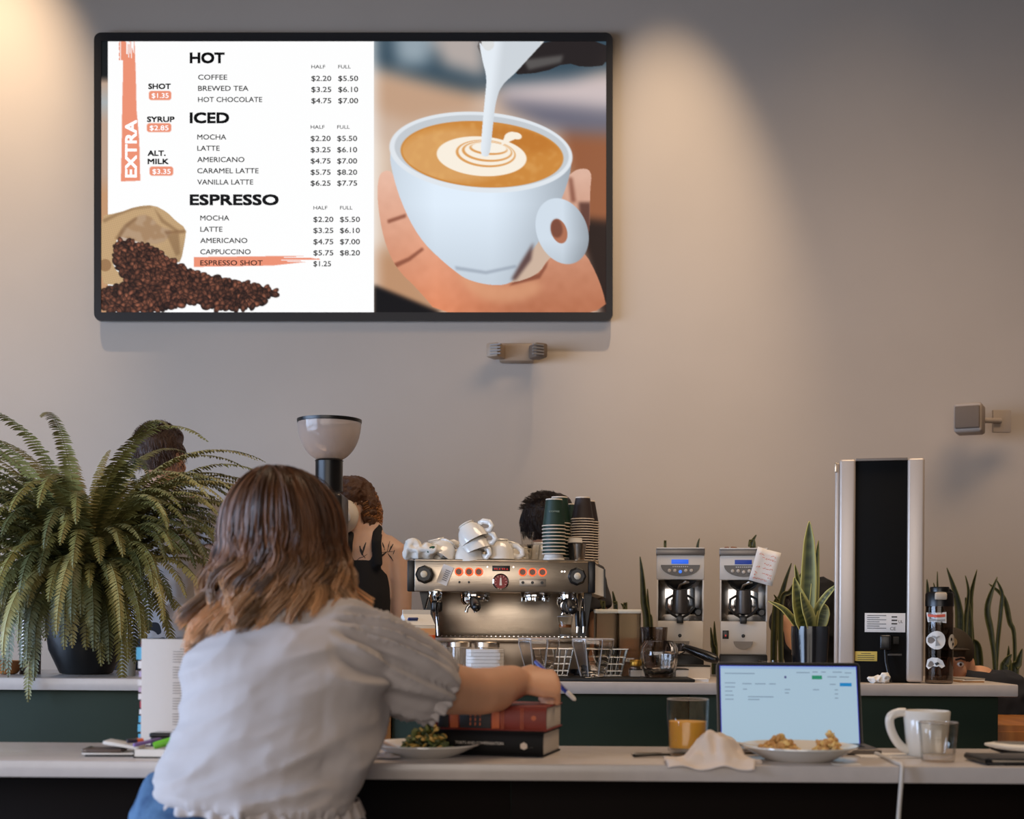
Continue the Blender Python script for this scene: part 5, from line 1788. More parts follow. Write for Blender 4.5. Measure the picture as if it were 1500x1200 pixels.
planter('snake_plant_planter', 'dark snake plant leaves rising behind the two white grinders', 1000, 5.05, 1.3, [
    (946, [(945, 930), (940, 880), (937, 840), (934, 814)], [10, 13, 12, 7, .5]),
    (955, [(953, 930), (949, 895), (947, 860)], [7, 8, 6, .5]),
    (902, [(902, 910), (900, 880), (897, 864)], [7, 8, 6, .5]),
    (888, [(886, 905), (883, 885), (880, 874)], [6, 7, 5, .5]),
    (912, [(914, 905), (913, 890), (908, 882)], [6, 7, 5, .5]),
    (1018, [(1020, 840), (1020, 800), (1023, 785)], [6, 7, 5, .5]),
    (975, [(975, 820), (975, 800), (974, 792)], [4, 5, 3, .5]),
    (1042, [(1043, 970), (1040, 940), (1037, 915)], [8, 10, 7, .5]),
    (1050, [(1048, 970), (1046, 930), (1045, 906)], [8, 9, 7, .5]),
    (1108, [(1104, 820), (1100, 795), (1108, 778)], [10, 11, 9, .5]),
    (1140, [(1138, 920), (1150, 860), (1163, 818)], [10, 12, 9, .5]),
    (1150, [(1140, 900), (1155, 860), (1175, 828)], [8, 10, 8, .5]),
    (1130, [(1134, 900), (1140, 880), (1133, 866)], [8, 9, 6, .5]),
])

# ------------------------------------------------------------------ people
def head_geo(mb, c, R, neck_to, s=1.0, neck_r=.052):
    T = Matrix.Translation(Vector(c)) @ R @ Matrix.Scale(s, 4)
    def E(p, r): mb.ell(T @ Vector(p), [q * s for q in r], R=R, n=20, m=14)
    E((0, -.012, .02), (.076, .096, .10))
    E((0, .03, -.045), (.056, .060, .062))
    E((0, .068, -.082), (.022, .022, .018))
    E((0, .070, .016), (.052, .020, .012))
    E((.036, .062, -.03), (.022, .02, .02)); E((-.036, .062, -.03), (.022, .02, .02))
    mb.loft([T @ Vector(p) for p in ((0, .080, .012), (0, .100, -.018), (0, .110, -.032), (0, .088, -.042))], [.009 * s, .011 * s, .014 * s, .010 * s], n=10)
    for q in (-1, 1):
        E((q * .078, -.004, -.012), (.010, .020, .032))
    mb.loft([T @ Vector((0, -.015, -.03)), Vector(neck_to)], [neck_r, neck_r * 1.12], n=20)
    return T


def face_parts(T, R, parent, s=1.0):
    mb = MB()
    for q in (-1, 1):
        e_ = MB().ell(T @ Vector((q * .032, .076, -.004)), (.013 * s, .012 * s, .010 * s), R=R).build('eye', M['eye'], parent)
        MB().ell(T @ Vector((q * .032, .087, -.004)), (.005 * s, .003 * s, .005 * s), R=R).build('iris', M['dark_hair'], e_)
        MB().loft([T @ Vector((q * .014, .090, .012)), T @ Vector((q * .032, .092, .017)), T @ Vector((q * .050, .078, .012))], .0035 * s, n=8).build('eyebrow', M['dark_hair'], parent)
    MB().ell(T @ Vector((0, .086, -.060)), (.023 * s, .010 * s, .008 * s), R=R).build('lips', M['lips'], parent)


def hand_geo(mb, W, fwd, up, thumb, curl=(.5, .7, .5), s=1.0, spread=1.0):
    f, u, t = Vector(fwd).normalized(), Vector(up).normalized(), Vector(thumb).normalized()
    t = (t - f * t.dot(f)).normalized(); u = (u - f * u.dot(f) - t * u.dot(t)).normalized()
    W = Vector(W)
    mb.loft([W - f * .02, W + f * .02, W + f * .055, W + f * .085], [.026 * s, .031 * s, .040 * s, .038 * s], [.019 * s, .017 * s, .015 * s, .012 * s], side=t, n=16, dome=True)
    for i, (off, L) in enumerate(((.030, .070), (.010, .080), (-.010, .074), (-.029, .057))):
        p = W + f * (.085 * s) + t * off * s * spread
        d = (f + t * off * 2.0).normalized()
        pts = [p - d * .02 * s, p]
        for seg, (fr, c) in enumerate(zip((.45, .32, .23), curl)):
            ax = d.cross(u).normalized()
            d = Matrix.Rotation(-c, 3, ax) @ d
            pts.append(pts[-1] + d * L * fr * s)
        mb.loft(pts, [.0095 * s, .0098 * s, .0090 * s, .0082 * s, .0068 * s], n=10, dome=True)
    p = W + f * .02 * s + t * .024 * s
    d1 = (f * .62 + t * .62 - u * .35).normalized()
    d2 = (f * .85 + t * .25 - u * .5).normalized()
    mb.loft([p, p + d1 * .035 * s, p + d1 * .035 * s + d2 * .03 * s, p + d1 * .035 * s + d2 * .055 * s], [.015 * s, .0125 * s, .0108 * s, .008 * s], n=12, dome=True)


def strands(name, pts, rad, col, m, parent, sides=3):
    """pts S,T,3 centre lines"""
    S, T, _ = pts.shape
    tan = np.gradient(pts, axis=1)
    tan /= np.linalg.norm(tan, axis=2, keepdims=True) + 1e-9
    ref = np.array([.35, .8, .48])[None, None]
    u = np.cross(tan, ref); u /= np.linalg.norm(u, axis=2, keepdims=True) + 1e-9
    w = np.cross(tan, u)
    V = np.zeros((S, T, sides, 3))
    for k_ in range(sides):
        a = 2 * math.pi * k_ / sides
        V[:, :, k_] = pts + rad[..., None] * (u * math.cos(a) + w * math.sin(a))
    C_ = np.repeat(col[:, :, None, :], sides, 2)
    idx = np.arange(S * T * sides).reshape(S, T, sides)
    a = idx[:, :-1, :]; b = np.roll(a, -1, 2); c = idx[:, 1:, :]; d = np.roll(c, -1, 2)
    q = np.stack([a, b, d, c], -1).reshape(-1, 4).astype(np.int32)
    me = bpy.data.meshes.new(name)
    me.vertices.add(S * T * sides); me.vertices.foreach_set('co', V.astype(np.float32).ravel())
    nf = len(q)
    me.loops.add(nf * 4); me.loops.foreach_set('vertex_index', q.ravel())
    me.polygons.add(nf); me.polygons.foreach_set('loop_start', np.arange(0, nf * 4, 4, dtype=np.int32))
    me.update(calc_edges=True)
    me.polygons.foreach_set('use_smooth', [True] * nf)
    ca = me.color_attributes.new('Col', 'FLOAT_COLOR', 'POINT')
    cc = np.ones((S * T * sides, 4), dtype=np.float32)
    cc[:, :3] = C_.reshape(-1, 3)
    ca.data.foreach_set('color', cc.ravel())
    me.materials.append(m)
    o = bpy.data.objects.new(name, me); COL.objects.link(o); o.parent = parent
    return tag(o, kind='stuff')


def lins(c):
    c = np.asarray(c, float) / 255
    return np.where(c <= .04045, c / 12.92, ((c + .055) / 1.055) ** 2.4)


m_hairs = attr_mat('hair_strands', 'Col', .38, spec=.6)

# ------- seated woman
WD_ = 2.50
wl = WD_ / F
wom = thing('person', 'woman with long wavy brown hair in white t-shirt, seated with her back to us', 'person', (P(400, 1100, 2.42).x, 2.42, 0))
O = wom.location.copy()


def W(px, py, d):
    return P(px, py, d) - O


RH = rotm(math.radians(-12), 0, math.radians(-14))
hc = W(413, 787, 2.52)
mb = MB()
TH = head_geo(mb, hc, RH, W(412, 905, 2.47), neck_r=.055)
# trunk
mb.loft([W(352, 1215, 2.42), W(362, 1165, 2.42), W(395, 1100, 2.43), W(405, 1020, 2.46), W(415, 950, 2.48), W(412, 915, 2.48)],
        [.165, .148, .140, .145, .140, .075], [.115, .105, .10, .105, .085, .06], side=(1, 0, 0), n=28, dome=True)
# right arm (reaching right), shoulder to wrist
sh, elb, wr = W(545, 950, 2.50), W(690, 1013, 2.66), W(753, 1000, 2.785)
mb.loft([W(500, 945, 2.49), sh, W(600, 985, 2.55), W(650, 1008, 2.60), elb, W(704, 1013, 2.68), W(728, 1010, 2.72), W(738, 1004, 2.75), wr],
        [.055, .058, .056, .052, .046, .047, .045, .041, .036], [.055, .058, .054, .050, .045, .045, .042, .038, .033], n=22, dome=True)
hand_geo(mb, wr + (wr - elb).normalized() * .005, (.95, .25, -.04), (0.1, -.72, .68), (-.1, .66, .74), curl=(1.25, 1.4, .9), s=.98)
# left arm: upper arm down at her side, forearm folded across in front of her
elL = W(318, 1060, 2.62)
mb.loft([W(335, 950, 2.49), W(318, 955, 2.50), W(314, 1000, 2.55), elL], [.05, .052, .048, .042], n=18, dome=True)
wrL = W(620, 1016, 2.78)
mb.loft([elL, W(400, 1065, 2.70), W(520, 1040, 2.76), wrL], [.042, .040, .034, .025], [.04, .037, .030, .02], n=18, dome=True)
hand_geo(mb, wrL, (.9, .1, .35), (0, -.3, .95), (0, 1, .1), curl=(.3, .4, .3), s=.9)
# legs
hipz = .76 - 0
for q, kx in ((-1, -.20), (1, .14)):
    hx = W(352, 1200, 2.42).x + q * .095
    mb.loft([(hx, .0, .77), (hx + q * .02, .12, .745), (kx + W(352, 1200, 2.42).x + .02, .235, .70)], [.095, .085, .058], [.085, .075, .055], side=(1, 0, 0), n=18, dome=True)
    kx2 = kx + W(352, 1200, 2.42).x + .02
    mb.loft([(kx2, .235, .70), (kx2, .17, .50), (kx2, .10, .30)], [.056, .052, .036], n=16, dome=True)
    mb.loft([(kx2, .07, .285), (kx2, .16, .265), (kx2, .22, .258)], [.036, .040, .03], [.028, .022, .014], side=(1, 0, 0), n=14, dome=True)
body = remeshed(mb, 'body', M['skin'], .0055, 5, wom)
face_parts(TH, RH, wom)

# jeans
m_jeans = mat('blue_denim', (84, 118, 152), .85, rgb2=(46, 76, 112), vscale=26, bump=.3, bscale=260)
mb = MB()
cx = W(352, 1200, 2.42).x
mb.loft([(cx, .0, .70), (cx, .0, .78), (cx - .003, .0, .85), (cx + .004, .0, .885), (cx + .010, .0, .908)],
        [.175, .196, .190, .172, .150], [.14, .150, .140, .126, .116], side=(1, 0, 0), n=30, dome=False)
for q, kx in ((-1, -.20), (1, .14)):
    hx = cx + q * .095
    kx2 = kx + cx + .02
    mb.loft([(hx, .0, .77), (hx + q * .02, .12, .748), (kx2, .242, .70)], [.108, .096, .068], [.098, .086, .064], side=(1, 0, 0), n=18, dome=True)
    mb.loft([(kx2, .242, .71), (kx2, .172, .50), (kx2, .105, .33)], [.066, .060, .046], n=16, dome=False)


def jfn(co, no):
    for i in range(len(co)):
        v = Vector(co[i])
        # waistband dips to her right
        a = mnoise.noise(Vector((v.x * 14, v.y * 14, v.z * 30)))
        co[i] += no[i] * .004 * a
        if v.z > .82:
            co[i][2] -= .30 * max(0, (v.x - (cx - .16))) * (v.z - .82) / .09
    return co


jeans = remeshed(mb, 'jeans', m_jeans, .006, 3, wom, fn=jfn)

# t-shirt
m_shirt = mat('white_jersey', (192, 183, 180), .85, bump=.08, bscale=500, sheen=.15)
mb = MB()
mb.loft([W(379, 1174, 2.42), W(380, 1158, 2.42), W(388, 1135, 2.42), W(400, 1100, 2.43), W(412, 1050, 2.445), W(417, 1000, 2.46), W(420, 960, 2.47), W(418, 928, 2.475), W(415, 905, 2.475)],
        [145 * wl, 141 * wl, 137 * wl, 139 * wl, 144 * wl, 149 * wl, 150 * wl, 120 * wl, 62 * wl], [.144, .138, .130, .132, .136, .135, .122, .095, .055], side=(1, 0, 0), n=40, dome=False)
# shoulders
mb.loft([W(334, 966, 2.48), W(375, 938, 2.475), W(415, 915, 2.47), W(480, 928, 2.475), W(545, 952, 2.49)], [.052, .062, .062, .068, .066], n=20, dome=True)
# left sleeve
mb.loft([W(335, 965, 2.485), W(318, 985, 2.51), W(314, 1030, 2.56)], [.056, .056, .056], n=18)
# right sleeve, puffed, open towards the elbow
cuff = W(632, 1010, 2.585)
sl0 = W(520, 962, 2.485)
mb.loft([sl0, W(556, 968, 2.505), W(590, 985, 2.535), W(618, 1001, 2.565), cuff], [.078, .078, .076, .070, .060], [.074, .074, .072, .066, .058], n=26)


SAx = (cuff - sl0).normalized()


def shfn(co, no):
    out = co.copy()
    hz = W(400, 1165, 2.42).z
    for i in range(len(co)):
        v = Vector(co[i])
        r = v - sl0
        al = r.dot(SAx)
        per = r - SAx * al
        disp = 0.0
        wS = min(1, max(0, (v.x - W(500, 0, 2.5).x) / .05))
        if wS > 0:
            ang = math.atan2(per.z, per.y)
            n1 = mnoise.noise(Vector((ang * 2.6, al * 3.0, 1.3)))
            disp += wS * (.018 * (1 - 2.6 * abs(n1)) - .005)
        n2 = mnoise.noise(Vector((v.x * 5 + v.z * 5, v.y * 4, v.z * 17 - v.x * 8)))
        wz = min(1, max(0, 1 - (v.z - hz) / .16))
        disp += (1 - wS) * ((.005 + .0095 * wz) * (1 - 2.6 * abs(n2)))
        n4 = mnoise.noise(Vector((v.x * 9 + v.z * 16, v.y * 8, v.z * 30 - v.x * 16)))
        disp += .0028 * (1 - 2.4 * abs(n4)) * (.4 + .6 * wz)
        # vertical pull lines on the back
        n3 = mnoise.noise(Vector((v.x * 12, v.y * 6, v.z * 3.2 + 7)))
        disp += (1 - wS) * .008 * n3
        out[i] += no[i] * disp
    return out


shirt = remeshed(mb, 't_shirt', m_shirt, .0055, 5, wom, fn=shfn)


def ruffle(c, ax, side, ra, rb, w0, waves, amp, name, par, lift=.0, tilt=0.0, flare=.012, seed=0):
    """gathered strip round an opening: c centre, ax outward axis"""
    c, ax, side = Vector(c), Vector(ax).normalized(), Vector(side)
    side = (side - ax * side.dot(ax)).normalized()
    w_ = ax.cross(side)
    n = waves * 10
    v, f = [], []
    rn_ = random.Random(seed)
    ph = [rn_.uniform(-.8, .8) for _ in range(n)]
    rows = 7
    for j in range(rows):
        t = j / (rows - 1)
        for i in range(n):
            a = 2 * math.pi * i / n
            wv = math.sin(waves * a + 1.5 * math.sin(3 * a + seed))
            r_ = 1 + 0
            off = amp * t ** .8 * wv + flare * t + .002
            d_ = side * math.cos(a) * (ra + off) + w_ * math.sin(a) * (rb + off)
            v.append(tuple(c + d_ + ax * (w0 * t + .003 * t * math.sin(waves * .5 * a + 2)) + Vector((0, 0, tilt * math.cos(a)))))
    for j in range(rows - 1):
        for i in range(n):
            k_ = (i + 1) % n
            f.append((j * n + i, j * n + k_, (j + 1) * n + k_, (j + 1) * n + i))
    o = pydata(name, v, f, m_shirt, par)
    sm = o.modifiers.new('t', 'SOLIDIFY'); sm.thickness = .0016
    return o


hemc = W(379, 1162, 2.42)
ruffle(hemc, (0, 0, -1), (1, 0, 0), 141 * wl, .140, .030, 34, .0045, 'hem_ruffle', shirt, tilt=-.012, flare=.008, seed=2)
ruffle(cuff - SAx * .014, SAx, (0, 0, 1), .060, .058, .026, 18, .0045, 'cuff_ruffle', shirt, flare=.006, seed=5)

# hair
rs = np.random.RandomState(3)
hb = MB()
hb.ell(hc + Vector((0, -.012, .022)), (.098, .112, .102), n=28, m=18)
hb.loft([hc + Vector((-.002, -.035, .02)), hc + Vector((-.01, -.045, -.05)), hc + Vector((-.025, -.05, -.105)), hc + Vector((-.045, -.05, -.165))],
        [.098, .104, .105, .075], [.075, .062, .045, .028], side=(1, 0, 0), n=24, dome=True)
hair = remeshed(hb, 'hair', mat('hair_under', (52, 32, 20), .6, bump=.5, bscale=120, stretch=(1, 1, .2)), .007, 6, wom)
NC, NS, T_ = 130, 36, 40
tt = np.linspace(0, 1, T_)
allp, allr, allc = [], [], []
for c_ in range(NC):
    phi0 = math.radians(-140 + 280 * (c_ + rs.rand() * .8) / NC)
    ph = rs.uniform(0, 6.28)
    freq = rs.uniform(1.2, 1.9)
    fall_amp = rs.uniform(.011, .020)
    ph_d = math.degrees(phi0)
    if ph_d < 12: zend = -.200 + rs.uniform(-.012, .03)
    elif ph_d < 30: zend = -.165 + rs.uniform(-.02, .03)
    else: zend = -.160 + rs.uniform(-.012, .03)
    layer = rs.rand()
    zend += layer * .05 * (rs.rand() < .4)
    tone = rs.uniform(.35, 1.3) if rs.rand() > .25 else rs.uniform(1.2, 1.6)
    lay = rs.uniform(-.008, .010)
    for s_ in range(NS):
        dphi = rs.normal(0, .055)
        zoff = rs.uniform(-.012, .012)
        p0 = np.array([rs.normal(0, .006), rs.uniform(-.05, .06), 0])
        amp = fall_amp * rs.uniform(.85, 1.15)
        ox, oy = rs.normal(0, .0030), rs.normal(0, .0030)
        th = .30
        a = np.clip(tt / th, 0, 1) * math.pi / 2
        spread = 1 - .6 * np.clip((tt - .35) / .65, 0, 1)
        phi = phi0 + dphi * spread + 0 * tt
        Rx, Ry, Rz = .099 + lay, .116 + lay, .121 + lay * .6
        fl = np.clip((tt - th) / (1 - th), 0, 1)
        sx = np.sin(phi); cy = -np.cos(phi)
        rad_x = Rx * np.sin(a) * (1 + .06 * np.sin(math.pi * np.clip(fl * 1.0, 0, 1)) + (.50 if sx[0] > 0 else .36) * fl ** 3.0 * np.abs(sx) ** 1.5)
        rad_y = Ry * np.sin(a) * (1 - .18 * np.sin(math.pi * fl * .8) + .10 * fl ** 2)
        x = rad_x * sx + p0[0] * (1 - np.sin(a))
        y = rad_y * cy + p0[1] * np.cos(a)
        z = Rz * np.cos(a) + (zend + zoff) * fl
        x = x - .036 * fl ** 1.5 * (1 if sx[0] < .35 else 0)
        ww = 2 * math.pi * freq * fl ** .8 + ph
        wa = amp * np.clip(fl * 2.2, 0, 1)
        x = x + wa * np.cos(ww) * np.abs(cy) + ox * (.5 + spread)
        y = y + wa * np.cos(ww) * sx * .8 + oy * (.5 + spread) + wa * .5 * np.sin(ww) * cy
        x = x + wa * .6 * np.sin(ww) * sx
        allp.append(np.stack([x + hc.x, y + hc.y - .004, z + hc.z], 1))
        allr.append(.00115 * (1 - .55 * np.clip((tt - .6) / .4, 0, 1)))
        tn = tone * rs.uniform(.8, 1.2)
        root, mid_, tip = lins((92, 60, 40)), lins((124, 84, 56)), lins((208, 158, 112))
        c = np.where(tt[:, None] < .45, root + (mid_ - root) * (tt[:, None] / .45), mid_ + (tip - mid_) * ((tt[:, None] - .45) / .55))
        allc.append(np.clip(c * tn, 0, 1))
strands('hair_strands', np.array(allp), np.array(allr), np.array(allc), m_hairs, hair)

# her stool
st = thing('bar_stool', 'round bar stool carrying the seated woman below the frame', 'stool', (O.x + cx, 2.42, 0))
MB().lathe([(.16, .60), (.185, .605), (.19, .62), (.185, .64), (.15, .652), (0, .655)], 36, cap1=False).build('seat', m_wood, st)
for k_ in range(4):
    a = math.pi / 4 + k_ * math.pi / 2
    MB().loft([(.11 * math.cos(a), .11 * math.sin(a), .60), (.2 * math.cos(a), .2 * math.sin(a), 0)], [.014, .012], n=10).build('leg', M['black'], st)
MB().loft([(.165 * math.cos(a), .165 * math.sin(a), .24) for a in np.linspace(0, 2 * math.pi, 25)], .009, n=8, side=(0, 0, 1), cap=False).build('foot_ring', M['black'], st)

# ------- simple standing body for staff behind the counter
def staff(name_label, px, d, top_py, face_deg, shirt_m, trousers_m, shoulder_py, half_w, hair_fn, lean=0.0, sleeve=True, arms=True, tank=False, head_px=None, extra=None, tiltx=0.0, centre_px=None, skin=None, s=1.0):
    q_ = d / F
    t = thing('person', name_label, 'person', (Xat(px, d, ZC), d, 0))
    Z = lambda py: H + (910 - py) * q_ - SR * 0
    X = lambda p_: (p_ - px) * q_
    hp = head_px or px
    R = rotm(tiltx, 0, math.radians(face_deg))
    hz = Z(top_py) - .125 * s
    hcx = Vector((X(hp), 0, hz))
    zs = Z(shoulder_py)
    bx = X(centre_px) if centre_px else 0
    mb = MB()
    T = head_geo(mb, hcx, R, (bx * .6 + hcx.x * .4, 0, zs - .0), s=s)
    hipz = zs - .52
    mb.loft([(bx, 0, hipz - .05), (bx, 0, hipz + .12), (bx, 0, hipz + .30), (bx, 0, zs - .05), (bx, 0, zs + .015)], [half_w * .85, half_w * .78, half_w * .86, half_w * .92, .07],
            [.115, .10, .11, .09, .055], side=(1, 0, 0), n=24, dome=True)
    for qd in (-1, 1):
        sx = bx + qd * half_w * .93
        if arms is True or arms == qd:
            mb.loft([(sx - qd * .03, 0, zs - .045), (sx, 0, zs - .06), (sx + qd * .025, -.01, zs - .18), (sx + qd * .03, -.02, zs - .33)], [.05, .052, .044, .036], n=16, dome=True)
            mb.loft([(sx + qd * .03, -.02, zs - .33), (sx + qd * .02, -.03, zs - .46), (sx + qd * .01, -.04, zs - .56)], [.037, .035, .024], n=14, dome=True)
            hand_geo(mb, (sx + qd * .01, -.04, zs - .56), (0, -.1, -1), (qd, 0, 0), (0, -1, 0), curl=(.3, .4, .3), s=.95)
        lx = bx + qd * .09
        mb.loft([(lx, 0, hipz), (lx, 0, hipz - .38), (lx, 0, .08)], [.085, .058, .04], n=14, dome=True)
        mb.loft([(lx, .03, .04), (lx, -.10, .03)] if abs(((face_deg + 180) % 360) - 180) > 90 else [(lx, -.03, .04), (lx, .12, .03)], [.042, .04], [.035, .025], side=(1, 0, 0), n=12, dome=True)
    if extra: extra(mb, X, Z)
    remeshed(mb, 'body', skin or M['skin'], .007, 4, t)
    face_parts(T, R, t, s)
    mb = MB()
    if tank:
        mb.loft([(bx, 0, hipz - .02), (bx, 0, hipz + .12), (bx, 0, hipz + .30), (bx, 0, zs - .13), (bx, 0, zs - .09)], [half_w * .90, half_w * .83, half_w * .90, half_w * .86, half_w * .72],
                [.125, .11, .12, .105, .095], side=(1, 0, 0), n=24)
        for qd in (-1, 1):
            mb.loft([(bx + qd * half_w * .50, -.095, zs - .12), (bx + qd * half_w * .44, -.088, zs - .03), (bx + qd * half_w * .42, -.02, zs + .028), (bx + qd * half_w * .44, .06, zs - .03), (bx + qd * half_w * .5, .1, zs - .12)],
                    [.02] * 5, [.014] * 5, side=(1, 0, 0), n=10)
    else:
        mb.loft([(bx, 0, hipz - .04), (bx, 0, hipz + .12), (bx, 0, hipz + .30), (bx, 0, zs - .05), (bx, 0, zs + .005), (bx, 0, zs + .02)],
                [half_w * .95, half_w * .88, half_w * .96, half_w * 1.0, .10, .072], [.13, .118, .125, .11, .075, .062], side=(1, 0, 0), n=24)
        for qd in (-1, 1):
            sx = bx + qd * half_w * .93
            mb.loft([(sx - qd * .05, 0, zs - .045), (sx, 0, zs - .06), (sx + qd * .025, -.01, zs - .20)], [.06, .064, .064], n=16)
    remeshed(mb, 'top' if tank else 't_shirt', shirt_m, .007, 3, t, fn=None if tank else cloth_fn(.008, 14, px))
    mb = MB()
    mb.loft([(bx, 0, hipz - .09), (bx, 0, hipz + .03)], [half_w * .93, half_w * .88], [.13, .122], side=(1, 0, 0), n=20)
    for qd in (-1, 1):
        lx = bx + qd * .09
        mb.loft([(lx, 0, hipz), (lx, 0, hipz - .38), (lx, 0, .12)], [.10, .075, .058], n=14)
    remeshed(mb, 'trousers', trousers_m, .009, 3, t)
    hair_fn(t, hcx, R, T)
    return t, X, Z, hcx, T, R


m_trs = mat('dark_trousers', (36, 36, 42), .9)
m_dh = attr_mat('dark_hair_strands', 'Col', .45, spec=.5)


def short_hair(seed=1, col=(44, 28, 20), top=1.0):
    def fn(t, c, R, T):
        mb = MB()
        mb.ell(T @ Vector((0, -.018, .030)), (.083, .100, .100), R=R, n=24, m=16)
        mb.ell(T @ Vector((0, .02, .078)), (.066, .07, .055 * top), R=R, n=20, m=12)
        mb.ell(T @ Vector((0, -.05, -.012)), (.068, .056, .048), R=R, n=20, m=12)
        h = remeshed(mb, 'hair', mat('short_hair', col, .55, bump=.5, bscale=150, stretch=(1, 1, .3)), .006, 3, t, fn=cloth_fn(.003, 40, seed))
        r_ = np.random.RandomState(seed)
        S, TT = 1500, 7
        u = r_.normal(size=(S, 3)); u /= np.linalg.norm(u, axis=1, keepdims=True)
        u[:, 2] = np.where(u[:, 2] < -.55, -u[:, 2], u[:, 2])
        u = u[(u[:, 1] < .45) | (u[:, 2] > .55)]
        S = len(u)
        base = u * np.array([.082, .100, .098]) + np.array([0, -.016, .032])
        base[:, 2] = np.maximum(base[:, 2], -.07)
        flow = np.stack([.25 * u[:, 0], -u[:, 1] * 0 - .4 * np.ones(S) * (u[:, 2] > .3), -.9 * (u[:, 2] <= .3)], 1) + r_.normal(size=(S, 3)) * .06
        tk = np.linspace(0, 1, TT)
        pts = base[:, None] + u[:, None] * (.002 + .006 * np.sin(tk * 2))[None, :, None] + flow[:, None] * (.035 * tk)[None, :, None]
        M3 = np.array(T)
        pts = pts @ M3[:3, :3].T + M3[:3, 3]
        rad = np.repeat((.0013 * (1 - .6 * tk))[None], S, 0)
        cl = np.repeat((lins(col)[None, None] * r_.uniform(.7, 1.7, (S, 1, 1))), TT, 1)
        strands('hair_strands', pts, rad, cl, m_dh, h)
    return fn


def curly_hair(t, c, R, T):
    mb = MB()
    mb.ell(T @ Vector((0, -.020, .040)), (.082, .092, .084), R=R, n=24, m=16)
    mb.ell(T @ Vector((0, -.055, -.04)), (.070, .056, .072), R=R, n=24, m=16)
    mb.ell(T @ Vector((0, .032, .062)), (.072, .066, .058), R=R, n=20, m=12)
    for q in (-1, 1):
        mb.ell(T @ Vector((q * .074, -.015, -.02)), (.030, .045, .085), R=R, n=18, m=12)
    h = remeshed(mb, 'hair', mat('curly_under', (84, 52, 30), .6, bump=.6, bscale=90), .007, 3, t, fn=cloth_fn(.012, 42, 2))
    r_ = np.random.RandomState(8)
    S, TT = 1500, 22
    u = r_.normal(size=(S, 3)); u /= np.linalg.norm(u, axis=1, keepdims=True)
    u = u[(u[:, 1] < .45) | (u[:, 2] > .45) | (np.abs(u[:, 0]) > .8)]
    S = len(u)
    base = u * np.array([.080, .086, .088]) + np.array([0, -.030, .02])
    tk = np.linspace(0, 1, TT)
    down = np.array([0, -.1, -1.0])
    L = r_.uniform(.05, .09, S)
    ph = r_.uniform(0, 6.28, S)
    hr = r_.uniform(.009, .015, S)
    ang = ph[:, None] + tk[None] * 2 * math.pi * r_.uniform(1.8, 3.0, S)[:, None]
    side_ = np.cross(u, down); side_ /= np.linalg.norm(side_, axis=1, keepdims=True) + 1e-6
    pts = base[:, None] + u[:, None] * (.018 * np.sin(tk * 2.2))[None, :, None] + down[None, None] * (L[:, None] * tk[None])[..., None]
    pts = pts + side_[:, None] * (hr[:, None] * np.cos(ang))[..., None] + u[:, None] * (hr[:, None] * np.sin(ang))[..., None]
    M3 = np.array(T)
    pts = pts @ M3[:3, :3].T + M3[:3, 3]
    rad = np.repeat((.0026 * (1 - .5 * tk))[None], S, 0)
    cl = lins((176, 118, 68))[None, None] * r_.uniform(.55, 1.5, (S, 1, 1)) * (0.8 + .4 * tk)[None, :, None]
    strands('curly_strands', pts, rad, cl, m_hairs, h)


# man behind the fern
m_gshirt = mat('light_grey_tshirt', (176, 170, 168), .9)
staff('man with short dark hair in grey t-shirt standing behind the fern', 236, 5.28, 626, -24, m_gshirt, m_trs, 728, .20, short_hair(3, (74, 50, 36)), head_px=236, centre_px=232, s=1.04)

# barista with curly hair and tattoos
m_tank = mat('black_tank_top', (24, 23, 26), .9)
m_skin2 = mat('skin_2', (212, 172, 148), .5, sss=.15, var=.05, vscale=12)
bt, BX, BZ, bhc, bT, bR = staff('barista with curly hair, white mask and tattooed arms in black tank top', 533, 5.06, 701, 160, m_tank, m_trs, 786, .118, curly_hair,
                                head_px=513, centre_px=533, tank=True, skin=m_skin2, s=.93)
_unused = lambda mb, X, Z: (
    mb.loft([(X(510), 0, Z(800)), (X(512), -.03, Z(822)), (X(500), -.09, Z(850)), (X(480), -.14, Z(860))], [.06, .058, .045, .036], n=16, dome=True),
    mb.loft([(X(480), -.14, Z(860)), (X(492), -.18, Z(830)), (X(500), -.18, Z(812))], [.036, .032, .024], n=14, dome=True),
    0)
# face mask, cup shaped, turned to the left with her face
mk = MB()
mk.ell(bT @ Vector((0, .080, -.035)), (.064, .048, .066), R=bR, n=24, m=16)
mko = mk.build('face_mask', mat('mask_white', (226, 214, 200), .8), bt)
sl = MB()
for r_i in range(4):
    for c_i in range(5):
        p_ = bT @ Vector((-.045 + .002 * c_i, .098 - .006 * c_i, -.062 + r_i * .009 + c_i * .002))
# ear loops
MB().loft([bT @ Vector((.052, .085, -.03)), bT @ Vector((.078, .03, -.015)), bT @ Vector((.088, -.01, -.02))], .0016, n=6).build('mask_strap', mat('strap_white', (230, 220, 208), .8), mko)
MB().loft([bT @ Vector((.052, .085, -.07)), bT @ Vector((.078, .03, -.05)), bT @ Vector((.086, -.01, -.03))], .0016, n=6).build('mask_strap', mat('strap_white', (230, 220, 208), .8), mko)
vm = MB()
vc = bT @ Vector((-.034, .118, -.045))
vm.lathe([(.024, 0), (.024, .006), (.018, .010), (0, .010)], 24, M=Matrix.Translation(vc) @ bR @ rotm(-math.pi / 2, 0, 0), cap1=False)
vo = vm.build('valve', mat('valve_white', (214, 206, 196), .6), mko)
sm_ = MB()
for i in range(5):
    for j in range(3):
        sm_.box(vc + (bR.to_3x3() @ Vector((-.012 + i * .006, .0105, -.010 + j * .009))), (.002, .001, .006), R=bR)
sm_.build('valve_slots', M['black'], vo, smooth=0)
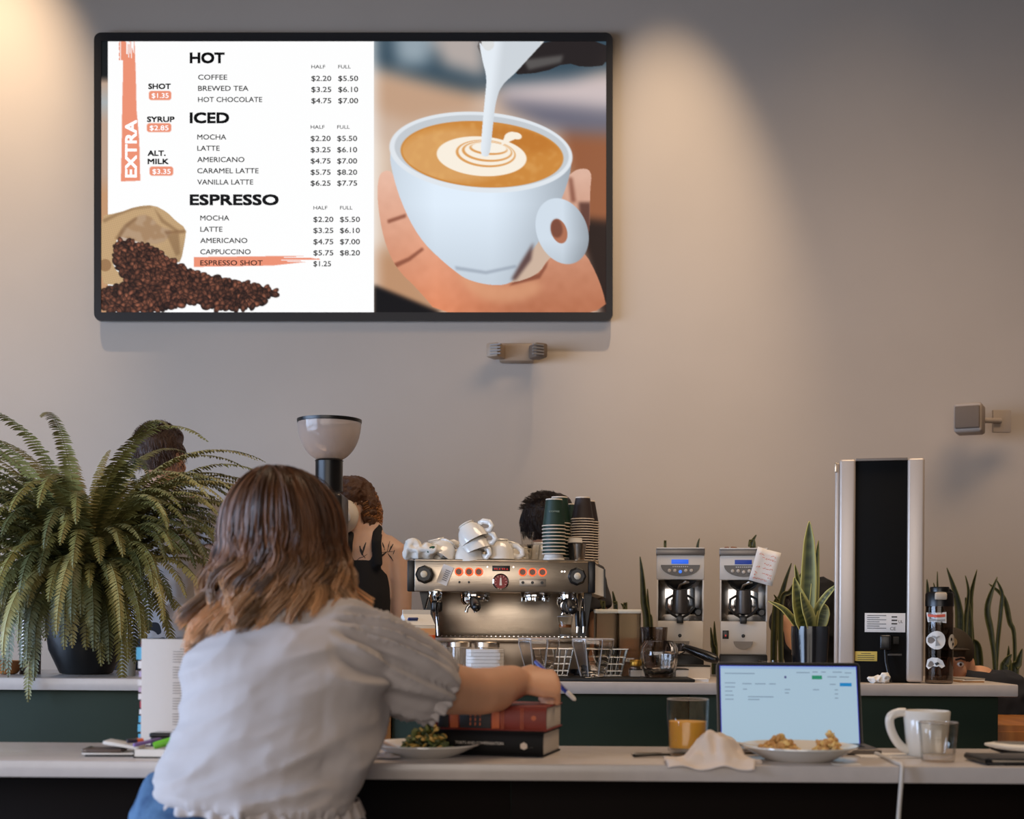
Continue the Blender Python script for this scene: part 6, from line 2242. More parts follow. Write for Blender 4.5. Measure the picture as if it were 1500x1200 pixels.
# tattoos: thin ink shapes laid on the skin
m_ink2 = mat('tattoo_ink', (44, 38, 40), .7)


def project_ink(name, curves, par, body_obj, r=.0016):
    """thin ink lines pressed on the body surface, drawn as seen from the front of the counter"""
    bpy.context.view_layer.update()
    dg = bpy.context.evaluated_depsgraph_get()
    mb = MB()
    inv = body_obj.matrix_world.inverted()
    for cv, w in curves:
        pts = []
        for px, py in cv:
            o_ = cam.location
            tgt = P(px, py, 5.0)
            d_ = (tgt - o_).normalized()
            hit, loc, nor, _ = body_obj.ray_cast(inv @ o_, (inv.to_3x3() @ d_).normalized())
            if hit:
                pts.append(loc + nor * .0005)
        if len(pts) > 1:
            ws = [w * (1 - .6 * abs(2 * i / (len(pts) - 1) - 1)) for i in range(len(pts))]
            mb.loft(pts, ws, [.0006] * len(ws), side=(0, 0, 1) if abs((pts[-1] - pts[0]).normalized().z) < .8 else (1, 0, 0), n=6)
    if len(mb.bm.verts):
        return mb.build(name, m_ink2, par)


bbody = [c for c in bt.children if c.name.startswith('body')][0]
project_ink('tattoo', [([(521, 823), (526, 818), (532, 816), (538, 812)], .0016), ([(527, 800), (529, 807), (531, 814)], .005), ([(536, 795), (533, 803), (531, 812)], .004), ([(535, 818), (531, 812)], .003)], bt, bbody)
project_ink('tattoo', [([(557, 810), (564, 809), (571, 808), (577, 808)], .0012), ([(560, 795), (561, 800), (563, 806)], .004), ([(571, 793), (569, 800), (567, 808)], .0018), ([(576, 797), (573, 802), (570, 808)], .003),
                        ([(557, 817), (561, 813), (566, 809)], .004), ([(576, 822), (572, 816), (568, 811)], .0022), ([(578, 806), (576, 812)], .003)], bt, bbody)

# man with glasses behind the cup stacks
gt, GX, GZ, ghc, gT, gR = staff('dark haired man with glasses mostly hidden behind the paper cup stacks', 800, 5.3, 724, -62, mat('dark_shirt', (60, 58, 60), .9), m_trs, 818, .18, short_hair(6, (34, 22, 18)), head_px=805)
mb = MB()
mb.loft([gT @ Vector((-.084, -.01, .0)), gT @ Vector((-.08, .05, .004)), gT @ Vector((-.068, .095, .004))], .002, n=6).loft([gT @ Vector((.084, -.01, .0)), gT @ Vector((.08, .05, .004)), gT @ Vector((.068, .095, .004))], .002, n=6)
for q in (-1, 1):
    mb.loft([gT @ Vector((q * .034 + .026 * math.cos(a), .102, .0 + .018 * math.sin(a))) for a in np.linspace(0, 2 * math.pi, 17)], .0018, n=6, cap=False)
mb.build('glasses', M['chrome'], gt)

# seated person with a cap at far right, low behind the counter end
q5 = 4.78 / F
def seated(label, px, d, head_px, head_py, face, jacket, cap=None, hc_col=(40, 28, 20), bend=0.0, drop=.20, ld=-1):
    q_ = d / F
    t = thing('person', label, 'person', (Xat(px, d, ZC), d, 0))
    X = lambda p_: (p_ - px) * q_
    Z = lambda py: H + (910 - py) * q_
    c = Vector((X(head_px), -.02, Z(head_py)))
    R = rotm(math.radians(bend), 0, math.radians(face))
    mb = MB()
    zs = c.z - drop
    T = head_geo(mb, c, R, (c.x * .4, 0, zs + .02))
    mb.loft([(0, 0, zs - .48), (0, 0, zs - .25), (0, 0, zs - .06), (0, 0, zs + .02)], [.16, .15, .165, .07], [.12, .11, .09, .055], side=(1, 0, 0), n=20, dome=True)
    for qd in (-1, 1):
        mb.loft([(qd * .15, 0, zs - .06), (qd * .19, ld * .02, zs - .28), (qd * .12, ld * .16, zs - .38)], [.05, .042, .03], n=14, dome=True)
        hand_geo(mb, (qd * .12, ld * .16, zs - .38), (-qd * .5, ld * .8, 0), (0, 0, 1), (-qd, .2, 0), curl=(.3, .4, .3), s=.95)
        kz = max(zs - .46, .12)
        mb.loft([(qd * .1, 0, kz), (qd * .12, ld * .25, kz + .01), (qd * .12, ld * .27, .08)], [.08, .06, .045], n=12, dome=True)
    remeshed(mb, 'body', M['skin'], .008, 3, t)
    face_parts(T, R, t)
    mb = MB()
    mb.loft([(0, 0, zs - .48), (0, 0, zs - .25), (0, 0, zs - .03), (0, 0, zs + .03), (0, 0, zs + .055)], [.18, .17, .20, .16, .11], [.14, .13, .13, .105, .085], side=(1, 0, 0), n=20)
    for qd in (-1, 1):
        mb.loft([(qd * .13, 0, zs - .05), (qd * .20, ld * .02, zs - .28), (qd * .13, ld * .15, zs - .37)], [.065, .056, .042], n=14, dome=True)
    remeshed(mb, 'jacket', jacket, .008, 3, t, fn=cloth_fn(.01, 12, px))
    kz = max(zs - .46, .12)
    mb = MB()
    for qd in (-1, 1):
        mb.loft([(qd * .09, .02, kz), (qd * .12, ld * .25, kz + .01), (qd * .12, ld * .27, .12)], [.095, .075, .06], n=12, dome=True)
    remeshed(mb, 'trousers', m_trs, .009, 3, t)
    if cap:
        cb_ = MB()
        cb_.ell(T @ Vector((0, -.012, .045)), (.086, .104, .085), R=R, n=24, m=14)
        co_ = cb_.build('cap', cap, t)
        bb = MB()
        bb.ell(T @ Vector((0, .105, .05)), (.062, .055, .006), R=R, n=20, m=8)
        bb.build('cap_visor', cap, co_)
        MB().lathe([(.02, 0), (.02, .003)], 20, M=Matrix.Translation(T @ Vector((0, .085, .075))) @ R @ rotm(-math.pi / 2.4, 0, 0)).build('cap_badge', mat('cap_badge_tan', (120, 96, 60), .8), co_)
    else:
        short_hair(9, hc_col)(t, c, R, T)
    return t


seated('person in olive cap and dark jacket sitting low behind the counter end', 1434, 5.02, 1389, 966, 165, drop=.085, ld=1, jacket=mat('navy_jacket', (34, 36, 44), .9), cap=mat('olive_cap', (50, 40, 27), .85))

# person in black bending behind the snake plant
pb = thing('person', 'person in black bending down behind the snake plant, elbow showing', 'person', (Xat(1178, 5.5, ZC), 5.5, 0))
q6 = 5.5 / F
X6 = lambda p_: (p_ - 1178) * q6
Z6 = lambda py: H + (912 - py) * q6
mb = MB()
mb.loft([(X6(1208), .05, .62), (X6(1206), .05, Z6(960)), (X6(1203), .02, Z6(905)), (X6(1196), -.03, Z6(882))], [.15, .13, .14, .10], [.12, .12, .11, .08], side=(0, 1, 0), n=20, dome=True)
Tb = head_geo(mb, (X6(1168), -.10, Z6(915)), rotm(math.radians(-60), 0, math.radians(60)), (X6(1190), -.04, Z6(890)))
mb.loft([(X6(1190), -.08, Z6(890)), (X6(1160), -.14, Z6(905)), (X6(1143), -.15, Z6(912))], [.05, .045, .038], n=14, dome=True)
mb.loft([(X6(1143), -.15, Z6(912)), (X6(1150), -.20, Z6(960)), (X6(1158), -.22, Z6(990))], [.037, .033, .025], n=14, dome=True)
hand_geo(mb, (X6(1158), -.22, Z6(990)), (.1, -.2, -1), (0, -1, 0), (1, 0, 0), s=.9)
mb.loft([(X6(1210), .1, Z6(900)), (X6(1218), .1, Z6(960)), (X6(1200), -.1, .78)], [.05, .042, .03], n=14, dome=True)
hand_geo(mb, (X6(1200), -.1, .78), (-.2, -.5, -.7), (0, -1, .5), (-1, 0, 0), s=.9)
for qd in (-1, 1):
    mb.loft([(X6(1208), .05 + qd * .07, .66), (X6(1214), .05 + qd * .09, .36), (X6(1214), .05 + qd * .09, .07)], [.085, .06, .042], n=12, dome=True)
remeshed(mb, 'body', M['skin'], .008, 3, pb)
m_blk = mat('black_sweater', (22, 22, 25), .9)
mb = MB()
mb.loft([(X6(1208), .05, .64), (X6(1206), .05, Z6(960)), (X6(1203), .02, Z6(905)), (X6(1198), -.02, Z6(880))], [.165, .15, .155, .115], [.13, .13, .125, .095], side=(0, 1, 0), n=20, dome=True)
mb.loft([(X6(1190), -.07, Z6(888)), (X6(1158), -.13, Z6(900))], [.066, .05], n=14, dome=True)
mb.loft([(X6(1144), -.15, Z6(930)), (X6(1150), -.20, Z6(970))], [.045, .038], n=14, dome=True)
mb.loft([(X6(1210), .1, Z6(900)), (X6(1218), .1, Z6(960)), (X6(1204), -.06, .80)], [.064, .056, .044], n=14, dome=True)
remeshed(mb, 'sweater', m_blk, .008, 3, pb, fn=cloth_fn(.008, 14, 5))
mb = MB()
for qd in (-1, 1):
    mb.loft([(X6(1208), .05 + qd * .06, .68), (X6(1214), .05 + qd * .09, .36), (X6(1214), .05 + qd * .09, .10)], [.10, .076, .058], n=12, dome=True)
remeshed(mb, 'trousers', m_trs, .009, 3, pb)
face_parts(Tb, rotm(math.radians(-60), 0, math.radians(60)), pb)
short_hair(12, (30, 22, 18))(pb, None, rotm(math.radians(-60), 0, math.radians(60)), Tb)

# ------------------------------------------------------------------ things on the front bar
def on_bar(px, d):
    return Vector((Xat(px, d, ZB), d, ZB))


# ---- two thick books
def book(name, label, c, size, rz, cover, z0, orn=None, hub=True):
    w, dp, h = size
    t = thing(name, label, 'book', (c.x, c.y, z0), rz)
    th = .0035
    MB().box((.0, .003, h / 2), (w - .006, dp - .012, h - 2 * th), .001).build('page_block', mat('page_edges', (214, 204, 192), .8, bump=.4, bscale=40, stretch=(1, 1, 30)), t)
    MB().box((0, 0, th / 2), (w, dp, th), .0012).build('back_cover', cover, t)
    MB().box((0, 0, h - th / 2), (w, dp, th), .0012).build('front_cover', cover, t)
    # rounded spine towards us (-y)
    ps = []
    mb = MB()
    ra, rb_ = [], []
    n = 10
    for x in (-w / 2, w / 2):
        r_ = []
        for i in range(n + 1):
            a = math.pi * i / n
            r_.append((x, -dp / 2 + .004 - .010 * math.sin(a), h / 2 - h / 2 * math.cos(a)))
        for i in range(n, -1, -1):
            a = math.pi * i / n
            r_.append((x, -dp / 2 + .008 - .009 * math.sin(a), h / 2 - (h / 2 - .003) * math.cos(a)))
        (ra if x < 0 else rb_).extend(mb.ring(r_))
    mb.bridge(ra, rb_)
    mb.bm.faces.new(ra); mb.bm.faces.new(list(reversed(rb_)))
    s_ = mb.build('spine', cover, t)
    return t, s_


m_red = mat('red_book_cloth', (126, 44, 32), .55, bump=.1, bscale=300)
m_bk = mat('black_book_cloth', (12, 10, 10), .6, spec=.2)
rzb = math.radians(-14)
bc_ = on_bar(724, 2.825)
bw_ = .245
bk1, sp1 = book('law_book', 'thick black law textbook at the bottom under the red one', bc_, (bw_, .165, .050), rzb, m_bk, ZB + .0002)
text_mesh('spine_title', 'TORTS AND COMPENSATION', mat('title_cream', (214, 204, 190), .7), sp1, -.058, .0235, .0056, .100, .006, y=-.0894)
text_mesh('spine_author', '────', mat('title_cream2', (214, 204, 190), .7), sp1, .092, .018, .003, .012, y=-.0894)
mb = MB().prism([(.085, .018), (.092, .015), (.099, .018), (.099, .026), (.092, .030), (.085, .026)], .0006, Matrix.Translation((-.008, -.0894, 0)))
e_ = mb.build('publisher_emblem', mat('emblem_cream', (210, 190, 170), .7), sp1, smooth=0)
bc2 = bc_ + Vector((.002, .0, 0))
bk2, sp2 = book('law_book', 'thick red law textbook with black spine labels, topmost of the pair under her hand', bc2, (.250, .160, .050), rzb + .01, m_red, ZB + .0512)
m_or = mat('orange_gilt', (190, 92, 44), .5)
m_bl = mat('black_label', (26, 22, 22), .5)
for x0, x1, mm in ((-.098, -.076, m_bl), (-.073, -.056, m_or), (-.053, .012, m_bl), (.014, .030, m_or)):
    MB().box(((x0 + x1) / 2, -.0855, .025), (x1 - x0, .0025, .041), .001).build('spine_label', mm, sp2)
mb = MB()
for x in (.034, .038, .074, .078, -.112):
    mb.box((x, -.0856, .025), (.0012, .002, .042))
for zz in (.013, .022, .031):
    for x in (-.03, -.02, -.01):
        mb.box((x, -.0872, zz), (.0025, .0006, .006))
tag(mb.build('gilt_lines', m_or, sp2, smooth=0), kind='stuff')
MB().lathe([(.005, 0), (.005, .001)], 16, M=Matrix.Translation((.1, -.0855, .027)) @ rotm(math.pi / 2, 0, 0)).build('gilt_emblem', m_or, sp2)

# ---- pen in her hand
a, b = P(784, 969, 2.93), P(843, 1026, 2.87)
t = thing('ballpoint_pen', 'blue and white pen held in the seated woman\'s right hand', 'pen', (a + b) / 2)
a, b = a - t.location, b - t.location
m_bp = mat('pen_blue', (28, 40, 120), .3)
MB().loft([a, a.lerp(b, .12), a.lerp(b, .8)], [.0045, .0055, .005], n=14).build('barrel', m_bp, t)
MB().loft([a.lerp(b, .8), a.lerp(b, .97), b], [.0052, .0045, .002], n=14).build('tip', M['white_plastic'], t)
MB().loft([a.lerp(b, .02) + Vector((0, -.006, .003)), a.lerp(b, .3) + Vector((0, -.006, .003))], .0018, n=8).build('clip', m_bp, t)


# ---- plates
def plate(label, c, R_, h=.026):
    t = thing('dinner_plate', label, 'plate', c)
    MB().lathe([(R_ * .52, 0), (R_ * .56, .003), (R_ * .62, .004), (R_ * .88, h * .72), (R_, h), (R_ * .995, h + .003), (R_ * .86, h * .72 + .004), (R_ * .6, .0085), (0, .0075)], 64, cap1=False).build('plate_body', M['porcelain'], t, smooth=60)
    return t


def heap(name, label, cat, c, r, h, mats, seed, n=60, leafy=True):
    t = thing(name, label, cat, c)
    rn = random.Random(seed)
    for mi, m_ in enumerate(mats):
        mb = MB()
        for i in range(n):
            a, rr = rn.uniform(0, 6.28), r * math.sqrt(rn.random())
            zt = h * (1 - (rr / r) ** 2) * rn.uniform(.3, 1.0)
            p_ = (rr * math.cos(a), rr * math.sin(a) * .8, zt + .003)
            R = rotm(rn.uniform(-1, 1), rn.uniform(-1, 1), rn.uniform(0, 6))
            if leafy:
                mb.ell(p_, (rn.uniform(.006, .012), rn.uniform(.004, .008), .002), R=R, n=8, m=5)
            else:
                mb.ell(p_, (rn.uniform(.004, .009), rn.uniform(.004, .007), rn.uniform(.003, .006)), R=R, n=8, m=5)
        o = mb.build('pieces', m_, t)
        tag(o, kind='stuff')
    return t


pc = on_bar(623, 2.73)
plate('white plate with green salad beside the law books', pc, .108, .024)
heap('salad', 'small heap of chopped green and yellow salad on left plate', 'food', pc + Vector((.002, 0, .009)), .050, .058,
     [mat('salad_green', (96, 110, 56), .6), mat('salad_olive', (64, 78, 44), .6), mat('salad_yellow', (190, 160, 84), .6)], 3, 70)
pc = on_bar(1170, 2.70)
plate('white plate with scrambled egg in front of the laptop', pc, .114, .028)
m_egg = [mat('scrambled_egg', (226, 192, 122), .55), mat('toast_brown', (196, 150, 92), .7)]
heap('scrambled_egg', 'left mound of scrambled egg on the plate before the laptop', 'food', Vector((Xat(1140, 2.70, ZB), 2.70, ZB + .010)), .042, .038, m_egg, 5, 80, False)
heap('scrambled_egg', 'right mound of scrambled egg on the plate before the laptop', 'food', Vector((Xat(1212, 2.71, ZB), 2.71, ZB + .010)), .028, .042, m_egg, 6, 60, False)

# ---- juice glass
jd = 2.80
jr = 30.5 * jd / F
jh = 77 * jd / F
t = glass_cup('juice_glass', 'straight glass half full of orange juice left of the laptop', 'glass', on_bar(1007, jd) + Vector((0, 0, .0062)), jr * .94, jr, jh, wall=.0022, base=.008,
              liquid=('orange_juice', mat('juice_orange', (236, 178, 66), .4, sss=.2), .009, jh * .58))
kn = thing('table_knife', 'steel knife lying under the juice glass', 'knife', on_bar(985, 2.79) + Vector((0, 0, .0001)), math.radians(8))
MB().box((.03, 0, .0022), (.12, .017, .003), .001).build('knife_blade', M['steel'], kn)
MB().box((-.055, 0, .003), (.06, .013, .006), .002).build('handle', M['steel'], kn)
kf = thing('table_fork', 'dark handled fork lying left of the juice glass', 'fork', on_bar(950, 2.745), math.radians(14))
MB().loft([(-.03, 0, .004), (.01, 0, .005), (.045, 0, .004)], [.007, .005, .003], [.0035, .003, .002], side=(0, 1, 0), n=10, dome=True).build('handle', M['black'], kf)
mb = MB().box((.06, 0, .004), (.03, .02, .002), .001)
for i in range(4):
    mb.box((.09, -.0075 + i * .005, .004), (.036, .0022, .002))
mb.build('fork_tines', M['steel'], kf)

# ---- crumpled napkin hanging over the edge
rn = random.Random(2)
nx, ny = 34, 22
v, f = [], []
na = on_bar(980, 2.60)
for j in range(ny):
    for i in range(nx):
        u, w = i / (nx - 1), j / (ny - 1)
        x = -.005 + .165 * u
        y = -.018 + (.10 + .06 * u) * w * (1 - .2 * (1 - u))
        rr_ = math.hypot((u - .60) / .42, (w - .6) / .55)
        aa_ = math.atan2(w - .6, u - .60)
        hump = .052 * max(0, 1 - rr_) ** 1.1 * (1 + .35 * math.sin(aa_ * 5 + 1) * min(1, rr_ * 2)) + .012 * abs(mnoise.noise(Vector((u * 7, w * 3, 2.2)))) * (1 - abs(2 * u - 1))
        z = .004 + hump + .010 * abs(mnoise.noise(Vector((u * 6, w * 5, 0.3)))) + .008 * u * w
        if y < .0:
            z = min(z, .004 + y * .5 + .004 * math.sin(u * 12))
        x += .012 * mnoise.noise(Vector((u * 3, w * 3, 5)))
        y += .02 * w * mnoise.noise(Vector((u * 4, w * 2, 9)))
        v.append((x, y, z))
for j in range(ny - 1):
    for i in range(nx - 1):
        a = j * nx + i
        f.append((a, a + 1, a + nx + 1, a + nx))
m_nap = mat('napkin_white', (226, 212, 202), .85)
o = pydata('crumpled_napkin', v, f, m_nap)
o.location = na
sd = o.modifiers.new('t', 'SOLIDIFY'); sd.thickness = .0014; sd.offset = 1
tag(o, 'crumpled white napkin draped over the bar edge left of the egg plate', 'napkin')
v2 = [(x * .35, y * .4, .003 + abs(z) * .15) for x, y, z in v]
o = pydata('folded_napkin', v2, f, m_nap)
o.location = on_bar(543, 2.66)
sd = o.modifiers.new('t', 'SOLIDIFY'); sd.thickness = .0014; sd.offset = 1
tag(o, 'small folded napkin left of the salad plate beside the woman', 'napkin')
kn = thing('table_knife', 'knife resting on the left rim of the egg plate', 'knife', Vector((Xat(1088, 2.72, ZB), 2.72, ZB + .031)), math.radians(-12))
MB().box((0, 0, 0), (.10, .012, .0025), .001, R=rotm(0, .12, 0)).build('knife_blade', M['steel'], kn)
MB().box((-.06, 0, .007), (.035, .011, .005), .002, R=rotm(0, .12, 0)).build('handle', M['steel'], kn)

# ---- laptop
LD = 2.962
lq = LD / F
lt = thing('laptop', 'open silver laptop with bright pale blue web page on the bar', 'laptop', on_bar(1158, LD) + Vector((0, 0, .001)), math.radians(-1.5))
m_al = mat('space_grey_aluminium', (120, 112, 106), .35, .8)
lw = 212 * lq
MB().box((.003, -.074, .0055), (lw + .003, .148, .010), .003, 3).build('base', m_al, lt)
kb = MB()
for r in range(5):
    for c in range(14):
        kb.box((-lw * .42 + c * lw * .84 / 13, -.022 - r * .015, .0112), (.0165, .0125, .0012))
kbo = kb.build('keys', M['black'], lt, smooth=0)
tag(kbo, kind='stuff')
MB().box((0, -.118, .0107), (.10, .045, .0006)).build('trackpad', mat('trackpad_grey', (110, 104, 98), .3), lt)
ANG = math.radians(-13)
RL = rotm(ANG, 0, 0)
lh = 124 * lq / math.cos(ANG) * 1.0
lid = MB().prism(rrect(-lw / 2, 0, lw / 2, lh, .009), .006, RL).build('screen_lid', m_al, lt)
MB().prism(rrect(-lw / 2 + .0015, .001, lw / 2 - .0015, lh - .0015, .008), .001, RL @ Matrix.Translation((0, -.0012, 0))).build('bezel', M['black'], lid)
m_lcd = emis('laptop_screen_light', (162, 188, 206), 1.05)
m_lblue = emis('laptop_blue_edge', (28, 20, 190), .8)
sx0, sx1, sz0, sz1 = -lw / 2 + 6 * lq, lw / 2 - 6 * lq, 7 * lq, lh - 6.5 * lq
MB().prism([(sx0 - .0016, sz0 - .0022), (sx1 + .0016, sz0 - .0022), (sx1 + .0016, sz1 + .0016), (sx0 - .0016, sz1 + .0016)], .0004, RL @ Matrix.Translation((0, -.0017, 0))).build('display_edge', m_lblue, lid, smooth=0)
disp = MB().prism([(sx0, sz0), (sx1, sz0), (sx1, sz1), (sx0, sz1)], .0004, RL @ Matrix.Translation((0, -.0022, 0))).build('display', m_lcd, lid, smooth=0)


def lrect(mb, x0, y0, x1, y1):
    # photo px within 1057..1255 x 979..1090
    fx = lambda p_: sx0 + (p_ - 1055) / (1257 - 1055) * (sx1 - sx0)
    fz = lambda p_: sz1 - (p_ - 979) / (1090 - 979) * (sz1 - sz0)
    mb.prism([(fx(x0), fz(y1)), (fx(x1), fz(y1)), (fx(x1), fz(y0)), (fx(x0), fz(y0))], .0003, RL @ Matrix.Translation((0, -.0026, 0)))


mb = MB(); lrect(mb, 1191, 992, 1206, 997.5); mb.build('green_button', emis('web_green', (34, 140, 104), .9), lid, smooth=0)
mb = MB(); lrect(mb, 1232, 1002.5, 1249.5, 1007.5); mb.build('blue_button', emis('web_blue', (20, 132, 196), .9), lid, smooth=0)
mb = MB(); lrect(mb, 1055, 979, 1257, 982.5); mb.build('browser_bar', emis('web_bar', (150, 182, 226), .9), lid, smooth=0)
mb = MB()
rn = random.Random(1)
for y in (989, 1003, 1009, 1015, 1021, 1027):
    lrect(mb, 1061, y, 1061 + rn.uniform(9, 17), y + 1.5)
for x0, x1, y in ((1071, 1106, 989), (1087, 1101, 1004), (1106, 1122, 1004), (1127, 1137, 1004), (1088, 1094, 1012), (1095, 1133, 1023), (1095, 1112, 1027), (1150, 1158, 1012), (1150, 1156, 1017),
                  (1192, 1201, 1012), (1217, 1226, 1004), (1224, 1229, 1012), (1224, 1229, 1018), (1224, 1229, 1024), (1168, 1188, 987), (1192, 1200, 986), (1205, 1212, 986), (1222, 1236, 986), (1240, 1250, 987), (1214, 1228, 993), (1232, 1246, 993)):
    lrect(mb, x0, y, x1, y + 1.6)
tag(mb.build('web_text_lines', emis('web_grey', (132, 156, 178), .9), lid, smooth=0), kind='stuff')
mb = MB(); lrect(mb, 1150, 993, 1153, 996.5); mb.build('web_icon', emis('web_icon', (70, 74, 130), .9), lid, smooth=0)

# ---- mug, small glass
MD = 2.80
mq = MD / F
mg = thing('white_mug', 'large white mug with handle on its left, behind the small clear glass', 'mug', on_bar(1357, MD))
r0, r1, mh_ = 27 * mq, 33.5 * mq, 67 * mq
MB().lathe([(r0 * .93, 0), (r0, .003), (r0 + .004, mh_ * .35), (r1, mh_ - .002), (r1 - .002, mh_), (r1 - .004, mh_ - .002), (r0, mh_ * .3), (r0 * .8, .007), (0, .006)], 56, cap1=False).build('mug_body', M['porcelain'], mg, smooth=60)
hp_ = [(-r1 * .93, 0, mh_ * .96), (-r1 * 1.25, 0, mh_ * .95), (-r1 * 1.58, 0, mh_ * .86), (-r1 * 1.60, 0, mh_ * .66), (-r1 * 1.42, 0, mh_ * .42), (-r1 * 1.12, 0, mh_ * .22), (-r0 * .95, 0, mh_ * .13)]
# smooth the handle
def smoothline(p_, n):
    p_ = [Vector(q) for q in p_]
    out = []
    m_ = len(p_) - 1
    for k in range(n + 1):
        s_ = min(k / n * m_, m_ - 1e-6); i = int(s_); u = s_ - i
        a, b, c, d = p_[max(i - 1, 0)], p_[i], p_[i + 1], p_[min(i + 2, m_)]
        out.append(.5 * ((2 * b) + (c - a) * u + (2 * a - 5 * b + 4 * c - d) * u * u + (3 * b - a - 3 * c + d) * u ** 3))
    return out


MB().loft(smoothline(hp_, 28), .0075, .009, side=(0, 1, 0), n=14).build('handle', M['porcelain'], mg, smooth=180)
sgd = 2.70
sgq = sgd / F
t = glass_cup('small_tumbler', 'small clear glass standing in front of the white mug', 'glass', on_bar(1374, sgd), 23.5 * sgq, 28 * sgq, 57 * sgq, wall=.002, base=.012)
MB().lathe([(28.3 * sgq, 55 * sgq), (28.8 * sgq, 56.3 * sgq), (28.2 * sgq, 57.6 * sgq), (27 * sgq, 57.6 * sgq), (26.8 * sgq, 56 * sgq)], 48, cap0=False, cap1=False).build('rim', M['glass'], t, smooth=90)

# ---- cable
cpts = [P(1275, 1100, 2.86), P(1295, 1108, 2.74), P(1313, 1112, 2.63), P(1321, 1121, 2.596), P(1321, 1135, 2.588), P(1319, 1160, 2.586), P(1316, 1200, 2.584), P(1313, 1260, 2.582), P(1310, 1400, 2.58)]
for c_ in cpts[:3]: c_.z = ZB + .004
o = MB().loft(smoothline(cpts, 40), .0042, n=12).build('charging_cable', mat('cable_white', (206, 196, 184), .5), None, smooth=180)
tag(o, 'white charging cable running from the laptop and hanging over the bar edge', 'cable')
t = MB().box((0, 0, .0012), (.13, .09, .0016), .0005).build('paper_sheet', M['paper'], None, loc=on_bar(1300, 2.80)); tag(t, 'loose white paper lying between laptop and mug', 'paper')
t = MB().box((0, 0, .001), (.055, .025, .0016), .0005).build('paper_slip', M['white_plastic'], None, loc=on_bar(1240, 2.625)); tag(t, 'small white card at the bar edge right of the egg plate', 'card')
t = MB().box((0, 0, .004), (.035, .022, .008), .003).build('napkin_corner', m_nap, None, loc=on_bar(1102, 2.625)); tag(t, 'small folded white tissue left of the egg plate at bar edge', 'tissue')

# ---- right end: sunglasses case like white sandal shape, phone/wallet
t = thing('rounded_gadget', 'white rounded gadget with grey top lying behind the dark tablet at right edge', 'gadget', on_bar(1478, 2.84), math.radians(-6))
mb = MB()
mb.loft([(-.047, 0, .022), (-.03, 0, .020), (.0, 0, .017), (.06, 0, .014), (.10, 0, .012)], [.004, .022, .03, .032, .03], [.003, .007, .009, .011, .011], side=(0, 1, 0), n=20, dome=True)
mb.build('shell', M['white_plastic'], t)
MB().loft([(-.028, 0, .026), (0, 0, .0255), (.03, 0, .0255)], [.010, .018, .018], [.002, .003, .003], side=(0, 1, 0), n=16, dome=True).build('top_pad', mat('pad_grey', (120, 114, 108), .6), t)
MB().loft([(-.036, 0, .014), (-.01, 0, .007), (.08, 0, .005)], [.012, .024, .026], [.003, .005, .005], side=(0, 1, 0), n=16, dome=True).build('underside', M['black'], t)
t = thing('tablet', 'dark tablet in a case with pale edge lying at the right end of the bar', 'tablet', on_bar(1475, 2.68), math.radians(1))
MB().box((.06, 0, .0045), (.24, .12, .003), .0012).build('case_back', M['black'], t)
MB().box((.063, 0, .0085), (.225, .112, .005), .002).build('body', mat('pale_edge', (176, 160, 140), .4, .4), t)
MB().box((.06, 0, .0122), (.24, .12, .003), .0012).build('case_cover', M['black'], t)
MB().cyl((-.058, -.058, .008), (-.058, .058, .008), .0068, n=14).build('case_spine', M['black'], t)
MB().box((.0, 0, .0015), (.04, .1, .003)).build('rubber_foot', M['black'], t)

# ---- open textbook standing at left with page tabs
BD2 = 2.90
b2 = BD2 / F
t = thing('open_textbook', 'open textbook standing upright at left, white pages with coloured tabs', 'book', on_bar(262, BD2), math.radians(6))
zt = (1092 - 938) * b2
mb = MB()
m_pg = mat('book_pages', (222, 208, 198), .8)
MB().box((-.0, .018, zt / 2), (.166, .004, zt), .001, R=rotm(0, 0, 0)).build('cover', mat('maroon_cover', (110, 30, 48), .5), t)
MB().box((.002, .006, zt / 2 + .003), (.160, .020, zt - .004), .001).build('page_block', m_pg, t)
nn_ = 18
v, f = [], []
for j in range(2):
    for i in range(nn_ + 1):
        u = i / nn_
        v.append((-.078 + .158 * u, -.0065 - .006 * math.sin(u * math.pi) + .002 * u, .004 + j * (zt + .001)))
for i in range(nn_):
    f.append((i, i + 1, nn_ + 2 + i, nn_ + 1 + i))
po = pydata('open_page', v, f, M['paper'], t)
mb = MB()
for i in range(34):
    z = zt - .016 - i * .0055
    if z < .012: break
    mb.box((.018, -.0130, z), (.060 if i % 6 else .03, .0006, .0013))
tag(mb.build('printed_lines', mat('print_grey', (150, 140, 134), .8), t, smooth=0))
tabs = [((96, 180, 214), zt - .026, .026, .016), ((224, 218, 214), zt - .05, .016, .013), ((178, 160, 190), zt - .07, .012, .012), ((228, 222, 218), zt - .088, .012, .013), ((196, 170, 190), zt - .103, .010, .012),
        ((222, 214, 210), zt - .118, .012, .013), ((180, 56, 76), zt - .134, .014, .008), ((228, 222, 220), zt - .15, .010, .010), ((96, 176, 210), zt - .166, .014, .012), ((106, 184, 216), zt - .184, .016, .012), ((96, 176, 210), zt - .205, .016, .012)]
for i, (c, z, h, w) in enumerate(tabs):
    MB().box((-.080 - w / 2 + .006, .002 + .006 * (i % 3), z), (w, .0012, h), .0003).build('page_tab', mat('tab_colour', c, .6), t, smooth=0)

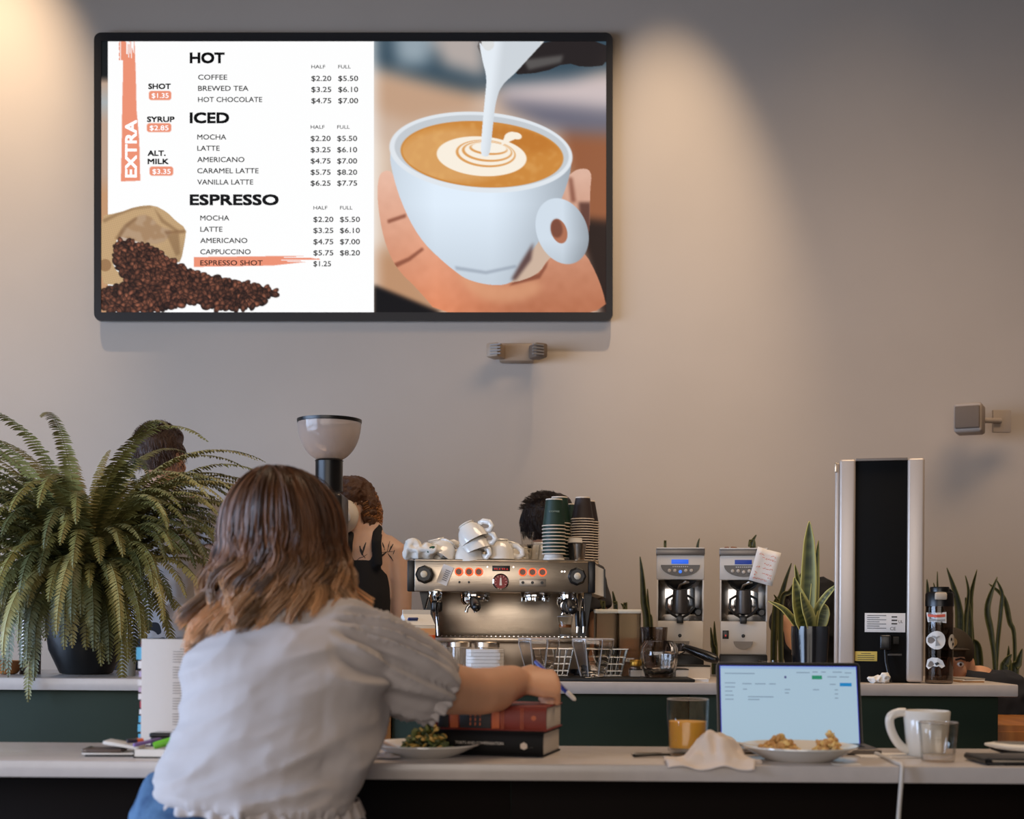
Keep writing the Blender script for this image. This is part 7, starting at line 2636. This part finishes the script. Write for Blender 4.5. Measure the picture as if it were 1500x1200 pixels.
# ---- pens and boxes at left
t = thing('clear_case', 'flat clear edged case lying left of the white pen box', 'case', on_bar(163, 2.70), math.radians(3))
MB().box((0, 0, .006), (.10, .06, .003), .001).build('case_base', M['white_plastic'], t)
MB().box((-.012, 0, .0115), (.075, .055, .007), .002).build('dark_insert', mat('brown_insert', (84, 66, 56), .5), t)
MB().box((-.045, 0, .010), (.012, .058, .012), .003).build('hinge', M['glass'], t)
MB().box((.0, 0, .0022), (.09, .05, .0044)).build('foot', M['black_matte'], t)
t = thing('plastic_cover', 'slanted white lid leaning on the white pen box at left', 'cover', on_bar(182, 2.705) + Vector((0, 0, .022)), math.radians(2))
MB().box((0, 0, 0), (.072, .055, .007), .002, R=rotm(0, math.radians(9), 0)).build('lid_plate', M['white_plastic'], t)
t = thing('pen_box', 'small open white box holding pens beside the seated woman', 'box', on_bar(228, 2.68))
bw2, bd2_, bh2 = .072, .055, .017
mb = MB()
mb.box((0, 0, .0015), (bw2, bd2_, .003))
for sx in (-1, 1):
    mb.box((sx * (bw2 / 2 - .001), 0, bh2 / 2), (.002, bd2_, bh2)); mb.box((0, sx * (bd2_ / 2 - .001), bh2 / 2), (bw2, .002, bh2))
mb.build('box_tray', M['white_plastic'], t, smooth=0)


def pen(label, a, b, r, m1, m2, cat='pen', name='ballpoint_pen'):
    c = (a + b) / 2
    t_ = thing(name, label, cat, c)
    a, b = a - c, b - c
    MB().loft([a, a.lerp(b, .1), a.lerp(b, .62)], [r * .85, r, r], n=14).build('barrel', m1, t_)
    MB().loft([a.lerp(b, .6), a.lerp(b, .96), b], [r * 1.12, r * 1.05, r * .6], n=14).build('cap', m2, t_)
    return t_


zq = ZB + .0245
def pz(px, d, z): return Vector((Xat(px, d, z), d, z))
pen('lime green highlighter lying across the white pen box', pz(225, 2.665, zq - .002), pz(268, 2.685, zq + .014), .0075, mat('highlighter_green', (112, 190, 50), .35), mat('highlighter_cap', (90, 164, 40), .35), 'highlighter', 'highlighter')
pen('purple pen lying on the pen box left of the green highlighter', pz(196, 2.67, zq - .001), pz(236, 2.71, zq + .008), .004, mat('pen_purple', (120, 96, 160), .35), mat('pen_purple_cap', (96, 76, 140), .35))
pen('dark pen with orange tip lying on the slanted white lid', pz(186, 2.68, zq + .006), pz(210, 2.70, zq + .006), .0045, mat('pen_dark', (40, 32, 50), .35), mat('pen_orange', (230, 110, 60), .4))
t = thing('phone', 'black phone lying on the papers just left of the woman\'s waist', 'phone', pz(250, 2.80, ZB + .034), math.radians(-3))
MB().box((0, 0, 0), (.075, .05, .009), .003, 3).build('phone_body', M['black'], t)
MB().box((0, 0, -.019), (.07, .045, .028), .001).build('phone_case_stand', M['black_matte'], t)
MB().box((0, 0, .0048), (.066, .043, .0006)).build('phone_screen', mat('phone_glass', (12, 12, 14), .08), t)
